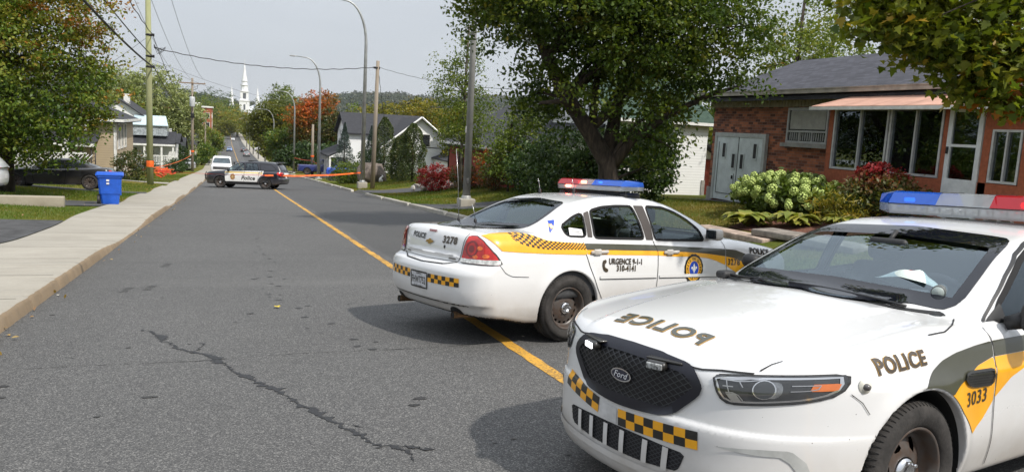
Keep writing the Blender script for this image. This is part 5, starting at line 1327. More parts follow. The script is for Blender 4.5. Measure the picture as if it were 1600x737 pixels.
def bush(label, base, rad, n, size, leafm, seed, name='shrub', shape='quad', group=None, stems=9, clump=.16, tint0=.5, tint_fn=None, per=14, cat='shrub', shell=.5, lift=.9):
    t = thing(name, label, cat, base, 0, group); c = (0, 0, rad[2]*lift)
    P, ti, cc = crown_points([(c, rad)], n, seed, clump, per, shell); P = P[P[:, 2] > .02]; ti = ti[:len(P)]; r_ = np.random.default_rng(seed)
    tint = np.clip(tint0 + ti + r_.normal(0, .1, len(P)) + (tint_fn(P) if tint_fn else 0), 0, 1)
    leaf_cloud('foliage', P, size, leafm, t, shape, tint, .4, seed)
    mb = MB()
    for q in cc[r_.choice(len(cc), min(stems, len(cc)), replace=False)]: mb.tube([(q[0]*.1, q[1]*.1, 0), (q[0]*.5, q[1]*.5, q[2]*.55), tuple(q)], [.018, .012, .005], 5, cap=False)
    mb.build('stems', M_bark, t); return t
def cedar(label, base, h, r, seed, group, leafm):
    t = thing('cedar', label, 'cedar', base, 0, group); r_ = np.random.default_rng(seed); n = 9500
    u = r_.random(n)**.8; z = .05 + u*h; rr = r*np.minimum(1, (1.02-u)*2.6)**.6*(1+.10*np.sin(z*5+r_.uniform(0,6)))*(.84 + .18*r_.random(n)); a = r_.uniform(0, 2*math.pi, n)
    rr = rr*(1 + .12*np.sin(a*5 + z*2))
    P = np.stack([rr*np.cos(a), rr*np.sin(a), z], -1); leaf_cloud('foliage', P*1, .105, leafm, t, 'quad', np.clip(.4 + r_.normal(0, .2, n) + .15*np.sin(a*5+z*2), 0, 1), .1, seed)
    MB().tube([(0, 0, 0), (0, 0, h*.9)], [.09, .03], 8).build('trunk', M_bark, t); return t
def gnd(x, y): return (x, y, float(ground(x, y)))
GREEN = leaf_mat('maple green leaf', [(0.042,0.088,0.013),(0.080,0.140,0.018),(0.126,0.184,0.021),(0.209,0.222,0.025),(0.356,0.232,0.034)], .33)
GREENRED = leaf_mat('turning maple leaf', [(0.041,0.085,0.014),(0.084,0.146,0.017),(0.141,0.194,0.022),(0.224,0.214,0.027),(0.374,0.154,0.031)], .33)
DARK = leaf_mat('dark green leaf', [(0.014,0.036,0.011),(0.029,0.061,0.014),(0.050,0.090,0.018),(0.082,0.126,0.023)], .25)
DARKM = leaf_mat('deep green maple leaf', [(0.032,0.064,0.013),(0.059,0.104,0.017),(0.095,0.146,0.021),(0.160,0.194,0.027),(0.266,0.228,0.038)], .42)
LIGHT = leaf_mat('pale green leaf', [(0.067,0.108,0.017),(0.113,0.166,0.022),(0.180,0.223,0.030),(0.256,0.245,0.041)], .4)
YELLOW = leaf_mat('yellow green leaf', [(0.098,0.118,0.018),(0.179,0.180,0.021),(0.276,0.227,0.025),(0.390,0.250,0.032)], .4)
ORANGE = leaf_mat('orange red leaf', [(0.120,0.102,0.018),(0.228,0.102,0.014),(0.408,0.102,0.014),(0.504,0.072,0.018)], .35)
WILLOW = leaf_mat('silvery leaf', [(0.094,0.135,0.042),(0.177,0.218,0.073),(0.270,0.312,0.114),(0.395,0.416,0.187)], .3)
NEEDLE = leaf_mat('cedar needle', [(0.031,0.056,0.014),(0.050,0.078,0.018),(0.078,0.103,0.023),(0.133,0.109,0.032)], .2)
SPRUCE = leaf_mat('blue spruce needle', [(0.017,0.034,0.025),(0.031,0.056,0.045),(0.050,0.081,0.067),(0.077,0.112,0.095)], .2)
OVER = leaf_mat('sunlit maple leaf', [(0.065,0.111,0.012),(0.123,0.169,0.017),(0.189,0.221,0.022),(0.275,0.260,0.026),(0.406,0.260,0.036)], .5)
RED = leaf_mat('burning bush leaf', [(.10,.06,.015),(.22,.03,.02),(.34,.022,.03),(.42,.04,.05)], .35)
MIXED = leaf_mat('bronze and green leaf', [(0.042,0.070,0.017),(0.084,0.098,0.022),(0.154,0.084,0.028),(0.280,0.056,0.035)], .3)
# ================================================================ houses
def coords_yz(q, ax):
    s = q.new('ShaderNodeSeparateXYZ'); q.link(q.new('ShaderNodeTexCoord').outputs['Object'], s.inputs[0])
    c = q.new('ShaderNodeCombineXYZ'); q.link(s.outputs[1 if ax == 'x' else 0], c.inputs[0]); q.link(s.outputs[2], c.inputs[1]); return c.outputs[0], s
def brick_mat(name, ax, c1, c2, mortar):
    m, n, L, p = base_mat(name); q = NT(m); v, _ = coords_yz(q, ax)
    b = q.new('ShaderNodeTexBrick'); b.inputs['Scale'].default_value = 1; b.inputs['Brick Width'].default_value = .245; b.inputs['Row Height'].default_value = .088; b.inputs['Mortar Size'].default_value = .006
    b.inputs['Color1'].default_value = (*c1, 1); b.inputs['Color2'].default_value = (*c2, 1); b.inputs['Mortar'].default_value = (*mortar, 1); b.inputs['Bias'].default_value = 0; L.new(v, b.inputs['Vector'])
    no = q.noise(v, 5.5, 3, .6); no2 = q.noise(v, 1.1, 4)
    c = q.mix(q.math('MULTIPLY_ADD', no, 2.2, -.85, clamp=True), b.outputs['Color'], q.mix(.35, b.outputs['Color'], (.05,.022,.014)))
    c = q.mix(q.math('MULTIPLY_ADD', no2, 1.2, -.4, clamp=True), c, q.mix(.3, c, (.30,.10,.05)))
    L.new(c, p.inputs['Base Color']); p.inputs['Roughness'].default_value = .9; q.bump(b.outputs['Fac'], -.5, .01, p); return m
def shingle_mat(name, ax, c1, c2, row=.14):
    m, n, L, p = base_mat(name); q = NT(m); v, s = coords_yz(q, ax)
    mp_ = q.new('ShaderNodeMapping'); mp_.inputs['Scale'].default_value = (1, 2.4, 1); L.new(v, mp_.inputs['Vector'])
    b = q.new('ShaderNodeTexBrick'); b.inputs['Scale'].default_value = 1; b.inputs['Brick Width'].default_value = .30; b.inputs['Row Height'].default_value = row; b.inputs['Mortar Size'].default_value = .008
    b.inputs['Color1'].default_value = (*c1, 1); b.inputs['Color2'].default_value = (*c2, 1); b.inputs['Mortar'].default_value = (*[c*.45 for c in c1], 1); L.new(mp_.outputs[0], b.inputs['Vector'])
    no = q.noise(q.new('ShaderNodeTexCoord').outputs['Object'], 1.2, 5, .7); c = q.mix(q.math('MULTIPLY_ADD', no, 1.6, -.5, clamp=True), b.outputs['Color'], q.mix(.45, b.outputs['Color'], c2))
    L.new(c, p.inputs['Base Color']); p.inputs['Roughness'].default_value = .85; q.bump(b.outputs['Fac'], -.6, .012, p); return m
def siding_mat(name, col, pitch=.12, dirt=(.5,.5,.48)):
    m, n, L, p = base_mat(name); q = NT(m); P = q.new('ShaderNodeTexCoord').outputs['Object']; s = q.new('ShaderNodeSeparateXYZ'); L.new(P, s.inputs[0])
    f_ = q.math('FRACT', q.math('MULTIPLY', s.outputs[2], 1/pitch)); no = q.noise(P, 1.3, 5, .7)
    c = q.mix(q.math('MULTIPLY', q.math('GREATER_THAN', f_, .90), .55), col, tuple(x*.35 for x in col)); c = q.mix(q.math('MULTIPLY_ADD', no, 1.4, -.5, clamp=True), c, q.mix(.35, c, dirt))
    L.new(c, p.inputs['Base Color']); p.inputs['Roughness'].default_value = .6; q.bump(f_, -.9, .02, p); return m
BRX = brick_mat('multi-toned brick (street side)', 'x', (.50,.165,.075), (.060,.020,.016), (.22,.17,.145)); BRY = brick_mat('multi-toned brick (gable side)', 'y', (.50,.165,.075), (.060,.020,.016), (.22,.17,.145))
RBX = brick_mat('red brick (street side)', 'x', (.30,.045,.028), (.25,.036,.024), (.20,.08,.06)); RBY = brick_mat('red brick (end)', 'y', (.36,.055,.030), (.28,.04,.025), (.22,.09,.07))
SH_BLUE = shingle_mat('slate blue shingles', 'x', (.026,.027,.036), (.062,.063,.080)); SH_BLK = shingle_mat('black shingles', 'x', (.020,.021,.026), (.036,.037,.043)); SH_BLKY = shingle_mat('black shingles (end)', 'y', (.020,.021,.026), (.036,.037,.043)); SH_GRN = shingle_mat('green shingles', 'y', (.022,.050,.034), (.040,.075,.052))
SID_W = siding_mat('white clapboard', (.78,.79,.80)); SID_B = siding_mat('beige clapboard', (.42,.34,.235), .16, (.33,.27,.19)); SID_P = siding_mat('pale brown boards', (.34,.25,.18), .2)
TRIM = mat('white painted trim', (.72,.72,.70), rough=.5, var=.1, scale=4); TRIMG = mat('grey painted trim', (.42,.42,.41), rough=.5, var=.12); ALU_W = mat('aluminium frame', (.58,.58,.58), rough=.35, metal=.3, var=.1)
SOFFIT = mat('tan soffit boards', (.30,.25,.16), rough=.7, var=.15); STUCCO = mat('terracotta stucco', (.36,.105,.050), rough=.95, var=.16, scale=14, bump=.5, bscale=90); FOUND = mat('concrete foundation', (.34,.33,.31), rough=.9, var=.18, scale=3)
PANE = mat('house window glass', (.035,.038,.044), rough=.03, var=.5, scale=1.2, spec=1.0); DOORG = mat('pale grey door paint', (.66,.72,.73), rough=.5, var=.10, scale=3); BLKP = mat('black iron', (.012,.012,.013), rough=.5, var=0)
BLIND = mat('off white blind', (.38,.37,.34), rough=.8, var=.1)
def roof_prism(root, name, axis, a0, a1, e0, e1, ez, rz, ridge, m, over=.35, th=.14, hip=0., mf=None):
    """pitched roof; axis 'y' means the ridge runs along Y between a0 and a1, eaves at x=e0 and e1"""
    mb = MB(); k = (rz-ez)
    def P(a, e, z): return (e, a, z) if axis == 'y' else (a, e, z)
    def slab(e, zlow):
        d = 1 if e > ridge else -1; eo = e + d*over; zo = ez - over*k/abs(e-ridge)
        A = [P(a0-over, eo, zo), P(a1+over, eo, zo), P(a1+over-hip, ridge, rz), P(a0-over+hip, ridge, rz)]
        B = [(x, y, z-th) for x, y, z in A]
        V = A + B; F = [(0,1,2,3), (7,6,5,4), (0,4,5,1), (1,5,6,2), (2,6,7,3), (3,7,4,0)]
        cr = (Vector(A[1])-Vector(A[0])).cross(Vector(A[2])-Vector(A[0]))
        if cr.z < 0: F = [f_[::-1] for f_ in F]
        mb.add(V, F, 0)
    slab(e0, ez); slab(e1, ez)
    if hip:
        for a, s_ in ((a0-over, 1), (a1+over, -1)):
            zo = ez - over*k/abs(e0-ridge); zo1 = ez - over*k/abs(e1-ridge)
            V = [P(a, e0 - over if e0 < ridge else e0+over, zo), P(a, e1+over if e1 > ridge else e1-over, zo1), P(a+s_*hip, ridge, rz)]; W = [(x, y, z-th) for x, y, z in V]
            mb.add(V+W, [(0,1,2), (5,4,3), (0,3,4,1), (1,4,5,2), (2,5,3,0)], 0)
    return mb.build(name, m, root)
def gable(root, a, e0, e1, ez, rz, ridge, axis, m, name='gable', th=.12):
    P = lambda e, z, d: (e, a+d, z) if axis == 'y' else (a+d, e, z)
    V = [P(e, z, d) for d in (-th/2, th/2) for e, z in ((e0, ez), (e1, ez), (ridge, rz-.04))]
    return MB().add(V, [(0,1,2), (5,4,3), (0,3,4,1), (1,4,5,2), (2,5,3,0)]).build(name, m, root)
def window(root, axis, at, a0, a1, z0, z1, out, fw=.06, bars=(), hbars=(), m=None, pane=None, name='window', sill=False, depth=.06, inner=None):
    """window on a wall: axis 'x' = wall at x=at facing out (-1/+1 along x)"""
    m = m or TRIM; mb = MB(); c = at + out*depth/2
    def bx(b, u0, u1, w0, w1, d=depth, cc=None):
        cc = c if cc is None else cc
        ctr = (cc, (u0+u1)/2, (w0+w1)/2) if axis == 'x' else ((u0+u1)/2, cc, (w0+w1)/2); dim = (d, abs(u1-u0), abs(w1-w0)) if axis == 'x' else (abs(u1-u0), d, abs(w1-w0)); b.box(ctr, dim)
    bx(mb, a0, a1, z0, z0+fw); bx(mb, a0, a1, z1-fw, z1); bx(mb, a0, a0+fw, z0+fw, z1-fw); bx(mb, a1-fw, a1, z0+fw, z1-fw)
    for b in bars: bx(mb, b-fw*.4, b+fw*.4, z0+fw, z1-fw, depth*.9)
    for b in hbars: bx(mb, a0+fw, a1-fw, b-fw*.4, b+fw*.4, depth*.8)
    o = mb.build(name, m, root)
    g = MB(); bx(g, a0+fw, a1-fw, z0+fw, z1-fw, .012, at + out*.016); g.build('pane', pane or PANE, o)
    if sill: s_ = MB(); bx(s_, a0-.12, a1+.12, z0-.12, z0-.005, .16, at+out*.08); s_.build('sill', FOUND, o)
    return o
def wallbox(root, lo, hi, mats, name='wall'):
    """four walls; mats = (x-facing, y-facing)"""
    mb = MB(); x0, y0, z0 = lo; x1, y1, z1 = hi
    mb.add([(x0,y0,z0),(x0,y1,z0),(x0,y1,z1),(x0,y0,z1)], [(3,2,1,0)], 0); mb.add([(x1,y0,z0),(x1,y1,z0),(x1,y1,z1),(x1,y0,z1)], [(0,1,2,3)], 0)
    mb.add([(x0,y0,z0),(x1,y0,z0),(x1,y0,z1),(x0,y0,z1)], [(0,1,2,3)], 1); mb.add([(x0,y1,z0),(x1,y1,z0),(x1,y1,z1),(x0,y1,z1)], [(3,2,1,0)], 1)
    return mb.build(name, list(mats), root)

# ---- brick bungalow on the right with the glazed porch
def brick_bungalow():
    t = thing('brick_house', 'multi-toned brick bungalow with terracotta glazed porch and slate blue roof on the right', 'house', (16.4, 14, -.4))
    root = t; ox, oy, oz = 16.4, 14, -.4
    class Off: pass
    def rel(fn): return fn
    # walls in world coordinates, shifted back by the root
    start = set(bpy.data.objects)
    wallbox(root, (16.4, 3.0, -.55), (24.2, 24.5, 3.0), (BRX, BRY))
    MB().bbox((16.36, 3.0, -.8), (16.398, 20.9, -.02)).bbox((16.36, 24.2, -.8), (16.398, 24.54, -.02)).build('foundation', FOUND, root)
    roof_prism(root, 'roof', 'y', 3.0, 24.5, 16.4, 24.2, 3.30, 4.82, 20.3, SH_BLUE, .5, .12)
    gable(root, 24.44, 16.4, 24.2, 3.1, 4.75, 20.3, 'y', SID_W)
    # boarded frieze under the eaves, gutter and downpipe
    fz = MB(); fz.bbox((16.28, 3.0, 2.86), (16.395, 24.6, 3.20))
    y = 3.1
    while y < 24.5: fz.bbox((16.262, y, 2.80), (16.279, y+.125, 3.20)); y += .15
    fz.build('frieze', SOFFIT, root)
    MB().bbox((15.93, 2.5, 3.18), (16.39, 25.0, 3.20)).build('soffit', SOFFIT, root)
    g = MB(); g.bbox((15.80, 2.5, 3.16), (15.93, 25.0, 3.28)); g.bbox((15.78, 2.5, 3.272), (15.81, 25.0, 3.30)); g.build('gutter', mat('beige gutter', (.42,.38,.33), rough=.5, var=.2, scale=3), root)
    # double garage door, a wicket cut in the left leaf
    d = MB(); d.bbox((16.30, 21.45, -.40), (16.37, 24.02, 1.80)); o = d.build('double_door', DOORG, root)
    f_ = MB(); f_.bbox((16.28, 24.02, -.42), (16.40, 24.16, 1.94)); f_.bbox((16.28, 21.31, -.42), (16.40, 21.45, 1.94)); f_.bbox((16.28, 21.45, 1.80), (16.40, 24.02, 1.94)); f_.build('door_frame', mat('pale door frame', (.46,.48,.47), rough=.6, var=.1), o)
    for (yy, zz) in ((23.55, 1.33), (22.97, .98), (22.50, .98), (21.82, 1.36)):
        w = MB(); w.bbox((16.285, yy-.085, zz-.24), (16.30, yy+.085, zz+.24)); w_ = w.build('door_light', BLKP, o); k = MB(); k.bbox((16.278, yy-.12, zz-.28), (16.284, yy-.085, zz+.28)); k.bbox((16.278, yy+.085, zz-.28), (16.284, yy+.12, zz+.28)); k.bbox((16.278, yy-.085, zz+.24), (16.284, yy+.085, zz+.28)); k.bbox((16.278, yy-.085, zz-.28), (16.284, yy+.085, zz-.24)); k.build('light_frame', DOORG, w_)
    s_ = MB(); s_.bbox((16.288, 22.735, -.40), (16.299, 22.755, 1.80))
    for a, b in (((22.85, -.17), (23.9, -.17)), ): s_.bbox((16.288, 22.88, -.18), (16.299, 23.88, -.165)); s_.bbox((16.288, 23.872, -.17), (16.299, 23.884, 1.62)); s_.bbox((16.288, 22.876, -.17), (16.299, 22.888, .55))
    s_.build('door_joint', BLKP, o)
    h = MB(); h.box((16.27, 22.95, .42), (.05, .03, .12)); h.box((16.27, 22.68, .20), (.05, .03, .10)); h.bbox((16.285, 22.5, -.02), (16.299, 22.95, .0)); h.build('handle', BLKP, o)
    # high window with three lower lights
    w = window(root, 'x', 16.4, 18.62, 20.42, 1.70, 2.78, -1, .07, hbars=(2.06,), m=TRIMG, sill=True, name='window')
    b = MB(); b.bbox((16.37, 18.75, 2.13), (16.383, 20.30, 2.69)); b.build('blind', BLIND, w); bb = MB()
    for k in range(1, 3): bb.bbox((16.345, 18.69+k*.555, 1.77), (16.395, 18.73+k*.555, 2.03))
    bb.build('mullion', TRIMG, w); c_ = MB(); rr = np.random.default_rng(2)
    for k in range(16): yy = 18.78 + k*.097; c_.bbox((16.372, yy, 1.79), (16.381, yy+.045, 2.02))
    c_.build('curtain', mat('pale curtain', (.34,.34,.33), rough=.9), w)
    # glazed porch
    x = 15.0
    po = MB(); po.bbox((x, 7.0, -.7), (16.38, 17.05, 1.07)); po.bbox((x, 16.89, 1.07), (16.38, 17.05, 2.70)); po.bbox((x, 7.0, 2.68), (16.38, 17.05, 2.76)); po.bbox((x, 13.30, 1.07), (x+.14, 13.42, 2.68)); po.bbox((x, 12.22, -.7), (x+.14, 12.40, 2.68)); po.bbox((x, 7.0, 1.07), (x+.14, 11.5, 2.68))
    p = po.build('porch', STUCCO, root)
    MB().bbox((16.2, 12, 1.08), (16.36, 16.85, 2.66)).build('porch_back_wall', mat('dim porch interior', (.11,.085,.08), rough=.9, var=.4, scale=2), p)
    for a0, a1 in ((15.02, 16.86), (13.44, 14.98)):
        window(p, 'x', x+.08, a0, a1, 1.085, 2.66, -1, .055, bars=((a0+a1)/2,), m=ALU_W, pane=glass('porch glass', (.40,.40,.44), base=.10), depth=.09)
    for y_ in (15.98, 14.24): MB().bbox((x+.13, y_, 1.14), (x+.135, y_+.86, 2.62)).build('insect_screen', mat('grey insect screen', (.085,.080,.098), rough=.8, var=.1), p)
    ch = MB(); ch.rbox((15.75, 13.95, 1.25), (.7, .55, 1.0), .2); ch.build('armchair', mat('olive cushion', (.16,.15,.03), rough=.9), p)
    MB().bbox((16.18, 13.2, 1.55), (16.199, 14.4, 2.2)).bbox((16.17, 13.2, 2.2), (16.199, 14.4, 2.26)).build('inner_window', mat('inner window frame', (.22,.22,.22), rough=.5), p)
    dr = MB(); y0, y1 = 12.42, 13.28
    dr.bbox((x-.03, y0, -.1), (x+.05, y0+.11, 2.68)); dr.bbox((x-.03, y1-.11, -.1), (x+.05, y1, 2.68)); dr.bbox((x-.03, y0+.11, 2.56), (x+.05, y1-.11, 2.68)); dr.bbox((x-.03, y0+.11, -.1), (x+.05, y1-.11, 1.10)); dr.bbox((x-.028, y0+.11, 1.80), (x+.05, y1-.11, 1.86))
    d = dr.build('door', mat('white storm door', (.66,.68,.68), rough=.4, var=.08), p)
    MB().bbox((x+.01, y0+.11, 1.10), (x+.02, y1-.11, 2.56)).build('pane', glass('porch glass'), d); MB().box((x-.06, y1-.06, 1.72), (.05, .03, .16)).build('handle', BLKP, d)
    window(p, 'x', x+.08, 11.52, 12.2, 1.085, 2.20, -1, .05, bars=(11.86,), m=ALU_W, pane=MATS['porch glass'], depth=.09); MB().bbox((x, 11.5, 2.2), (x+.14, 12.22, 2.68)).build('porch_infill', STUCCO, p)
    # sloping canopy
    V = []; 
    for yy in (7.0, 17.35): V += [(14.62, yy, 2.70), (16.25, yy, 3.12), (14.62, yy, 2.64), (16.25, yy, 3.06)]
    aw = MB().add(V, [(0,4,5,1), (2,3,7,6), (0,2,6,4), (1,5,7,3), (0,1,3,2), (4,6,7,5)])
    for k in range(11): yy = 7.2 + k; aw.add([(14.61, yy, 2.712), (14.61, yy+.03, 2.712), (16.25, yy+.03, 3.134), (16.25, yy, 3.134)], [(0,1,2,3)])
    a = aw.build('canopy', mat('salmon canopy', (.52,.29,.21), rough=.7, var=.12, scale=2), p)
    MB().bbox((14.57, 7.0, 2.60), (14.63, 17.38, 2.68)).build('canopy_edge', TRIM, a)
    fix(start, root)
def fix(start, root):
    """parts were modelled in street coordinates: shift them into the house's own frame"""
    M = Matrix.Translation(-Vector(root.location))
    for o in set(bpy.data.objects) - start:
        if o.type == 'MESH' and o.data is not None: o.data.transform(M)
brick_bungalow()

def simple(label, cat, base, name='house'): return thing(name, label, cat, base)
def garage():
    t = simple('white clapboard garage with a green shingle roof behind the dark tree', 'garage', (15.5, 26, -.6), 'garage'); s = set(bpy.data.objects)
    wallbox(t, (12.6, 25.95, -1.0), (17.3, 33, 2.75), (SID_W, SID_W)); roof_prism(t, 'roof', 'x', 12.6, 17.4, 25.95, 33, 2.8, 4.75, 29.4, SH_GRN, .3, .1)
    for xx in (12.6, 17.24): gable(t, xx, 25.95, 33, 2.7, 4.7, 29.4, 'x', SID_W)
    MB().bbox((12.4, 25.6, 2.55), (17.5, 25.68, 2.68)).build('fascia', TRIM, t); MB().bbox((17.15, 25.90, -.9), (17.32, 25.948, .12)).build('foundation', FOUND, t)
    fix(s, t); t.location += Vector((2.9, 4.6, -.3))
garage()
def red_bungalow():
    t = simple('low red brick bungalow with black roof beyond the slim tree', 'house', (14, 42, -1.7), 'brick_house'); s = set(bpy.data.objects)
    wallbox(t, (13.3, 32, -2.2), (22, 49.6, .75), (RBX, RBY)); roof_prism(t, 'roof', 'y', 32, 49.6, 13.3, 22, .85, 3.3, 17.6, SH_BLK, .55, .14)
    gable(t, 49.5, 13.3, 22, .7, 3.2, 17.6, 'y', SID_W); gable(t, 32.06, 13.3, 22, .7, 3.2, 17.6, 'y', SID_W)
    MB().bbox((12.66, 31.4, .52), (12.74, 50.2, .66)).build('gutter', TRIM, t)
    for y in (35.5, 40.0): window(t, 'x', 13.3, y, y+1.5, -.9, .3, -1, sill=True)
    d = MB(); d.bbox((13.22, 46.1, -1.35), (13.29, 47.0, .55)); d.build('door', BLKP, t)
    p = MB(); p.tube([(12.85, 45.6, -1.4), (12.85, 45.6, .55)], .05, 8); p.tube([(12.85, 48.0, -1.4), (12.85, 48.0, .55)], .05, 8); p.build('porch_post', BLKP, t)
    pc_ = MB(); pc_.bbox((11.9, 45.4, -2.3), (13.28, 48.4, -1.36)); pc_.build('porch', RBX, t); st = MB()
    for k in range(4): st.bbox((11.0+.3*k-.35, 46.0, -2.4), (11.9, 47.8, -2.05+.18*k))
    st.build('steps', mat('stone steps', (.30,.28,.24), rough=.9, var=.25), t)
    fix(s, t)
red_bungalow()
def farmhouse():
    t = simple('white two-storey house with dark gabled roofs and a columned porch down the street', 'house', (15, 86, -4), 'white_house'); s = set(bpy.data.objects)
    wallbox(t, (11.5, 84, -5), (20, 93, .45), (SID_W, SID_W)); roof_prism(t, 'roof', 'x', 11.5, 20, 84, 93, .5, 2.5, 88.5, SH_BLKY, .4, .15); gable(t, 11.56, 84, 93, .4, 2.45, 88.5, 'x', SID_W)
    wallbox(t, (14.4, 79, -5), (21.8, 84.02, -.7), (SID_W, SID_W), 'wing_wall'); roof_prism(t, 'wing_roof', 'y', 79, 88, 14.4, 21.8, -.65, 2.25, 18.1, SH_BLK, .4, .15); gable(t, 79.06, 14.4, 21.8, -.8, 2.2, 18.1, 'y', SID_W)
    rk = MB()
    for a, b in (((13.98, 78.55, -.98), (18.1, 78.55, 2.29)), ((18.1, 78.55, 2.29), (22.2, 78.55, -.98))): rk.tube([a, b], .11, 4, sm=False)
    rk.build('barge_board', TRIM, t)
    for x in (15.9, 18.2): window(t, 'y', 79, x, x+.95, -.7, .65, -1, .07, hbars=())
    for y in (85.2, 87.0, 88.8, 90.6): window(t, 'x', 11.5, y, y+.7, -1.6, -.4, -1, .06)
    for y in (86.4, 88.2, 90.0): window(t, 'x', 11.5, y, y+.6, -.1, .4, -1, .05)
    V = [(9.4, 83.8, -2.15), (9.4, 93.4, -2.15), (11.49, 93.4, -1.2), (11.49, 83.8, -1.2)]; W = [(a, b, c-.15) for a, b, c in V]
    o = MB().add(V+W, [(3,2,1,0), (4,5,6,7), (0,1,5,4), (1,2,6,5), (2,3,7,6), (3,0,4,7)]).build('porch_roof', SH_BLK, t)
    MB().add([(9.5, 83.75, -2.3), (11.48, 83.75, -2.3), (11.48, 83.75, -1.3)], [(0,1,2)]).build('porch_gable', SID_W, t)
    for y in (84.0, 86.3, 88.6, 90.9, 93.2): MB().bbox((9.55, y-.1, -4.6), (9.75, y+.1, -2.3)).build('porch_post', TRIM, t)
    MB().bbox((9.4, 83.9, -5), (11.49, 93.3, -4.3)).build('porch_floor', FOUND, t)
    wallbox(t, (19.6, 70, -5), (25, 78.9, -1.6), (SID_W, SID_W), 'annex_wall'); roof_prism(t, 'annex_roof', 'y', 70, 79, 19.6, 25, -1.6, -.6, 22.3, SH_BLK, .3, .12)
    fix(s, t)
farmhouse()
def beige_house():
    t = simple('beige clapboard house with black hipped roof and iron porch posts behind the black car', 'house', (-9, 62, -3.2), 'beige_house'); s = set(bpy.data.objects); z0 = -4.0
    wallbox(t, (-15.5, 60, z0), (-7.0, 70, 1.25), (SID_B, SID_B)); roof_prism(t, 'roof', 'x', -15.5, -7.0, 60, 70, 1.3, 3.0, 65, SH_BLKY, .55, .16, hip=4.0)
    tr = MB(); tr.bbox((-7.12, 59.95, z0), (-6.94, 59.999, 1.2)); tr.bbox((-6.999, 59.95, z0), (-6.95, 60.12, 1.2)); tr.bbox((-16.1, 59.40, 1.02), (-6.4, 59.46, 1.2)); tr.bbox((-6.46, 59.46, 1.02), (-6.4, 70.5, 1.2)); tr.build('trim', TRIM, t)
    window(t, 'y', 60, -12.9, -11.6, -2.55, -.6, -1, .10, hbars=(-1.5,), pane=mat('pale window', (.14,.16,.17), rough=.05, var=.3, spec=.9))
    for y in (60.9, 62.6, 64.4): window(t, 'x', -7.0, y, y+1.0, -.9, .9, 1, .12); window(t, 'x', -7.0, y, y+1.0, -3.2, -1.5, 1, .12)
    V = [(-13.5, 57.9, -.45), (-7.9, 57.9, -.45), (-7.9, 59.94, .25), (-13.5, 59.94, .25)]; W = [(a, b, c-.14) for a, b, c in V]
    MB().add(V+W, [(0,1,2,3), (7,6,5,4), (0,4,5,1), (1,5,6,2), (2,6,7,3), (3,7,4,0)]).build('porch_roof', SH_BLKY, t)
    MB().bbox((-13.5, 57.86, -.66), (-7.88, 57.898, -.46)).build('porch_fascia', TRIM, t)
    for x in (-10.6, -9.75, -8.95, -8.1):
        p = MB()
        for dx in (-.12, .12): p.tube([(x+dx, 58.05, z0), (x+dx, 58.05, -.6)], .035, 6)
        for k in range(12): p.tube([(x-.12, 58.05, -3.6+k*.24), (x+.12, 58.05, -3.45+k*.24)], .018, 4)
        p.build('porch_post', BLKP, t)
    fix(s, t); t.location += Vector((-.55, 0, -.35))
beige_house()
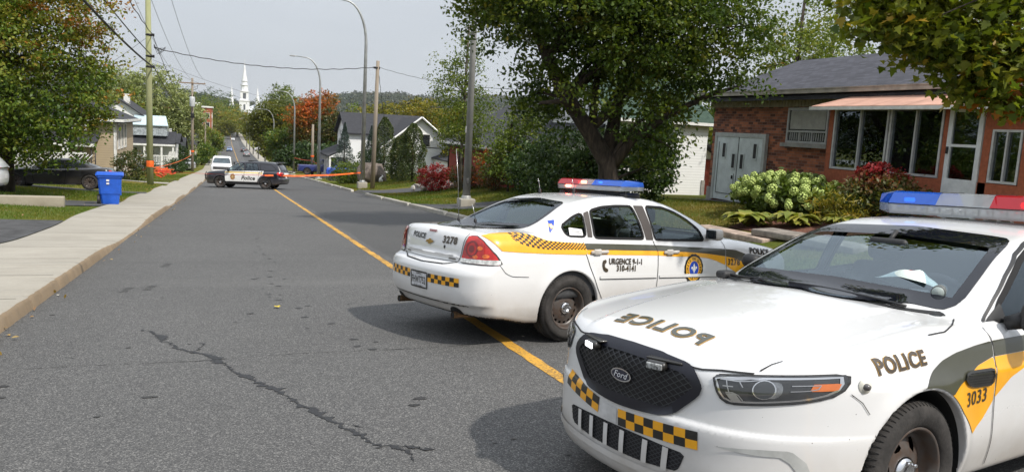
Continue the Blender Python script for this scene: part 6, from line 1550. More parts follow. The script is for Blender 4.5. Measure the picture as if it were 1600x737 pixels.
def porch_house():
    t = simple('white house with black roofs and a balustraded front porch beyond the green utility pole', 'house', (-9, 78, -4.2), 'porch_house'); s = set(bpy.data.objects); z0 = -5.2
    wallbox(t, (-16, 74, z0), (-8.2, 84, -.1), (SID_W, SID_W)); roof_prism(t, 'roof', 'y', 74, 84, -16, -8.2, -.05, 2.6, -12.1, SH_BLK, .4, .15); gable(t, 74.06, -16, -8.2, -.2, 2.5, -12.1, 'y', SID_W)
    MB().bbox((-11.9, 76, 1.8), (-11.3, 76.6, 3.2)).build('chimney', TRIM, t)
    a = MB(); V = [(-10.6, 71.4, -.05), (-7.0, 71.4, -.05), (-7.4, 73.9, .95), (-10.6, 73.9, .95)]; a.add(V + [(x, y, z-.08) for x, y, z in V], [(0,1,2,3), (7,6,5,4), (0,4,5,1), (1,5,6,2), (2,6,7,3), (3,7,4,0)]); a.build('balcony_roof', mat('pale blue awning', (.45,.56,.62), rough=.3, var=.1), t)
    wallbox(t, (-10.6, 71.6, -1.2), (-7.1, 73.98, -.1), (mat('sunroom glazing', (.38,.42,.45), rough=.2, var=.3), MATS['sunroom glazing']), 'sunroom')
    V = [(-12, 70.4, -2.05), (-6.3, 70.4, -2.05), (-6.3, 73.96, -.75), (-12, 73.96, -.75)]; MB().add(V + [(x, y, z-.14) for x, y, z in V], [(0,1,2,3), (7,6,5,4), (0,4,5,1), (1,5,6,2), (2,6,7,3), (3,7,4,0)]).build('porch_roof', SH_BLKY, t)
    MB().bbox((-12, 70.35, -2.25), (-6.25, 70.42, -2.06)).build('fascia', TRIM, t)
    wallbox(t, (-8.19, 74.0, z0), (-6.4, 80, -1.9), (SID_W, SID_W), 'porch_wing'); roof_prism(t, 'porch_wing_roof', 'x', -8.3, -6.2, 73.6, 80, -1.9, -1.0, 76.8, SH_BLKY, .25, .12); gable(t, -6.42, 74, 80, -1.95, -1.05, 76.8, 'x', SID_W, 'wing_gable')
    for x in (-11.6, -9.3, -7.6, -6.45): MB().bbox((x-.09, 70.45, z0), (x+.09, 70.63, -2.2)).build('porch_post', TRIM, t)
    r_ = MB(); r_.bbox((-11.6, 70.5, -3.35), (-6.45, 70.58, -3.25)); r_.bbox((-11.6, 70.5, -4.25), (-6.45, 70.58, -4.17)); x = -11.5
    while x < -6.5: r_.bbox((x, 70.52, -4.2), (x+.06, 70.56, -3.3)); x += .16
    r_.build('balustrade', TRIM, t)
    r_ = MB(); r_.bbox((-7.2, 74.2, -.6), (-7.12, 79, -.5)); y = 74.2
    while y < 79: r_.bbox((-7.18, y, -1.3), (-7.14, y+.08, -.55)); y += .25
    r_.build('balcony_rail', TRIM, t); window(t, 'y', 74, -11.3, -10.3, -4.2, -2.6, -1); window(t, 'x', -6.4, 75.5, 76.6, -4.0, -2.5, 1, .1)
    fix(s, t); t.location += Vector((.35, 22.6, 0))
porch_house()
def far_houses():
    for (lab, x0, x1, y0, y1, z1, rz, wm, rm, nm) in (('low pale brown house with grey roof beyond the white porch house', -15, -5.9, 138, 148, -3.6, -2.0, SID_P, SH_BLK, 'brown_house'), ('small white dark-roofed house half hidden by the conical evergreen', -12, -6.4, 112, 120, -3.4, -1.9, SID_W, SH_BLK, 'small_house'),
          ('white house with brown roof at the far end of the left row of poles', -11.5, -7.4, 222, 230, -6.6, -5.0, SID_W, SID_P, 'small_house'), ('pale house among the far trees left of the street', -34, -22, 330, 345, -4, -1, SID_W, SH_BLK, 'small_house')):
        z = float(ground((x0+x1)/2, y0)); t = thing(nm, lab, 'house', ((x0+x1)/2, y0, z)); s = set(bpy.data.objects)
        wallbox(t, (x0, y0, z-1), (x1, y1, z1), (wm, wm)); roof_prism(t, 'roof', 'x', x0, x1, y0, y1, z1, rz, (y0+y1)/2, rm, .5, .15); gable(t, x1-.05, y0, y1, z1-.05, rz, (y0+y1)/2, 'x', wm)
        window(t, 'x', x1, y0+1.5, y0+3.0, z1-2.0, z1-.6, 1, .1); window(t, 'x', x1, y0+5, y0+6.4, z1-2.0, z1-.6, 1, .1); window(t, 'y', y0, x0+1.2, x0+2.4, z1-2.0, z1-.6, -1, .1); fix(s, t)
    # three-storey brick block
    t = thing('brick_block', 'orange brick three-storey block with flat white parapet far down the street', 'building', (-15, 272, -8)); s = set(bpy.data.objects)
    ob = mat('orange brick', (.33,.10,.055), rough=.9, var=.15, scale=1.5); wallbox(t, (-24, 272, -11), (-6.4, 289, 3.0), (ob, ob)); MB().bbox((-24.3, 271.7, 3.0), (-6.1, 289.3, 3.5)).build('parapet', TRIM, t); MB().bbox((-13, 275, 3.5), (-10, 278, 4.6)).build('roof_hut', TRIM, t)
    for fl in (-5.5, -2.4, .6):
        for y in (273.5, 277, 280.5, 284): window(t, 'x', -6.4, y, y+1.3, fl-.9, fl+.8, 1, .1)
        for x in (-22, -19, -16, -13, -10.2, -8.2): window(t, 'y', 272, x, x+1.3, fl-.9, fl+.8, -1, .1)
    fix(s, t)
    # houses glimpsed on the hill and behind the right-hand trees
    for k, i, w, lab in ((2, 176, 13, 'white house glimpsed among the trees above the farmhouse roof'), (3, 182, 14, 'small white house high in the trees at the top of the right-hand slope'), (3, 88, 15, 'white house on the wooded hill above the left-hand trees'), (4, 84, 13, 'small white cabin on the wooded hill beside a larger white house')):
        x, y, z = HG[k, i]; t = thing('hill_house', lab, 'house', (x, y, z)); s = set(bpy.data.objects); wallbox(t, (x-w/2, y, z-6), (x+w/2, y+9, z+6), (SID_W, SID_W)); roof_prism(t, 'roof', 'x', x-w/2, x+w/2, y, y+9, z+6, z+9.5, y+4.5, SH_BLKY, .5, .3); window(t, 'y', y, x-2, x+1, z+2.5, z+4.6, -1, .2); fix(s, t)
far_houses()
# ---- church with its tall steeple
def church():
    cx, cy, zb = 10.0, 760., -6.5
    t = thing('church', 'white church with one tall spire and two smaller spires at the end of the street', 'church', (cx, cy, zb)); W = mat('white painted church', (.74,.75,.78), rough=.6, var=.06, scale=.3); G_ = mat('pale metal church roof', (.50,.53,.57), rough=.45, var=.1, scale=.2); D_ = mat('dark louvre', (.10,.11,.13), rough=.8)
    b = MB(); b.bbox((-2, 0, 0), (34, 40, 14)); b.build('nave', W, t); r_ = MB(); r_.add([(-3,-1,14),(35,-1,14),(35,41,14),(-3,41,14),(16,6,23),(16,36,23)], [(0,1,4),(1,2,5,4),(2,3,5),(3,0,4,5)]); r_.build('roof', G_, t)
    def octa(mb, x, y, z0, z1, r0, r1, n=8, mi=0): mb.tube([(x, y, z0), (x, y, z1)], [r0, r1], n, mi, sm=False)
    m = MB(); m.bbox((-5.2, -5.2, 0), (5.2, 5.2, 24)); m.bbox((-5.8, -5.8, 23.4), (5.8, 5.8, 24.4)); m.bbox((-4.2, -4.2, 24.4), (4.2, 4.2, 34)); m.bbox((-4.8, -4.8, 33.2), (4.8, 4.8, 34.2)); octa(m, 0, 0, 34.2, 40, 3.9, 3.6); octa(m, 0, 0, 40, 40.7, 4.3, 4.3); octa(m, 0, 0, 40.7, 44.5, 3.1, 2.8); octa(m, 0, 0, 44.5, 45, 3.4, 3.4)
    tw = m.build('tower', W, t); l = MB()
    for sy in (-1,): l.bbox((-1.6, -4.26, 26), (1.6, -4.2, 32)); l.bbox((-.9, -5.26, 14), (.9, -5.2, 20))
    l.build('louvre', D_, tw)
    m = MB(); octa(m, 0, 0, 45, 50, 3.0, 2.2); octa(m, 0, 0, 50, 64, 2.0, .25); m.tube([(0, 0, 64), (0, 0, 68)], .14, 6); m.box((0, 0, 66.6), (1.5, .2, .2)); m.build('spire', W, t)
    for x, h in ((-13.0, 40.), (13.5, 40.)):
        m = MB(); m.bbox((x-2.8, -2.8, 0), (x+2.8, 2.8, 18)); m.bbox((x-3.1, -3.1, 17.6), (x+3.1, 3.1, 18.3)); octa(m, x, 0, 18.3, 22, 2.4, 2.2); octa(m, x, 0, 22, 38, 2.3, .2); m.tube([(x, 0, 38), (x, 0, 40.5)], .12, 6); m.build('side_spire', W, t)
    t.scale = (.84, .84, .84)
church()
# ================================================================ planting
G = lambda x, y: gnd(x, y)
def at_(x, y, dz=0): b = gnd(x, y); return (b[0], b[1], b[2]+dz)
# big maple on the left lawn
b = at_(-7.9, 33.5, -.05)
tree('broad green maple turning rusty at its tips on the left lawn beside the black coupe', b, [b, (-7.85, 33.5, b[2]+1.2), (-7.7, 33.6, b[2]+2.6), (-7.8, 33.8, b[2]+4.6), (-7.9, 34, b[2]+7.5)], .30,
     [((-8.0,33.6,2.6),(4.3,4.0,2.7)), ((-6.8,33.0,.9),(2.4,2.6,1.6)), ((-9.6,33.4,1.0),(3.2,3.0,1.9)), ((-7.4,33.8,5.2),(3.5,3.3,2.4)), ((-9.8,34,5.6),(3.6,3.3,2.6)), ((-5.6,33.4,2.4),(1.25,1.8,1.5)), ((-7.2,32.6,-.1),(1.4,1.3,.6)), ((-8.8,34.5,8),(3.2,3,2.2))],
     80000, .145, GREENRED, 11, shape='oval', per=56, clump=.52, nl=34, up=1.0, tint0=.36, tint_fn=lambda P: .40*np.clip((P[:,2]-1.5)/4,0,1)*np.clip((P[:,0]+8.5)/3,0,1) + .12*(np.sin(P[:,0]*2.1)*np.sin(P[:,2]*1.7)>.4))
# the dark spreading maple behind the first police car
b = at_(9.9, 19.6, -.1); z = b[2]
BIG = tree('large spreading dark green maple behind the roof lights of the further white police car', b, [b, (9.9, 19.6, z+1.0), (9.8, 19.6, z+1.8), (9.25, 19.7, z+2.6), (8.6, 19.9, z+3.5), (8.0, 20.1, z+4.6), (7.45, 20.3, z+5.8), (7.2, 20.4, z+7.4)], .34,
     [((8.5,19.8,5.3),(3.3,3.0,1.6)), ((7.1,20.6,4.7),(1.5,1.8,1.2)), ((10.4,19.2,4.7),(2.6,2.4,1.6)), ((8.7,20.6,3.2),(1.7,1.7,.9)), ((10.9,19.0,3.3),(1.7,1.6,1.0)), ((11.9,18.2,4.9),(1.7,1.7,1.3)), ((12.7,18.4,3.25),(.95,1.1,.42)), ((13.2,18.2,4.4),(.9,1.0,.8)), ((10.3,18.6,2.2),(1.3,.9,.8)), ((11.3,19.9,1.7),(1.2,1.1,1.3)), ((8.3,20.8,2.3),(1.2,1.2,.8)), ((9.4,18.9,3.6),(1.6,1.0,.8)), ((6.4,20.6,5.5),(1.1,1.4,.8)), ((10.2,19.8,6.9),(4.2,3.4,1.4)), ((8.6,18.8,2.6),(.8,.7,.5)), ((12.0,19.6,2.4),(.8,.8,.6))],
     78000, .128, DARKM, 23, shape='oval', clump=.44, nl=60, up=.8, tint0=.46, r1=.08, rb=.075, bark=M_bark, per=46, shell=.45, tint_fn=lambda P: .16*np.sin(P[:,0]*1.9+P[:,2]*2.3)*np.sin(P[:,1]*1.7+1))
lm = MB()
for pts, r_ in (([(9.85,19.6,z+1.6),(10.4,19.4,z+2.5),(11.3,19.1,z+3.2),(12.3,18.7,z+3.8),(13.1,18.4,z+4.1)], (.20,.15,.10,.07,.03)), ([(9.8,19.7,z+1.7),(10.1,19.9,z+3.2),(10.5,20,z+4.8),(10.7,20,z+6.6)], (.24,.17,.12,.05)), ([(8.9,19.8,z+3.1),(8.3,19.5,z+3.4),(7.6,19.4,z+3.3)], (.12,.08,.04)), ([(10.5,19.4,z+2.6),(11.0,19.5,z+2.6),(11.8,19.6,z+2.3)], (.09,.06,.02)), ([(9.3,19.7,z+2.6),(9.5,20.0,z+4.2),(9.3,20.2,z+6)], (.14,.09,.04))):
    lm.tube([tuple(np.array(p)-np.array(b)) for p in pts], r_, 9)
lm.build('limb', M_bark, BIG)
# maple whose branches hang in from the right
b = at_(9.6, 5.2, -.05); z = b[2]
RB = tree('large-leaved maple with orange tips overhanging the nearest police car at the upper right', b, [b, (9.5, 5.2, z+1.5), (9.3, 5.3, z+3), (9.0, 5.4, z+4.4), (8.6, 5.5, z+6)], .20,
     [((6.0,6.1,2.88),(.50,.50,.20),.9), ((6.35,6.0,2.75),(.50,.45,.24),1.0), ((6.65,5.85,2.60),(.45,.45,.26),1.0), ((6.9,5.75,2.75),(.5,.5,.35),1.1), ((6.75,5.75,2.28),(.30,.30,.17),.45), ((7.1,5.6,2.2),(.32,.3,.20),.5), ((7.2,5.6,2.55),(.5,.5,.35),.9), ((6.3,6.1,3.2),(1.0,.8,.28),1.6), ((7.2,5.8,3.2),(.9,.8,.4),1.3), ((8.2,5.6,3.2),(1.0,1.0,.8),1.3), ((8.0,5.6,4.3),(1.6,1.5,.8),1.3)],
     8600, .102, OVER, 37, shape='maple', clump=.17, nl=40, tint0=.42, rb=.035, per=10, shell=.2, up=1.3, droop=.6, tint_fn=lambda P: (np.sin(P[:,0]*5+P[:,1]*3)*np.sin(P[:,2]*9+1) > .86)*.35)
P_, ti, cc = crown_points([((7.0,5.7,2.25),(.45,.4,.35)), ((7.2,5.6,2.6),(.4,.4,.4))], 70, 5, .14, 5, .3); o = leaf_cloud('orange_leaves', P_ - np.array(b), .12, leaf_mat('orange maple leaf', [(.30,.10,.012),(.45,.13,.012),(.55,.20,.02)], .4), RB, 'maple', None, 1.1, 3, droop=.5)
# trees behind the brick bungalow
for i, (x, y, h, r_, lm_, lab) in enumerate(((24.0,30,9.0,2.8,LIGHT,'airy young tree rising behind the slate blue roof'), (28.5,33,9.6,3.0,LIGHT,'taller airy tree rising behind the ridge of the brick bungalow'), (31,27,9.8,3.2,GREEN,'fuller green tree behind the brick bungalow at the upper right'))):
    b = at_(x, y); z = b[2]; tree(lab, b, [b, (x, y, z+3), (x+.2, y, z+6), (x+.3, y, z+h)], .16, [((x, y, z+h*.62), (r_, r_, h*.30)), ((x-.8, y, z+h*.45), (r_*.8, r_*.8, h*.22)), ((x+.7, y, z+h*.85), (r_*.8, r_*.8, h*.22))], 6500, .17, lm_, 50+i, 'trees behind the brick bungalow', clump=.5, nl=22, shell=.4, rb=.05, per=16)
# slim young tree by the lamp post
b = at_(11.0, 38.6); z = b[2]
tree('slim pale green birch-like tree beside the grey steel lamp post', b, [b, (11.0,38.6,z+2.5), (11.05,38.6,z+5), (11.1,38.6,z+8.4)], .09, [((10.9,38.5,z+4.4),(1.6,1.6,2.3)), ((11.1,38.6,z+6.9),(1.1,1.1,1.8)), ((9.9,38.4,z+5.6),(.9,1.0,1.6)), ((11.9,38.8,z+3.6),(1.3,1.2,1.4)), ((10.2,38.4,z+3.2),(1.0,1.0,1.0)), ((11.3,38.8,z+2.4),(1.2,1.1,.8))], 7200, .13, LIGHT, 61, clump=.34, nl=30, rb=.03, per=12, shell=.3, tint0=.38, bark=M_barkp)
b = at_(12.2, 34.6); z = b[2]
tree('small loose pale green tree beside the dark hedge', b, [b, (12.2,34.6,z+1.4), (12.2,34.6,z+3.2)], .06, [((12.2,34.6,z+2.1),(1.3,1.2,1.3)), ((12.8,34.2,z+3.3),(1.2,1.1,.9)), ((11.6,34.8,z+1.2),(.9,.9,.7))], 4200, .14, LIGHT, 63, clump=.3, nl=22, rb=.025, per=12, shell=.3, tint0=.36)
# dark shrubs behind the police car
for i, (x, y, rx, rz, lab) in enumerate(((11.2,25.2,1.6,1.5,'tall dark shrub left of the maple trunk'), (12.3,24.0,1.3,1.45,'dark shrub just behind the maple trunk'), (13.15,22.9,.75,1.6,'dark weeping shrub against the white garage'), (11.6,28.8,1.5,1.3,'rounded dark shrub behind the rear window of the police car'))):
    bush(lab, at_(x, y), (rx, rx, rz), 6500, .13, DARK, 70+i, 'dark_shrub', group='dark shrubs under the maple', clump=.24, lift=.95)
# cedars and shrubs round the drive
for i, (x, y, h, r_, lab) in enumerate(((11.6,63.5,5.0,.86,'tallest cedar column, set apart from the other three'), (12.0,59.6,3.3,.62,'short cedar second from the white house'), (12.1,57.6,3.5,.66,'third cedar from the white house'), (12.0,54.6,4.1,.86,'broad cedar column nearest the drive'))): cedar(lab, at_(x, y), h, r_, 80+i, 'cedar columns by the drive', NEEDLE)
for i, (x, y, h, r_, lab) in enumerate(((9.6,72.5,5.0,1.7,'dark blue spruce left of the tall lamp post'), (11.7,70.5,4.4,1.5,'blue spruce right of the weathered wooden pole'))):
    t = thing('spruce', lab, 'spruce', at_(x, y), 0, 'blue spruces by the white house'); rr = np.random.default_rng(90+i); n_ = 6000; u = rr.random(n_)**1.4; a = rr.uniform(0, 6.283, n_); lay = .75+.25*np.abs(np.sin(u*26)); rad = r_*(1-u)*lay*(.35+.65*rr.random(n_)**.5)
    leaf_cloud('foliage', np.stack([rad*np.cos(a), rad*np.sin(a), .2+u*h - rad*.22], -1), .20, SPRUCE, t, 'blade', None, .2, 91+i); MB().tube([(0,0,0),(0,0,h)], [.1,.02], 8).build('trunk', M_bark, t)
bush('rounded dark green hedge shrub beside the blue spruce', at_(11.0, 64.8), (1.7,1.5,1.45), 5000, .13, DARK, 101, clump=.2)
bush('green hydrangea with pale heads left of the lamp post base', at_(8.9, 63.5), (1.5,1.4,1.0), 3600, .14, LIGHT, 102, clump=.22, tint0=.35)
bush('crimson burning bush by the stone steps', at_(10.6, 42.3), (1.0,.9,.85), 3200, .11, RED, 103, 'red_shrub', clump=.2); bush('bronze shrub under the slim pale green tree', at_(11.9, 40.6), (1.0,1.0,.75), 2400, .12, MIXED, 104, clump=.2)
bush('orange tinted shrub in front of the low red brick bungalow', at_(12.6, 39.0), (.8,.9,1.1), 1800, .11, ORANGE, 105, clump=.2, tint0=.65)
bush('low green shrub at the foot of the steel lamp post', at_(12.3, 31.4), (1.5,1.2,1.0), 3600, .12, LIGHT, 106, clump=.22, tint0=.25)
bush('dark red tinged shrub under the steel lamp post', at_(12.2, 36.6), (.9,.9,.8), 2200, .11, MIXED, 107, clump=.2)
# plants before the bungalow
def hydrangea():
    b = at_(13.65, 16.65, -.05); t = bush('large hydrangea covered in pale green flower heads before the brick wall', b, (1.25,1.5,.58), 5200, .16, LIGHT, 110, 'hydrangea', 'oval', clump=.22, tint0=.12, lift=.85); rr = np.random.default_rng(8)
    me = bpy.data.meshes.new('flower_head'); V, F = [], []
    for k in range(42):                                   # a ball of small petals
        i = k + .5; ph = math.acos(1-2*i/42); th = math.pi*(1+5**.5)*i; d = Vector((math.cos(th)*math.sin(ph), math.sin(th)*math.sin(ph), math.cos(ph)*.85)); a = d.orthogonal().normalized(); bb = d.cross(a); s_ = .30
        b0 = len(V); V += [tuple(d*.92 + a*s_), tuple(d*1.02 + bb*s_), tuple(d*.92 - a*s_), tuple(d*1.02 - bb*s_)]; F.append((b0, b0+1, b0+2, b0+3))
    me.from_pydata(V, [], F); me.materials.append(mat('pale green petals', (.44,.52,.16), rough=.7, var=.25, scale=3, dark=(.26,.35,.08)))
    k = 0
    while k < 98:
        d = rr.normal(0, 1, 3); d /= np.linalg.norm(d)
        if d[2] < -.25 or (d[0] > .45): continue
        p = np.array([1.25, 1.5, .58])*d*rr.uniform(.93, 1.12) + [0, 0, .49]
        if p[2] < .08: continue
        o = bpy.data.objects.new('flower_head', me); COL.objects.link(o); o.parent = t; o.location = p; s_ = rr.uniform(.085, .14); o.scale = (s_, s_, s_*.9); o.rotation_euler = tuple(rr.uniform(0, 3, 3)); k += 1
hydrangea()
bush('crimson and green euonymus in front of the glazed porch', at_(13.9, 13.9), (.9,1.2,.60), 4600, .10, MIXED, 111, 'euonymus', 'oval', clump=.18, tint0=.45, tint_fn=lambda P: .35*np.clip((P[:,2]-.8)/.5, -.6, 1))
bush('crimson crown of a burning bush against the terracotta wall', at_(14.1, 14.25), (.45,.62,.27), 1300, .10, RED, 112, 'burning_bush', 'oval', clump=.14, lift=3.9)
bush('feathery ochre fern clump beside the hydrangea', at_(13.0, 14.1), (.65,.7,.36), 1500, .16, YELLOW, 113, 'fern_clump', 'blade', clump=.2)
bush('leggy green shrub between the hydrangea and the euonymus', at_(13.5, 14.6), (.5,.55,.45), 1100, .11, GREEN, 115, clump=.2)
def hosta(x, y, r_, seed, lab):
    t = thing('hosta', lab, 'hosta', at_(x, y), 0, 'hostas edging the lawn'); rr = np.random.default_rng(seed); V, F, T = [], [], []
    for k in range(95):
        a = rr.uniform(0, 6.283); L_ = r_*rr.uniform(.45, 1.0); w = L_*.25; up = rr.uniform(.5, 1.15); d = Vector((math.cos(a), math.sin(a), 0)); s_ = Vector((-math.sin(a), math.cos(a), 0)); n_ = 6; b0 = len(V)
        for i in range(n_):
            u = i/(n_-1); c = d*(L_*u) + Vector((0, 0, L_*(up*u*1.5 - 1.25*u*u*up + .05))); ww = w*math.sin(math.pi*min(1, .12+u*.88))
            V += [tuple(c - s_*ww + Vector((0,0,.015))), tuple(c), tuple(c + s_*ww + Vector((0,0,.015)))]
        for i in range(n_-1):
            for j in range(2): F.append((b0+i*3+j, b0+(i+1)*3+j, b0+(i+1)*3+j+1, b0+i*3+j+1)); T.append(rr.random())
    o = np_mesh('leaves', V, F, leaf_mat('hosta leaf', [(.16,.21,.03),(.27,.29,.05),(.40,.36,.08)], .35), t, True); at = o.data.attributes.new('tint', 'FLOAT', 'FACE'); at.data.foreach_set('value', np.array(T, np.float32))
hosta(11.55, 15.5, .74, 1, 'yellow green hosta nearest the stone slabs'); hosta(12.1, 14.55, .66, 2, 'yellow green hosta to the right of the first one'); hosta(12.7, 13.7, .5, 3, 'smaller hosta half hidden by the nearest roof pillar')
# left side
bush('bushy green and pink shrub at the corner of the beige house', at_(-6.1, 56.6), (1.35,1.3,1.05), 3600, .13, MIXED, 120, clump=.22, tint0=.28)
bush('low round green shrub beside the silver car', at_(-5.6, 88), (1.2,1.3,.8), 2600, .14, DARK, 121, clump=.25)
bush('clipped cedar seen through the white porch', at_(-8.4, 94.4, .0), (.5,.5,1.3), 1600, .12, NEEDLE, 122, clump=.15)
bush('tall dark conical evergreen beyond the white porch house', at_(-6.3, 102), (1.6,1.6,1.9), 5200, .18, DARK, 123, clump=.32)
for i, (y, l, h) in enumerate(((112, 7, 1.0), (128, 8, 1.2))): bush(('long dark clipped hedge behind the second pole', 'further clipped hedge by the left-hand pavement')[i], at_(-5.9, y), (1.1, l, h), 6000, .16, DARK, 125+i, 'hedge', clump=.25, cat='hedge')
def bgtree(lab, x, y, h, r_, n, size, lm_, seed, group, low=.25, t0=.5, fn=None, ztop=None):
    b = at_(x, y); z = b[2]
    if ztop is not None: h = ztop - z
    rr = np.random.default_rng(seed); c0 = z + h*(low+1)/2; rz = h*(1-low)/2
    bl = [((x, y, c0), (r_*.85, r_*.85, rz*.95))] + [((x + r_*.62*math.cos(a), y + r_*.62*math.sin(a), c0 + rz*rr.uniform(-.5, .55)), (r_*rr.uniform(.38, .58),)*2 + (rz*rr.uniform(.3, .5),)) for a in rr.uniform(0, 6.283, 8)]
    return tree(lab, b, [b, (x, y, z+h*.35), (x+.1, y, z+h*.85)], h*.022+.06, bl, n, size, lm_, seed, group, clump=size*2.0, nl=14, per=18, tint0=t0, rb=.10, shell=.55, tint_fn=fn)
g1 = 'trees lining the far street'
bgtree('huge silvery green willow rising behind the white porch house', -10.6, 124, 0, 6.3, 26000, .34, WILLOW, 200, g1, .05, .62, ztop=8.4); bgtree('second silvery willow crown to the right of the huge one', -7.3, 128, 0, 3.4, 9000, .36, WILLOW, 201, g1, .02, .6, ztop=4.0)
bgtree('dark maple behind the beige house', -13.4, 112, 0, 4.5, 9000, .32, GREENRED, 202, g1, .2, .5, ztop=4.6)
bgtree('ochre and green tree beside the orange brick block', -7.1, 200, 0, 2.2, 4000, .4, YELLOW, 203, g1, .05, .15, ztop=-3.2); bgtree('dark round tree above the left-hand pavement', -5.4, 158, 0, 2.4, 5000, .36, GREEN, 204, g1, .05, .3, ztop=-3.8); bgtree('yellowing tree by the third left-hand pole', -4.8, 240, 0, 2.6, 5000, .45, GREEN, 205, g1, .02, .5, ztop=-3.2)
for i, (px, py, r_, zt, lm_, t0, lab) in enumerate(((-7.4, 430, 10, -1, YELLOW, 0.2, 'ochre tree beside the orange brick block'), (-2.1, 500, 13, 9, GREEN, 0.6, 'green tree left of the steeple'), (2.4, 470, 11, 4.5, GREEN, 0.75, 'yellow green tree just left of the steeple'), (-5.2, 560, 13, 12, GREEN, 0.4, 'darker tree behind the green one left of the steeple'), (11.2, 450, 9, -2, GREEN, 0.7, 'tree right of the far traffic'), (8.5, 640, 13, -1, GREEN, 0.4, 'tree closing the far end of the street'), (-12.3, 480, 13, 6, YELLOW, 0.0, 'broad tree beyond the far left houses'), (-20.6, 500, 15, 14, GREEN, 0.5, 'dark tree on the slope left of the steeple'), (14.5, 420, 9, 2, YELLOW, 0.2, 'yellow green tree behind the white lorry'), (-12.8, 640, 18, 22, DARK, 0.6, 'dark tree high on the slope behind the steeple'))):
    bgtree(lab, px, py, 0, r_, 5200, .8, lm_, 220+i, 'trees at the far end of the street', .05, t0, ztop=zt)
bgtree('very large yellow green tree right of the street beside the orange maple', 7.3, 150, 0, 4.9, 18000, .42, YELLOW, 240, g1, .06, .05, ztop=5.0); bgtree('tall ragged tree top behind the yellow green tree', 10.2, 176, 0, 4.6, 9000, .42, WILLOW, 241, g1, .2, .2, ztop=9.0); bgtree('dark green tree hanging over the white lorry', 8.0, 132, 0, 3.4, 8000, .36, GREEN, 242, g1, .08, .4, ztop=0)
bgtree('bright orange maple beside the third lamp post', 11.9, 126, 0, 4.0, 16000, .34, leaf_mat('orange to green leaf', [(.045,.065,.012),(.09,.095,.015),(.16,.11,.018),(.44,.14,.018),(.55,.12,.02)], .35), 243, g1, .05, .35, fn=lambda P: .42*np.clip((P[:,2]+1.2)/3.5, -.8, 1)*np.clip((14.4-P[:,0])/2.5+.55, -.4, 1), ztop=6.2); bgtree('green and bronze maple to the right of the orange one', 14.2, 122, 0, 2.6, 8000, .34, MIXED, 244, g1, .02, .3, ztop=3.6); bgtree('dark understorey tree behind the blue pickup', 9.5, 114, 0, 3.4, 8000, .34, DARK, 245, g1, .0, .5, ztop=-1.6); bgtree('dark understorey tree beside the white porch columns', 12.3, 106, 0, 2.6, 6000, .32, DARK, 246, g1, .0, .5, ztop=-1.4)
for i, (x, y, r_, zt, lm_, t0, lab) in enumerate(((18.0, 124, 3.2, 4.6, GREEN, .6, 'green tree behind the left end of the farmhouse roof'), (20.6, 116, 3.0, 5.2, YELLOW, .3, 'yellow green tree behind the farmhouse roof, left of the pole'), (24.5, 118, 3.4, 6.2, YELLOW, .4, 'yellow green tree behind the farmhouse roof, right of the pole'), (25.6, 106, 3.2, 5.6, YELLOW, .5, 'yellowest tree at the right end of the farmhouse roof'), (21.8, 76, 1.7, 3.6, YELLOW, .3, 'yellow green tree between farmhouse and slim tree'), (24, 60, 4.2, 3.4, GREEN, .4, 'green tree behind the red brick bungalow'), (30, 58, 5.5, 6.5, GREEN, .5, 'tall green tree behind the black bungalow roof'), (26, 44, 4.5, 6.5, DARKM, .5, 'dark tree behind the spreading maple'), (33, 40, 5.0, 7.0, ORANGE, .1, 'bronze tree glimpsed through the spreading maple'))):
    bgtree(lab, x, y, 0, r_, 6500, .34, lm_, 260+i, 'trees behind the right-hand houses', .08, t0, ztop=zt)
bgtree('green tree in front of the orange brick block', -8.2, 252, 0, 3.2, 4000, .5, GREEN, 281, g1, .02, .6, ztop=-1.6)
bgtree('clipped green hedge along the right-hand verge beyond the pickup', 13.5, 99, 1.8, 4.5, 3000, .25, LIGHT, 280, None, .0, .2)
# woods on the hillside: too many to count
def forest():
    r_ = np.random.default_rng(77); nr, na = HG.shape[:2]; n = 17000; u = 1 + r_.random(n)**.9*(nr-2.1); a = r_.random(n)*(na-2); i, j = u.astype(int), a.astype(int); fu, fa = (u-i)[:, None], (a-j)[:, None]
    C = (HG[i, j]*(1-fu)*(1-fa) + HG[i+1, j]*fu*(1-fa) + HG[i, j+1]*(1-fu)*fa + HG[i+1, j+1]*fu*fa); k = 7
    P = np.repeat(C, k, 0) + r_.normal(0, 1, (n*k, 3))*np.array([5, 5, 3.2]) + [0, 0, 2]; tc = np.clip(r_.normal(.4, .25, n), 0, 1)
    m = leaf_mat('distant wood', [(.014,.026,.010),(.026,.042,.014),(.045,.058,.018),(.080,.075,.022),(.13,.08,.025)], .2)
    tag(leaf_cloud('forest', P, 6.5, m, None, 'quad', np.repeat(tc, k), .3, 5), 'wooded hillside beyond the town', None, None, 'stuff')
forest()
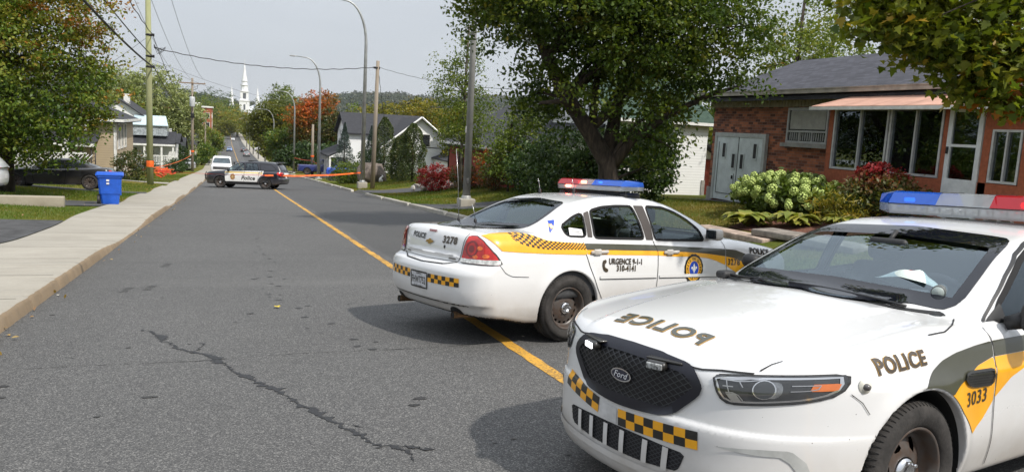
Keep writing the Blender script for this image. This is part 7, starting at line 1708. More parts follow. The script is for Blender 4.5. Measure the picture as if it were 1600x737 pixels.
# grass: blades over the lawns that are near enough to show them
def grass():
    r_ = np.random.default_rng(12); areas = [((-13,-3.9),(21.5,26.0),9000), ((-13,-3.9),(32,37.3),9000), ((-12,-3.9),(42,53),8000), ((7.5,15),(10,29),34000), ((7.5,15),(29,45),26000), ((7.5,14),(50,66),14000), ((-11,-3.9),(55,60),2500), ((-7.5,-3.9),(64,80),4000), ((-9,-3.9),(6,15),14000), ((7.5,13),(1,10),16000)]
    Ps = []
    for (x0, x1), (y0, y1), n in areas: Ps.append(np.stack([r_.uniform(x0, x1, n), r_.uniform(y0, y1, n)], -1))
    P = np.vstack(Ps); keep = np.ones(len(P), bool)
    for poly in ([(7.2,45.6),(7.2,50.4),(9.0,48.8),(14,45.8),(14,41.0),(9.2,44.0)], [(7.4,29.0),(7.4,33.2),(8.6,32.2),(11.0,30.6),(11.0,28.4),(9,28.6)], [(11.2,13.0),(11.2,15.8),(12.3,16.4),(14.6,15.6),(14.8,12.8),(12.5,12.4)], [(9.4,12.6),(9.6,16),(11.4,15.8),(11.4,12.6)]): keep &= ~inpoly(P, poly)
    P = P[keep]; n = len(P); z = ground(P[:, 0], P[:, 1]); far = P[:, 1] > 28; h = r_.uniform(.035, .085, n)*np.where(far, 1.25, 1); w = np.where(far, .016, .010); a = r_.uniform(0, 6.283, n); d = np.stack([np.cos(a), np.sin(a)], -1)*w[:, None]; ln = r_.normal(0, .025, (n, 2))
    V = np.zeros((n, 3, 3)); V[:, 0, :2] = P - d; V[:, 1, :2] = P + d; V[:, 2, :2] = P + ln; V[:, 0, 2] = z; V[:, 1, 2] = z; V[:, 2, 2] = z + h
    m = leaf_mat('grass blade', [(.065,.125,.015),(.10,.16,.020),(.17,.175,.026),(.26,.20,.05)], .4); o = np_mesh('grass', V.reshape(-1, 3), np.arange(3*n, dtype=np.int32).reshape(n, 3), m)
    pat = .5 + .5*np.sin(P[:, 0]*.9 + 1.3*np.sin(P[:, 1]*.5))*np.sin(P[:, 1]*.7 + P[:, 0]*.3); at = o.data.attributes.new('tint', 'FLOAT', 'FACE'); at.data.foreach_set('value', np.clip(.22 + .22*((P[:, 0] > 9) & (P[:, 1] < 28)) + .55*pat*np.where(P[:, 0] > 0, 1, .7) + r_.normal(0, .13, n), 0, 1).astype(np.float32))
    tag(o, kind='stuff')
grass()
# fallen leaves
def litter():
    r_ = np.random.default_rng(6)
    for i, (x, y, off, s_, col, lab) in enumerate(((.50,9.2,None,.085,(.50,.38,.03),'curled yellow leaf lying alone in the middle of the road'), (-1.93,9.0,None,.05,(.28,.16,.05),'small brown leaf in the gutter by the pavement'), (-1.90,7.1,None,.05,(.35,.22,.04),'ochre leaf at the foot of the near kerb'), (-1.52,5.9,None,.05,(.30,.10,.03),'flat rusty leaf on the road near the left pavement'), (-1.95,10.4,None,.045,(.55,.52,.45),'pale scrap in the gutter further along'), (-1.93,8.1,None,.045,(.32,.2,.05),'brown leaf halfway along the near kerb'))):
        S = np.array(LEAF['maple'])*s_; a = r_.uniform(0, 6.28); V = [(x + u*math.cos(a) - v*math.sin(a), y + u*math.sin(a) + v*math.cos(a), float(roadz(y)) + .012 + .35*abs(u) + (.25*abs(v) if i == 0 else 0)) for u, v in S]
        o = MB().add(V, [tuple(range(len(V)))]).build('fallen_leaf', mat('leaf litter %d' % i, col, rough=.8, var=.2, scale=30)); o.location = (0, 0, 0); tag(o, lab, 'leaf')
    n = 260; xs_ = np.concatenate([r_.uniform(-2.05, -1.8, 60), r_.uniform(-12, -4, 90), r_.uniform(7.5, 14, 110)]); ys_ = np.concatenate([r_.uniform(4, 40, 60), r_.uniform(21, 37, 90), r_.uniform(12, 44, 110)]); zs_ = np.where(np.abs(xs_-2.5) < 4.7, roadz(ys_), ground(xs_, ys_)) + .03
    tag(leaf_cloud('leaf_litter', np.stack([xs_, ys_, zs_], -1), .055, leaf_mat('dry leaf', [(.30,.20,.05),(.36,.26,.10),(.22,.10,.04),(.45,.40,.28)], .2), None, 'oval', None, 2.5, 9), kind='stuff')
litter()
# ================================================================ poles, lamps, wires, tape and other street things
STEEL = mat('galvanised steel', (.36,.37,.37), rough=.45, metal=.55, var=.14, scale=3); STEELD = mat('grey lamp post paint', (.38,.38,.37), rough=.5, metal=.3, var=.12, scale=2)
def wood(name, c, d): return mat(name, c, rough=.9, var=.3, scale=5, dark=d, bump=.7, bscale=14, stretch=(1, 1, .08))
W_GRN = wood('green treated pole', (.30,.31,.165), (.22,.23,.12)); W_GRY = wood('grey weathered pole', (.25,.215,.17), (.16,.13,.10)); W_BRN = wood('brown weathered pole', (.22,.15,.09), (.14,.09,.055))
LAMPS = []
def lamp(x, y, lab, h=11.6, big=True, arm=2.3, base_h=.0, m=None):
    z = float(ground(x, y)) if x > 7.3 else float(roadz(y)); t = thing('street_lamp', lab, 'street lamp', (x, y, z), 0, 'lamp posts along the right of the street'); m = m or STEEL
    p = MB(); pts = [(0, 0, base_h), (0, 0, h*.72)]; rad = [.165, .10]
    for k in range(1, 9):
        a = k/8*R(88); pts.append((-(1-math.cos(a))*arm*.62, 0, h*.72 + math.sin(a)*h*.20)); rad.append(.096 - .006*k)
    pts.append((-arm, 0, h*.925)); rad.append(.034); p.tube(pts, rad, 12); p.build('pole', m, t)
    hd = MB(); hd.rbox((-arm-.28, 0, h*.925), (.62, .22, .10), .045); o = hd.build('lamp_head', m, t); MB().rbox((-arm-.30, 0, h*.925-.055), (.40, .16, .03), .014).build('lamp_lens', mat('lamp glass', (.5,.5,.48), rough=.2), o)
    f_ = MB(); f_.box((0, 0, base_h+.015), (.42, .42, .03), R(10))
    for a in range(4): f_.tube([(.16*math.cos(R(45+90*a)), .16*math.sin(R(45+90*a)), base_h), (.16*math.cos(R(45+90*a)), .16*math.sin(R(45+90*a)), base_h+.10)], .022, 6)
    f_.lathe([(.21, base_h+.03), (.195, base_h+.10), (.168, base_h+.16)], n=16); f_.build('base_flange', m, t)
    if big:
        c = MB(); c.rbox((0, 0, base_h-.28), (.62, .62, .62), .03); c.build('footing', A_kerb, t)
        hh = MB(); hh.rbox((-.02, -.157, base_h+.75), (.11, .02, .22), .008); hh.build('hand_hole', mat('dark hand hole', (.06,.06,.06), rough=.6), t); s_ = MB(); s_.box((-.150, -.03, 3.1), (.012, .05, .26)); s_.build('sticker', V_white, t)
    return t
lamp(8.95, 30.4, 'thick grey steel lamp post half hidden by the slim pale green tree', 12.3, m=STEELD, base_h=.30)
lamp(8.35, 53.6, 'tall steel lamp post with a concrete footing next to the weathered wooden pole', 13.4, base_h=.42)
lamp(7.95, 78.5, 'curved steel lamp post in front of the orange maple', 12.6, base_h=.1); lamp(8.0, 112, 'curved steel lamp post left of the wooden stump pole', 12.0, base_h=0)
for i, (x, y) in enumerate(((6.9,146),(6.6,176),(6.1,206),(5.7,240),(5.4,275),(5.1,315))): lamp(x, y, ['first', 'second', 'third', 'fourth', 'fifth', 'furthest'][i] + ' of the small row of lamp posts in front of the white lorry', 11.5, False)
def pole(name, x, y, h, r0, m, lab, cross=None, lean=(0, 0), transformer=False, tape=None, group=None, bands=()):
    z = float(ground(x, y)); t = thing(name, lab, 'utility pole', (x, y, z), 0, group)
    MB().tube([(0, 0, -.2), (lean[0]*.5, lean[1]*.5, h*.5), (lean[0], lean[1], h)], [r0, r0*.88, r0*.72], 14).build('pole_shaft', m, t)
    if cross:
        for zc, w in cross:
            c = MB(); c.box((lean[0], lean[1]-.16, zc), (w, .10, .12)); o = c.build('crossarm', W_BRN, t); i_ = MB()
            for s_ in (-1, -.1, 1): i_.lathe([(.03, 0), (.05, .03), (.03, .06), (.05, .09), (.02, .14)], c=(lean[0] + s_*w*.46, lean[1]-.16, zc+.06), n=10)
            i_.build('insulator', mat('grey porcelain', (.42,.42,.42), rough=.2), o); b_ = MB(); b_.tube([(lean[0], lean[1], zc-.6), (lean[0]+w*.3, lean[1]-.16, zc-.06)], .02, 4); b_.tube([(lean[0], lean[1], zc-.6), (lean[0]-w*.3, lean[1]-.16, zc-.06)], .02, 4); b_.build('brace', STEEL, o)
    if transformer:
        c = MB(); c.lathe([(.001, 1.15), (.28, 1.12), (.30, 1.02), (.30, .05), (.27, 0), (.001, 0)], c=(.02, -.55, h-3.3), n=20); c.box((.02, -.28, h-2.8), (.1, .3, .5)); o = c.build('transformer', mat('pale grey enamel', (.55,.57,.58), rough=.4, var=.1), t); b_ = MB()
        for s_ in (-.12, .12): b_.lathe([(.02, 1.12), (.05, 1.2), (.03, 1.26), (.05, 1.32), (.02, 1.42)], c=(.02+s_, -.55, h-3.3), n=10)
        b_.build('bushing', BLKP, o); e = MB(); e.rbox((0, -.28, h-4.3), (.35, .2, .6), .05); e.tube([(.1, -.3, h-1.4), (.55, -.5, h-1.2), (.6, -.5, h-.8)], .025, 5); e.build('switchgear', BLKP, t)
    for zb in bands:
        b_ = MB(); b_.lathe([(r0*.9, zb-.06), (r0*1.06, zb-.03), (r0*1.06, zb+.03), (r0*.9, zb+.06)], n=12); b_.box((r0+.05, -.03, zb), (.10, .08, .16)); b_.build('cable_bracket', BLKP, t)
    return t
PZ = float(ground(-4.55, 50.5))
pole('utility_pole', -4.55, 50.5, 13.0, .185, W_GRN, 'greenish treated utility pole nearest on the left, orange tape round its foot', cross=((11.35, 2.4),), bands=(6.9, 7.5, 8.7), lean=(-.05, 0))
pole('utility_pole', -4.45, 100, 10.9, .16, W_GRY, 'utility pole carrying a pale transformer can', cross=((10.3, 2.9),), transformer=True, bands=(6.4,))
pole('utility_pole', -5.0, 165, 10.0, .15, W_GRY, 'thin utility pole between the transformer pole and the orange brick block'); pole('utility_pole', -5.7, 250, 10, .15, W_GRY, 'furthest thin utility pole on the left')
pole('utility_pole', 8.75, 51.8, 8.35, .155, W_GRY, 'weathered wooden pole close beside the tall steel lamp post', bands=(7.9,), lean=(.12, 0))
pole('utility_pole', 8.6, 92, 5.9, .17, W_GRY, 'short wooden stump pole with orange tape beside the blue pickup')
for i, (x, y) in enumerate(((7.9,128),(7.7,143))): pole('bollard_post', x, y, 4.2, .10, STEEL, ('thin grey post left of the far hedge', 'second thin grey post by the white lorry')[i])
pole('utility_pole', -4.5, 1.5, 12.8, .17, W_GRN, 'greenish utility pole on the left pavement edge beside the camera', bands=(7.0, 7.9, 9.4))
WIRE = mat('black cable', (.015,.015,.016), rough=.6, var=0); WIREG = mat('grey cable', (.10,.10,.105), rough=.5, var=0)
def wire(lab, a, b, sag, r_, m=None, twist=0, n=26):
    a, b = Vector(a), Vector(b); pts = []
    for i in range(n*(3 if twist else 1)+1):
        u = i/(n*(3 if twist else 1)); p = a.lerp(b, u); p.z -= sag*4*u*(1-u)
        if twist: p += Vector((twist*math.cos(u*90), 0, twist*math.sin(u*90)))
        pts.append(p)
    mb = MB(); mb.tube(pts, r_, 5); o = mb.build('cable', m or WIRE); tag(o, lab, 'cable', 'overhead cables')
px, py = -4.6, 50.5
NP = (-4.4, 1.5, 0)                                   # the next pole back, out of frame on the left
wire('thickest black cable sweeping down from the upper left to the green pole', (-4.35, 1.5, 7.0), (px+.25, py, PZ+6.9), .55, .046); wire('black cable just above the thickest one at the upper left', (-4.35, 1.5, 7.9), (px+.22, py, PZ+7.5), .45, .027); wire('twisted cable highest of the three at the upper left', (-4.2, 1.5, 9.4), (px+.24, py, PZ+8.7), .5, .022, None, .02)
Z2 = float(ground(-4.45, 100))
for i, dx in enumerate((-1.05, -.1, 1.05)): wire(['left', 'middle', 'right'][i] + ' thin power line falling from the green pole to the transformer pole', (px+dx, py-.16, PZ+11.5), (-4.45+dx*1.2, 99.84, Z2+10.8), .9, .014, WIREG)
wire('cable running from the green pole bracket down towards the transformer pole', (px+.24, py, PZ+8.7), (-4.4, 100, Z2+6.5), .8, .018); wire('dark cable just below it between the same two poles', (px+.25, py, PZ+7.0), (-4.4, 100, Z2+5.8), .6, .024); wire('cable stretching on from the transformer pole', (-4.4, 100, Z2+6.4), (-4.9, 165, float(ground(-5,165))+8.5), .4, .02); wire('thin line from pole to pole beyond the transformer', (-4.45, 100, Z2+10.7), (-5, 165, float(ground(-5,165))+9.8), .4, .012, WIREG)
UZ = float(ground(8.75, 51.8))
wire('twisted cable crossing the street from the green pole to the weathered wooden pole', (px+.3, py, PZ+8.0), (8.8, 51.8, UZ+7.95), .55, .024, None, .018); wire('thin cable crossing the street lower down', (px+.25, py, PZ+7.3), (9.4, 86, UZ+6.2), .8, .010, WIREG); wire('second thin cable crossing the street lower down', (px+.25, py, PZ+7.1), (9.0, 118, UZ+6.2), .9, .010, WIREG)
wire('service cable leaving the weathered pole towards the slim tree', (8.9, 51.8, UZ+7.95), (17, 40, 4.0), .5, .013, None, .012); wire('looping service cable dropping from the weathered pole to the white house', (8.9, 51.8, UZ+7.9), (14.9, 79, -.2), .7, .018, None, .012)
wire('faint cable reaching the green pole from the left houses', (-12, 61, 2.0), (px, py, PZ+8.6), .3, .010, WIREG); wire('second faint cable reaching the green pole from the left houses', (-13, 62, 1.0), (px+.2, py, PZ+7.6), .3, .010, WIREG)
# small tangle where cables cross by the pole
tg = MB()
for k in range(5): a = k*1.3; tg.tube([(px+.3, py, PZ+8.0+.05*k), (px+.55+.1*math.cos(a), py+.1, PZ+7.8+.2*math.sin(a)), (px+.9, py+.2, PZ+8.0+.1*math.cos(a))], .016, 5)
tag(tg.build('cable_splice', WIRE), 'small tangle of black cable joints beside the green pole', 'cable splice')
# ---- orange barrier tape
TAPE = mat('orange barrier tape', (.80,.16,.02), rough=.45, var=.25, scale=6, dark=(.62,.08,.02)); TAPER = mat('red orange tape', (.72,.07,.03), rough=.5, var=.2, scale=8)
def tape(lab, pts, w, m=None, group='barrier tape', wob=.03, seed=0):
    r_ = np.random.default_rng(seed); P = resample(np.array(pts, float), .35, False); n = len(P); tw = np.cumsum(r_.normal(0, .25, n)); V = []
    for i in range(n): V += [tuple(P[i] + [0, .02*math.sin(tw[i]), w/2 + wob*.3*math.sin(i*.9)]), tuple(P[i] + [.02*math.cos(tw[i]), -.02*math.sin(tw[i]), -w/2 + wob*.3*math.sin(i*.9)])]
    mb = MB().add(V, [(2*i, 2*i+1, 2*i+3, 2*i+2) for i in range(n-1)]); o = mb.build('barrier_tape', m or TAPE); tag(o, lab, 'barrier tape', group)
def catn(a, b, sag, n=14): return [tuple(np.array(a)*(1-u) + np.array(b)*u - np.array([0, 0, sag*4*u*(1-u)])) for u in np.linspace(0, 1, n)]
tape('orange tape stretched from the tall lamp post in front of the black police car', catn((8.2, 53.45, -1.85), (1.9, 51.2, -2.05), .10), .10, seed=1); tape('orange tape running past the bonnet of the black police car to the green pole', catn((1.9, 51.2, -2.05), (-4.36, 50.4, -1.9), .06), .024, TAPER, seed=3)
tape('orange tape from the green pole back to the transformer pole', catn((-4.7, 50.6, -1.8), (-4.5, 99.8, -3.4), .25), .05, seed=4); tape('red orange tape sagging beside the left pavement', catn((-4.7, 51, -2.1), (-6.3, 66, -3.3), .15), .06, TAPER, seed=5); tape('pale tape hanging between the transformer pole and the next pole', catn((-4.5, 100.1, -3.8), (-5.6, 128, -5.2), .6), .10, mat('faded tape', (.55,.42,.32), rough=.6), seed=6)
tape('red tape stretched across in front of the blue pickup', catn((8.6, 91.8, -3.15), (8.0, 112, -3.9), .1) , .09, TAPER, seed=7); tape('red tape from the stump pole towards the curved lamp post', catn((8.6, 91.8, -3.15), (7.95, 78.6, -2.7), .12), .08, TAPER, seed=8)
for (x, y, z_, r_, lab) in ((-4.56, 50.5, PZ+1.30, .20, 'band of orange tape wound round the green pole'), (-4.45, 100, Z2+2.4, .18, 'band of orange tape wound round the transformer pole'), (8.6, 92, float(ground(8.6,92))+2.3, .19, 'band of orange tape wound round the stump pole')):
    b_ = MB(); b_.lathe([(r_, -.22), (r_+.012, -.1), (r_+.004, .02), (r_+.014, .12), (r_, .24)], n=16); o = b_.build('tape_wrap', TAPE); o.location = (x, y, z_); o.scale = (1, 1, .8 if y < 60 else .45); tag(o, lab, 'barrier tape', 'barrier tape')
# heap of red and orange plastic fence on the lawn
r_ = np.random.default_rng(5); hp = MB()
for k in range(22):
    x, y = r_.uniform(-6.4, -4.9), r_.uniform(66, 80); z_ = float(ground(x, y)); L_ = r_.uniform(.5, 1.5); a = r_.uniform(0, 3.14); h = r_.uniform(.05, .55); hp.box((x, y, z_ + h), (L_, .06, r_.uniform(.06, .14)), a, int(r_.random() > .55), Matrix.Rotation(a, 3, 'Z') @ Matrix.Rotation(r_.normal(0, .25), 3, 'Y'))
tag(hp.build('barrier_fence', [TAPER, TAPE]), 'heap of collapsed red and orange plastic barrier on the left lawn', 'barrier fence', None, 'thing')
# ---- wheeled recycling bin
def bin_():
    x, y = -3.92, 29.6; t = thing('recycling_bin', 'blue wheeled recycling bin standing at the edge of the left pavement', 'recycling bin', (x, y, float(ground(x, y))+.02), R(-14)); BL = mat('blue bin plastic', (.018,.105,.55), rough=.45, var=.12, scale=4); m = MB()
    lv = [(.0, .44, .52), (.03, .46, .54), (.35, .52, .62), (.36, .56, .66), (.80, .62, .74), (.88, .64, .76), (.89, .70, .82), (.95, .70, .82)]; V = []
    for z_, w, d in lv: V += [(-w/2, -d/2+.05, z_), (-w/2+.05, -d/2, z_), (w/2-.05, -d/2, z_), (w/2, -d/2+.05, z_), (w/2, d/2-.05, z_), (w/2-.05, d/2, z_), (-w/2+.05, d/2, z_), (-w/2, d/2-.05, z_)]
    n = len(lv); m.add(V, [(i*8+j, i*8+(j+1) % 8, (i+1)*8+(j+1) % 8, (i+1)*8+j) for i in range(n-1) for j in range(8)] + [tuple(range(7, -1, -1)), tuple((n-1)*8+j for j in range(8))], 0, False); m.bbox((.262, -.06, .30), (.30, .06, .86)); m.build('bin_body', BL, t)
    l = MB(); V = []; 
    for yy, zt in ((-.44, .985), (-.2, 1.035), (.2, 1.045), (.46, 1.0)): V += [(-.37, yy, .955), (-.37, yy, zt-.03), (-.33, yy, zt), (.33, yy, zt), (.37, yy, zt-.03), (.37, yy, .955)]
    l.add(V, [(i*6+j, (i+1)*6+j, (i+1)*6+j+1, i*6+j+1) for i in range(3) for j in range(5)] + [(0,1,2,3,4,5), (23,22,21,20,19,18)]); l.tube([(-.25, .50, .93), (.25, .50, .93)], .022, 8); l.build('lid', BL, t)
    for s_ in (-1, 1): w = MB(); w.lathe([(.001,-.03),(.08,-.035),(.15,-.035),(.155,-.02),(.155,.02),(.15,.035),(.08,.035),(.001,.03)], 'X', (-.30, s_*.26-.0, .155), 20); w.build('wheel', M_plastic, t)
    MB().box((-.05, -.392, .80), (.075, .006, .06)).box((-.05, -.388, .70), (.075, .006, .05)).build('label_sticker', V_white, t)
    V_, F_ = text_mesh('A', .16, .02); o = np_mesh('emblem', [(.348, v[0]-.12, .72+v[1]) for v in V_], F_, V_white, t)
    return t
b = bin_(); b.rotation_euler = (0, 0, R(6)); b.scale = (1.15, .9, 1.05)
# low concrete wall
V = MB(); V.rbox((-9.3, 26.25, float(ground(-8, 26.25))-.02), (9.2, .26, .34), .03); o = V.build('garden_wall', concrete_mat('mossy concrete', (.40,.36,.29), (.20,.17,.12))); tag(o, 'low weathered concrete wall between lawn and driveway on the left', 'wall')
# lattice fence and white porch at the far left behind the maple
def lattice():
    t = thing('lattice_fence', 'white lattice fence between square posts behind the black coupe', 'fence', (-12, 47.5, float(ground(-12, 47.5)))); m = MB()
    for k in range(40): x = -4.0 + k*.2; m.tube([(x, 0, .1), (x+1.1, 0, 1.3)], .018, 4); m.tube([(x+1.1, .03, .1), (x, .03, 1.3)], .018, 4)
    m.bbox((-4, -.03, 1.3), (4.6, .05, 1.4)); m.bbox((-4, -.03, 0), (4.6, .05, .1)); m.build('lattice_panel', TRIM, t)
    for x in (-4, -.2, 3.6): MB().bbox((x-.13, -.12, -.3), (x+.13, .14, 2.6)).build('post', TRIM, t)
    MB().bbox((-4.2, -.2, 2.6), (4.6, .2, 2.9)).build('beam', TRIM, t)
lattice()
# stone slabs beside the flower bed
for i, (x, y, w, d, rz, lab) in enumerate(((10.55, 14.6, .55, 2.3, .12, 'long pale stone slab edging the flower bed'), (11.1, 13.3, .75, 1.6, .3, 'grey stone slab beside the long pale one'), (10.9, 11.9, .8, 1.4, .2, 'flat stone slab half hidden by the nearest car'))):
    z_ = float(ground(x, y)); m = MB(); m.rbox((0, 0, .06), (w, d, .14), .03); o = m.build('stone_slab', mat('slab stone %d' % i, [(.40,.31,.25),(.24,.21,.18),(.26,.23,.2)][i], rough=.9, var=.3, scale=5, bump=.5, bscale=30)); o.location = (x, y, z_); o.rotation_euler = (0, 0, rz); tag(o, lab, 'stone slab')
# boulder, white garden ornament, rocks by the steps
def rock(name, x, y, s_, m, lab, seed, group=None, dz=0):
    bm_v = []; rr = np.random.default_rng(seed); n, k = 9, 14
    for i in range(n+1):
        ph = math.pi*i/n
        for j in range(k): th = 2*math.pi*j/k; q = 1 + .22*math.sin(3*th+seed)*math.sin(2*ph+seed) + rr.normal(0, .05); bm_v.append((s_[0]*q*math.sin(ph)*math.cos(th), s_[1]*q*math.sin(ph)*math.sin(th), s_[2]*q*math.cos(ph)))
    o = np_mesh(name, bm_v, [(i*k+j, i*k+(j+1) % k, (i+1)*k+(j+1) % k, (i+1)*k+j) for i in range(n) for j in range(k)], m, None, True); o.location = (x, y, float(ground(x, y)) + s_[2]*.6 + dz); tag(o, lab, 'rock', group)
rock('boulder', 10.3, 61.5, (1.15, .8, .95), mat('brown boulder', (.16,.13,.11), rough=.9, var=.35, scale=2.5, bump=.6, bscale=12), 'large brown boulder on the lawn behind the weathered wooden pole', 3)
def ornament():
    o = MB(); o.tube([(0,0,.0),(.02,0,.25),(.10,0,.42)], [.10,.12,.06], 8); o.tube([(.08,0,.40),(.20,0,.46),(.26,0,.44)], [.05,.075,.03], 8); o.tube([(.10,.06,.25),(.20,.07,0)], [.05,.03], 6); o.tube([(.10,-.06,.25),(.20,-.07,0)], [.05,.03], 6); o.tube([(.16,0,.5),(.15,.05,.6)], [.03,.01], 5)
    o = o.build('garden_ornament', mat('white plaster', (.75,.75,.73), rough=.6, var=.08)); o.location = gnd(10.75, 60.2); tag(o, 'small white animal-shaped garden ornament beside the boulder', 'ornament')
ornament()
rr_ = np.random.default_rng(3)
for k in range(26): x, y = 11.2 + rr_.normal(0, .45), 43.8 + rr_.normal(0, .9); rock('garden_rock', x, y, tuple(rr_.uniform(.10, .22, 3)), mat('white rock', (.48,.46,.42), rough=.9, var=.25, scale=4), 'pale rounded rock piled beside the stone steps', 100+k, 'rocks beside the steps', rr_.uniform(0, .12))
# small signs
t = thing('road_sign', 'small white sign plate on the thin far left pole', 'sign', (-5.35, 118, float(ground(-5.35, 118)))); MB().tube([(0,0,0),(0,0,2.6)], .04, 8).build('post', STEEL, t); MB().rbox((0,-.05,2.3), (.5,.03,.75), .012).build('sign_plate', V_white, t)
t = thing('road_sign', 'white sign plate between the thin posts by the white lorry', 'sign', (7.8, 136, float(ground(7.8, 136)))); MB().tube([(0,0,0),(0,0,2.6)], .04, 8).build('post', STEEL, t); MB().rbox((0,-.05,2.2), (.6,.03,.8), .012).build('sign_plate', V_white, t)
# ================================================================ other vehicles
def quick_car(body, name, label, cat, pm, pose, vox=.05, lo=(0,-2.6,.12), hi=(1.05,2.55,1.75), windows=(), lights=True, wheel_R=.33, wx=.78, group=None, ylim=(2.28,-2.34), lz=(.66,.82), wst='spokes', hubm=None, z=None, plate=True, grille=True):
    root = thing(name, label, cat, (0, 0, 0), 0, group)
    build_body(body, root, vox, lo, hi, pm, (), liner=False)
    for w in windows:
        for h in (('right', 'left') if w['how'] == 'side' else (w['how'],)):
            g = decal(body, root, w.get('name', 'window'), h, outline(w['out'], .06, .04), w.get('glass', G_blind), .004, .12)
    if lights:
        for s_ in (1, -1):
            decal(body, root, 'headlight', 'front', [(s_*.48, lz[0]-.07), (s_*.72, lz[0]-.04), (s_*.74, lz[0]+.06), (s_*.5, lz[0]+.04)], mat('clear lamp', (.62,.63,.62)), .006, .08)
            decal(body, root, 'tail_light', 'rear', [(s_*.50, lz[1]-.08), (s_*.76, lz[1]-.08), (s_*.76, lz[1]+.07), (s_*.52, lz[1]+.05)], mat('red lamp glass', (.50,.010,.006)), .006, .08)
    if grille: decal(body, root, 'grille', 'front', [(-.38, lz[0]-.12), (.38, lz[0]-.12), (.42, lz[0]+.03), (-.42, lz[0]+.03)], M_plastic, .005, .08)
    if plate: decal(body, root, 'number_plate', 'rear', [(-.16,.52),(.16,.52),(.16,.66),(-.16,.66)], V_white, .006, .08); decal(body, root, 'bumper_insert', 'front', [(-.5,.34),(.5,.34),(.5,.42),(-.5,.42)], M_plastic, .005, .1)
    for ya in body.wheels:
        for s_ in (1, -1):
            w = MB(); Ro = wheel_R; w.lathe([(.03, .085*s_), (.06, .09*s_), (Ro*.62, .075*s_), (Ro*.66, .09*s_), (Ro*.66, .1*s_)], 'X', n=24)
            for k in range(10): a = k*math.pi/5; w.tube([(.092*s_, .05*math.cos(a), .05*math.sin(a)), (.085*s_, Ro*.62*math.cos(a), Ro*.62*math.sin(a))], .016, 4)
            o = w.build('wheel', hubm or M_steel, root); o.location = (s_*wx, ya, body.wheel_z); t = MB(); t.lathe(tyre_profile(Ro, Ro*.66, .21), 'X', n=28, close=True); t.build('tyre', M_rubber, o)
    car_pose(root, *pose, z=z); return root
SW = [dict(how='side', name='front_door_window', out=[(.66,.95),(.38,1.16),(.05,1.28),(-.28,1.31),(-.28,.97)]), dict(how='side', name='rear_door_window', out=[(-.36,.97),(-.36,1.31),(-.75,1.28),(-1.10,1.17),(-1.32,1.02)]), dict(how='front', name='windscreen', out=[(-.64,.98),(.64,.98),(.50,1.30),(0,1.33),(-.50,1.30)]), dict(how='rear', name='rear_window', out=[(-.58,1.06),(.58,1.06),(.46,1.27),(0,1.30),(-.46,1.27)])]
# black coupe behind the maple
cw = [dict(how='side', name='front_door_window', out=[(.62,.93),(.38,1.08),(.05,1.21),(-.35,1.265),(-.42,.945)]), dict(how='side', name='quarter_window', out=[(-.50,.945),(-.44,1.262),(-.85,1.225),(-1.15,1.13),(-1.28,1.02),(-1.1,.965)]), SW[2], dict(how='rear', name='rear_window', out=[(-.58,1.05),(.58,1.05),(.46,1.24),(0,1.27),(-.46,1.24)])]
GB = mat('black car glass', (.02,.024,.028), rough=.02, var=0, spec=1.0)
for w in cw: w['glass'] = GB
cp = quick_car(COUPE, 'black_coupe', 'glossy black coupe parked on the left drive behind the blue recycling bin', 'car', M_black, (-7.35, 39.6, -math.pi/2), .035, windows=cw, wst='spokes', wheel_R=.335, wx=.80, z=float(ground(-7.3, 39.6))+.03)
strips(COUPE, cp, 'shut_line', [('left', [(-.46,.94),(-.48,.6),(-.42,.26)], .014), ('left', [(.72,.92),(.80,.7),(.74,.3)], .014)], mat('black seam', (.001,.001,.001), rough=1, var=0), .005); strips(COUPE, cp, 'sill_strip', [('left', [(.9,.235),(-.9,.235)], .03)], M_chrome, .008); mirror_part(cp, COUPE, (-.90,.55,.97), -1, M_black, (.18,.11,.12)); X_ = COUPE.side([-.25],[.80],-1)[0]; h_ = MB(); h_.rbox((0,0,0), (.03,.18,.035), .012); o_ = h_.build('door_handle', M_black, cp); o_.location = X_
# the white car whose rear corner enters at the left edge
quick_car(HATCH, 'white_car', 'white hatchback of which only the rear bumper shows at the left edge', 'car', paint('clean white paint', (.74,.75,.76), .2), (-9.15, 28.9, math.pi*.5+math.pi), .045, (0,-2.6,.12), (1.05,2.55,1.75), windows=[SW[0], SW[1]], z=float(ground(-9, 28.9))+.03)
# silver and white cars, pickup, van
quick_car(HATCH, 'silver_car', 'silver hatchback parked on the lawn side beyond the white porch house', 'car', paint('silver paint', (.50,.51,.53), .2, metal=.5), (-6.7, 107, -math.pi/2+.25), .06, windows=[dict(how='side', out=[(.9,1.02),(.35,1.38),(-.3,1.46),(-1.5,1.40),(-1.75,1.08)]), dict(how='rear', name='rear_window', out=[(-.6,1.12),(.6,1.12),(.5,1.42),(-.5,1.42)])], z=float(ground(-6.7, 107)))
quick_car(PICKUP, 'pickup_truck', 'dark blue pickup parked side-on behind the wooden stump pole', 'pickup', paint('dark blue paint', (.012,.022,.13), .2), (9.7, 90.5, math.pi/2+.12), .06, (0,-3.0,.2), (1.1,2.95,2.0), [dict(how='side', out=[(1.10,1.24),(.75,1.60),(.25,1.69),(-.42,1.68),(-.5,1.24)]), dict(how='front', name='windscreen', out=[(-.68,1.27),(.68,1.27),(.56,1.68),(-.56,1.68)])], wheel_R=.39, wx=.84, lz=(.98,1.0), z=float(ground(9.7, 90.5))+.05)
quick_car(SEDAN, 'blue_car', 'bright blue saloon parked in front of the white porch columns', 'car', paint('bright blue paint', (.02,.08,.50), .2), (11.0, 78.2, math.pi*.5+.35), .06, windows=SW, z=float(ground(11, 78.2))-.15)
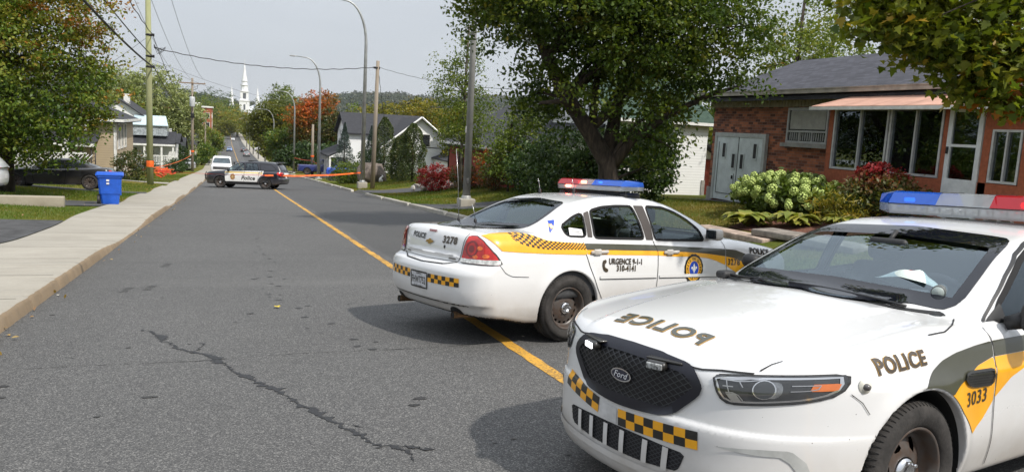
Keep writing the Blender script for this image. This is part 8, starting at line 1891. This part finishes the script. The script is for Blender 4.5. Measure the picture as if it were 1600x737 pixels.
vn = quick_car(VAN, 'white_van', 'white van facing us behind the bonnet of the black police car', 'van', M_white, (-0.91, 80, math.pi+.02), .055, (0,-2.85,.2), (1.1,2.65,2.25), [dict(how='front', name='windscreen', out=[(-.80,1.36),(.80,1.36),(.66,1.86),(-.66,1.86)], glass=mat('bluish screen', (.05,.075,.09), rough=.05, var=.3, scale=2, spec=.9)), dict(how='side', out=[(1.55,1.38),(1.2,1.78),(.6,1.82),(.6,1.38)])], wheel_R=.37, wx=.84, lz=(.93,1.1))
decal(VAN, vn, 'grille', 'front', [(-.72,.80),(.72,.80),(.74,1.05),(-.74,1.05)], M_plastic, .012, .08)
for s_ in (1, -1): m_ = MB(); m_.rbox((s_*1.12, 1.45, 1.42), (.16,.1,.26), .04); m_.tube([(s_*.92,1.45,1.38),(s_*1.08,1.45,1.38)], .025, 5); m_.build('door_mirror', M_plastic, vn)
wc = quick_car(HATCH, 'white_car', 'white car with a dark roof rack behind the black police car', 'car', paint('clean white paint', (.74,.75,.76)), (3.7, 76.5, math.pi+.15), .06, windows=[dict(how='front', name='windscreen', out=[(-.66,1.02),(.66,1.02),(.54,1.42),(-.54,1.42)]), dict(how='side', out=[(.9,1.04),(.35,1.38),(-.3,1.46),(-1.5,1.40),(-1.75,1.08)])])
rk = MB(); rk.bbox((-.6,-.9,1.60),(.6,.5,1.64)); rk.bbox((-.6,-.9,1.55),(-.54,.5,1.60)); rk.bbox((.54,-.9,1.55),(.6,.5,1.60)); rk.build('roof_rack', M_plastic, wc)
# traffic far down the street
far_w = [dict(how='rear', name='rear_window', out=[(-.58,1.06),(.58,1.06),(.46,1.27),(-.46,1.27)]), dict(how='front', name='windscreen', out=[(-.62,.98),(.62,.98),(.50,1.30),(-.50,1.30)])]
for (nm, lab, col, x, y, h) in (('blue_car', 'pale blue car coming up the left lane far away', (.10,.20,.45), -.9, 262, math.pi), ('grey_car', 'grey car driving away in the right lane far away', (.16,.17,.18), 3.6, 225, 0), ('dark_car', 'black car close behind the far grey car', (.02,.02,.025), 3.3, 262, 0), ('white_car', 'white car waiting where the far street bends', (.7,.7,.7), .2, 405, math.pi), ('white_car', 'tiny white car crossing at the very end of the street', (.7,.7,.7), -5.0, 500, math.pi/2), ('white_car', 'white car parked on the right verge beyond the black car', (.7,.7,.7), 8.6, 268, .9)):
    quick_car(SEDAN, nm, lab, 'car', paint('far car paint %s' % nm + str(col), col, .1), (x, y, h), .11, windows=far_w, group='cars far down the street', z=max(float(roadz(y)), float(ground(x, y))) + .02)
# white lorry parked behind the row of lamp posts
t = thing('lorry', 'white box lorry parked on the right verge behind the row of lamp posts', 'lorry', (12.5, 196, float(ground(12.5, 196))), R(72)); BX = mat('white box body', (.72,.73,.74), rough=.5, var=.06)
MB().rbox((0, -1, 2.2), (2.5, 7.2, 2.7), .05).build('cargo_box', BX, t); cbm = MB(); V = [(-1.2,2.7,.6),(1.2,2.7,.6),(1.2,4.8,.6),(-1.2,4.8,.6),(-1.2,2.7,2.9),(1.2,2.7,2.9),(1.1,3.7,2.9),(-1.1,3.7,2.9),(1.15,4.2,1.8),(-1.15,4.2,1.8),(1.2,4.8,1.6),(-1.2,4.8,1.6)]; cbm.add(V, [(3,2,1,0),(0,1,5,4),(4,5,6,7),(7,6,8,9),(9,8,10,11),(11,10,2,3),(1,2,10,8,6,5),(0,4,7,9,11,3)]); cab = cbm.build('cab', BX, t)
MB().add([(-1.0,3.78,2.78),(1.0,3.78,2.78),(1.05,4.22,1.85),(-1.05,4.22,1.85)], [(3,2,1,0)]).build('windscreen', G_blind, cab)
for y_ in (3.9, -2.6):
    for s_ in (1, -1): w = MB(); w.lathe([(.001,.12),(.25,.12),(.3,.15),(.48,.14),(.5,.1),(.5,-.1),(.48,-.14),(.001,-.14)], 'X', (s_*1.05, y_, .5), 20); w.build('wheel', M_rubber, t)
# ---- dark police utility parked across the road
def utility():
    B = EXPLORER; root = thing('police_car', 'dark police utility with white doors parked across the road behind orange tape', 'police car'); P = paint('midnight paint', (.010,.011,.018), .25)
    W_ = [dict(how='side', name='front_door_window', out=[(.98,1.13),(.62,1.43),(.35,1.55),(-.02,1.60),(-.05,1.12)], glass=G_car), dict(how='side', name='rear_door_window', out=[(-.15,1.12),(-.14,1.60),(-.85,1.60),(-1.0,1.14)], glass=G_dark), dict(how='side', name='cargo_window', out=[(-1.10,1.16),(-1.02,1.58),(-1.75,1.53),(-2.10,1.25),(-1.9,1.18)], glass=G_blind, hole=False), dict(how='front', name='windscreen', out=[(-.74,1.12),(.74,1.12),(.60,1.58),(0,1.62),(-.60,1.58)], glass=G_screen), dict(how='rear', name='rear_window', out=[(-.68,1.18),(.68,1.18),(.58,1.55),(-.58,1.55)], glass=G_blind, hole=False)]
    for w in W_: w['out'] = outline(w['out'], .05, .04)
    build_body(B, root, .03, (0,-2.7,.15), (1.08,2.65,1.85), P, W_, liner_y=(-2.2, 1.1)); fit_windows(B, root, W_)
    for h in ('left', 'right'):
        decal(B, root, 'white_door_panel', h, [(1.10,1.08),(1.12,.9),(1.08,.44),(-.95,.44),(-.98,.60),(-1.10,.78),(-1.28,.90),(-1.30,1.14),(-.2,1.11)], V_white, .004, .08)
        decal(B, root, 'gold_band', h, [(1.10,1.02),(-1.26,1.04),(-1.22,.90),(-.9,.97),(1.10,.95)], vinyl('pale gold vinyl', (.72,.52,.16)), .006, .08); decal(B, root, 'grey_band', h, [(1.10,1.06),(-.2,1.085),(-1.28,1.12),(-1.28,1.05),(-.2,1.045),(1.10,1.02)], V_grey, .0065, .08)
        letters(B, root, 'police_lettering', h, 'Police', (-.35, .66), .34, V_dark, off=.008, bold=.03, shear=.18, space=1.05)
        c = (.62, .72); cr_ = decal(B, root, 'crest', h, [(c[0]+.15*math.cos(q)*(1+.12*math.cos(7*q)), c[1]+.19*math.sin(q)*(1+.10*math.cos(7*q))) for q in np.linspace(0, 2*math.pi, 42, endpoint=False)], vinyl('crest bronze', (.36,.19,.07)), .007, .05); decal(B, cr_, 'crest_centre', h, [(c[0]+.06*math.cos(q), c[1]+.075*math.sin(q)) for q in np.linspace(0, 2*math.pi, 18, endpoint=False)], vinyl('crest pale', (.5,.36,.16)), .009, .04)
        strips(B, root, 'shut_line', [(h, [(1.13,1.1),(1.15,.8),(1.08,.40)], .016), (h, [(-.10,1.1),(-.10,.7),(-.08,.40)], .016), (h, [(-1.05,1.14),(-1.02,.8),(-.92,.42)], .016)], V_gap, .008)
        strips(B, root, 'sill_trim', [(h, [(.98,.36),(-.98,.36)], .13)], M_plastic, .010)
    for s_ in (1, -1):
        decal(B, root, 'tail_light', 'rear', [(s_*a, b) for a, b in [(.62,1.06),(.86,1.08),(.88,.86),(.66,.84)]], MATS['red lamp glass'], .012, .06); decal(B, root, 'headlight', 'front', [(s_*.50,.86),(s_*.82,.92),(s_*.84,1.0),(s_*.55,.97)], MATS['clear lamp'], .008, .06)
        mirror_part(root, B, (s_*1.02,.86,1.14), s_, M_trim, (.20,.13,.18))
        X = B.side([1.75],[.60],s_)[0]
    decal(B, root, 'tail_light', 'left', [(-2.20,1.10),(-2.36,1.06),(-2.38,.92),(-2.28,.86),(-2.12,.98)], MATS['red lamp glass'], .010, .05); decal(B, root, 'tail_light', 'right', [(-2.20,1.10),(-2.36,1.06),(-2.38,.92),(-2.28,.86),(-2.12,.98)], MATS['red lamp glass'], .010, .05)
    decal(B, root, 'number_plate', 'rear', [(-.16,.72),(.16,.72),(.16,.86),(-.16,.86)], V_white, .008, .06); decal(B, root, 'rear_panel', 'rear', [(-.5,.92),(.5,.92),(.5,1.05),(-.5,1.05)], V_white, .007, .08)
    for y_ in B.wheels:
        for s_ in (1, -1): make_wheel(root, (s_*.83, y_, .365), .372, .245, .225, 'five', s_, n=28)
    pb = MB(); pb.tube([(-.35,2.52,.45),(-.35,2.60,.75),(-.35,2.50,.98)], .035, 8); pb.tube([(.35,2.52,.45),(.35,2.60,.75),(.35,2.50,.98)], .035, 8)
    for z_ in (.55,.75): pb.tube([(-.75,2.35,z_),(-.4,2.58,z_),(.4,2.58,z_),(.75,2.35,z_)], .03, 8)
    pb.build('push_bumper', M_trim, root); seats(root, [(.15, True)], .72, top=1.28); d = MB(); d.rbox((0,.95,1.0), (1.5,.5,.2), .08); d.build('dashboard', M_int, root)
    sb = MB(); sb.rbox((0,-.35,1.765), (1.2,.26,.05), .02); sb.build('roof_bar', M_trim, root); sp = MB(); sp.rbox((0,-2.12,1.70), (1.25,.28,.05), .02); sp.build('roof_spoiler', P, root)
    car_pose(root, .93, 52.9, -1.2275)
utility()
# ================================================================ autumn air: a thin even haze over the whole valley
def haze():
    lo, hi = (-3400., -300., -40.), (3600., 3700., 330.); m = bpy.data.materials.new('haze'); m.use_nodes = True; n = m.node_tree.nodes; n.clear()
    o = n.new('ShaderNodeOutputMaterial'); v = n.new('ShaderNodeVolumePrincipled'); v.inputs['Color'].default_value = (.86, .91, .97, 1); v.inputs['Density'].default_value = .00007; v.inputs['Anisotropy'].default_value = .2
    m.node_tree.links.new(v.outputs[0], o.inputs['Volume'])
    tag(MB().bbox(lo, hi).build('haze', m), kind='stuff')
haze()
scene.cycles.volume_bounces = 0
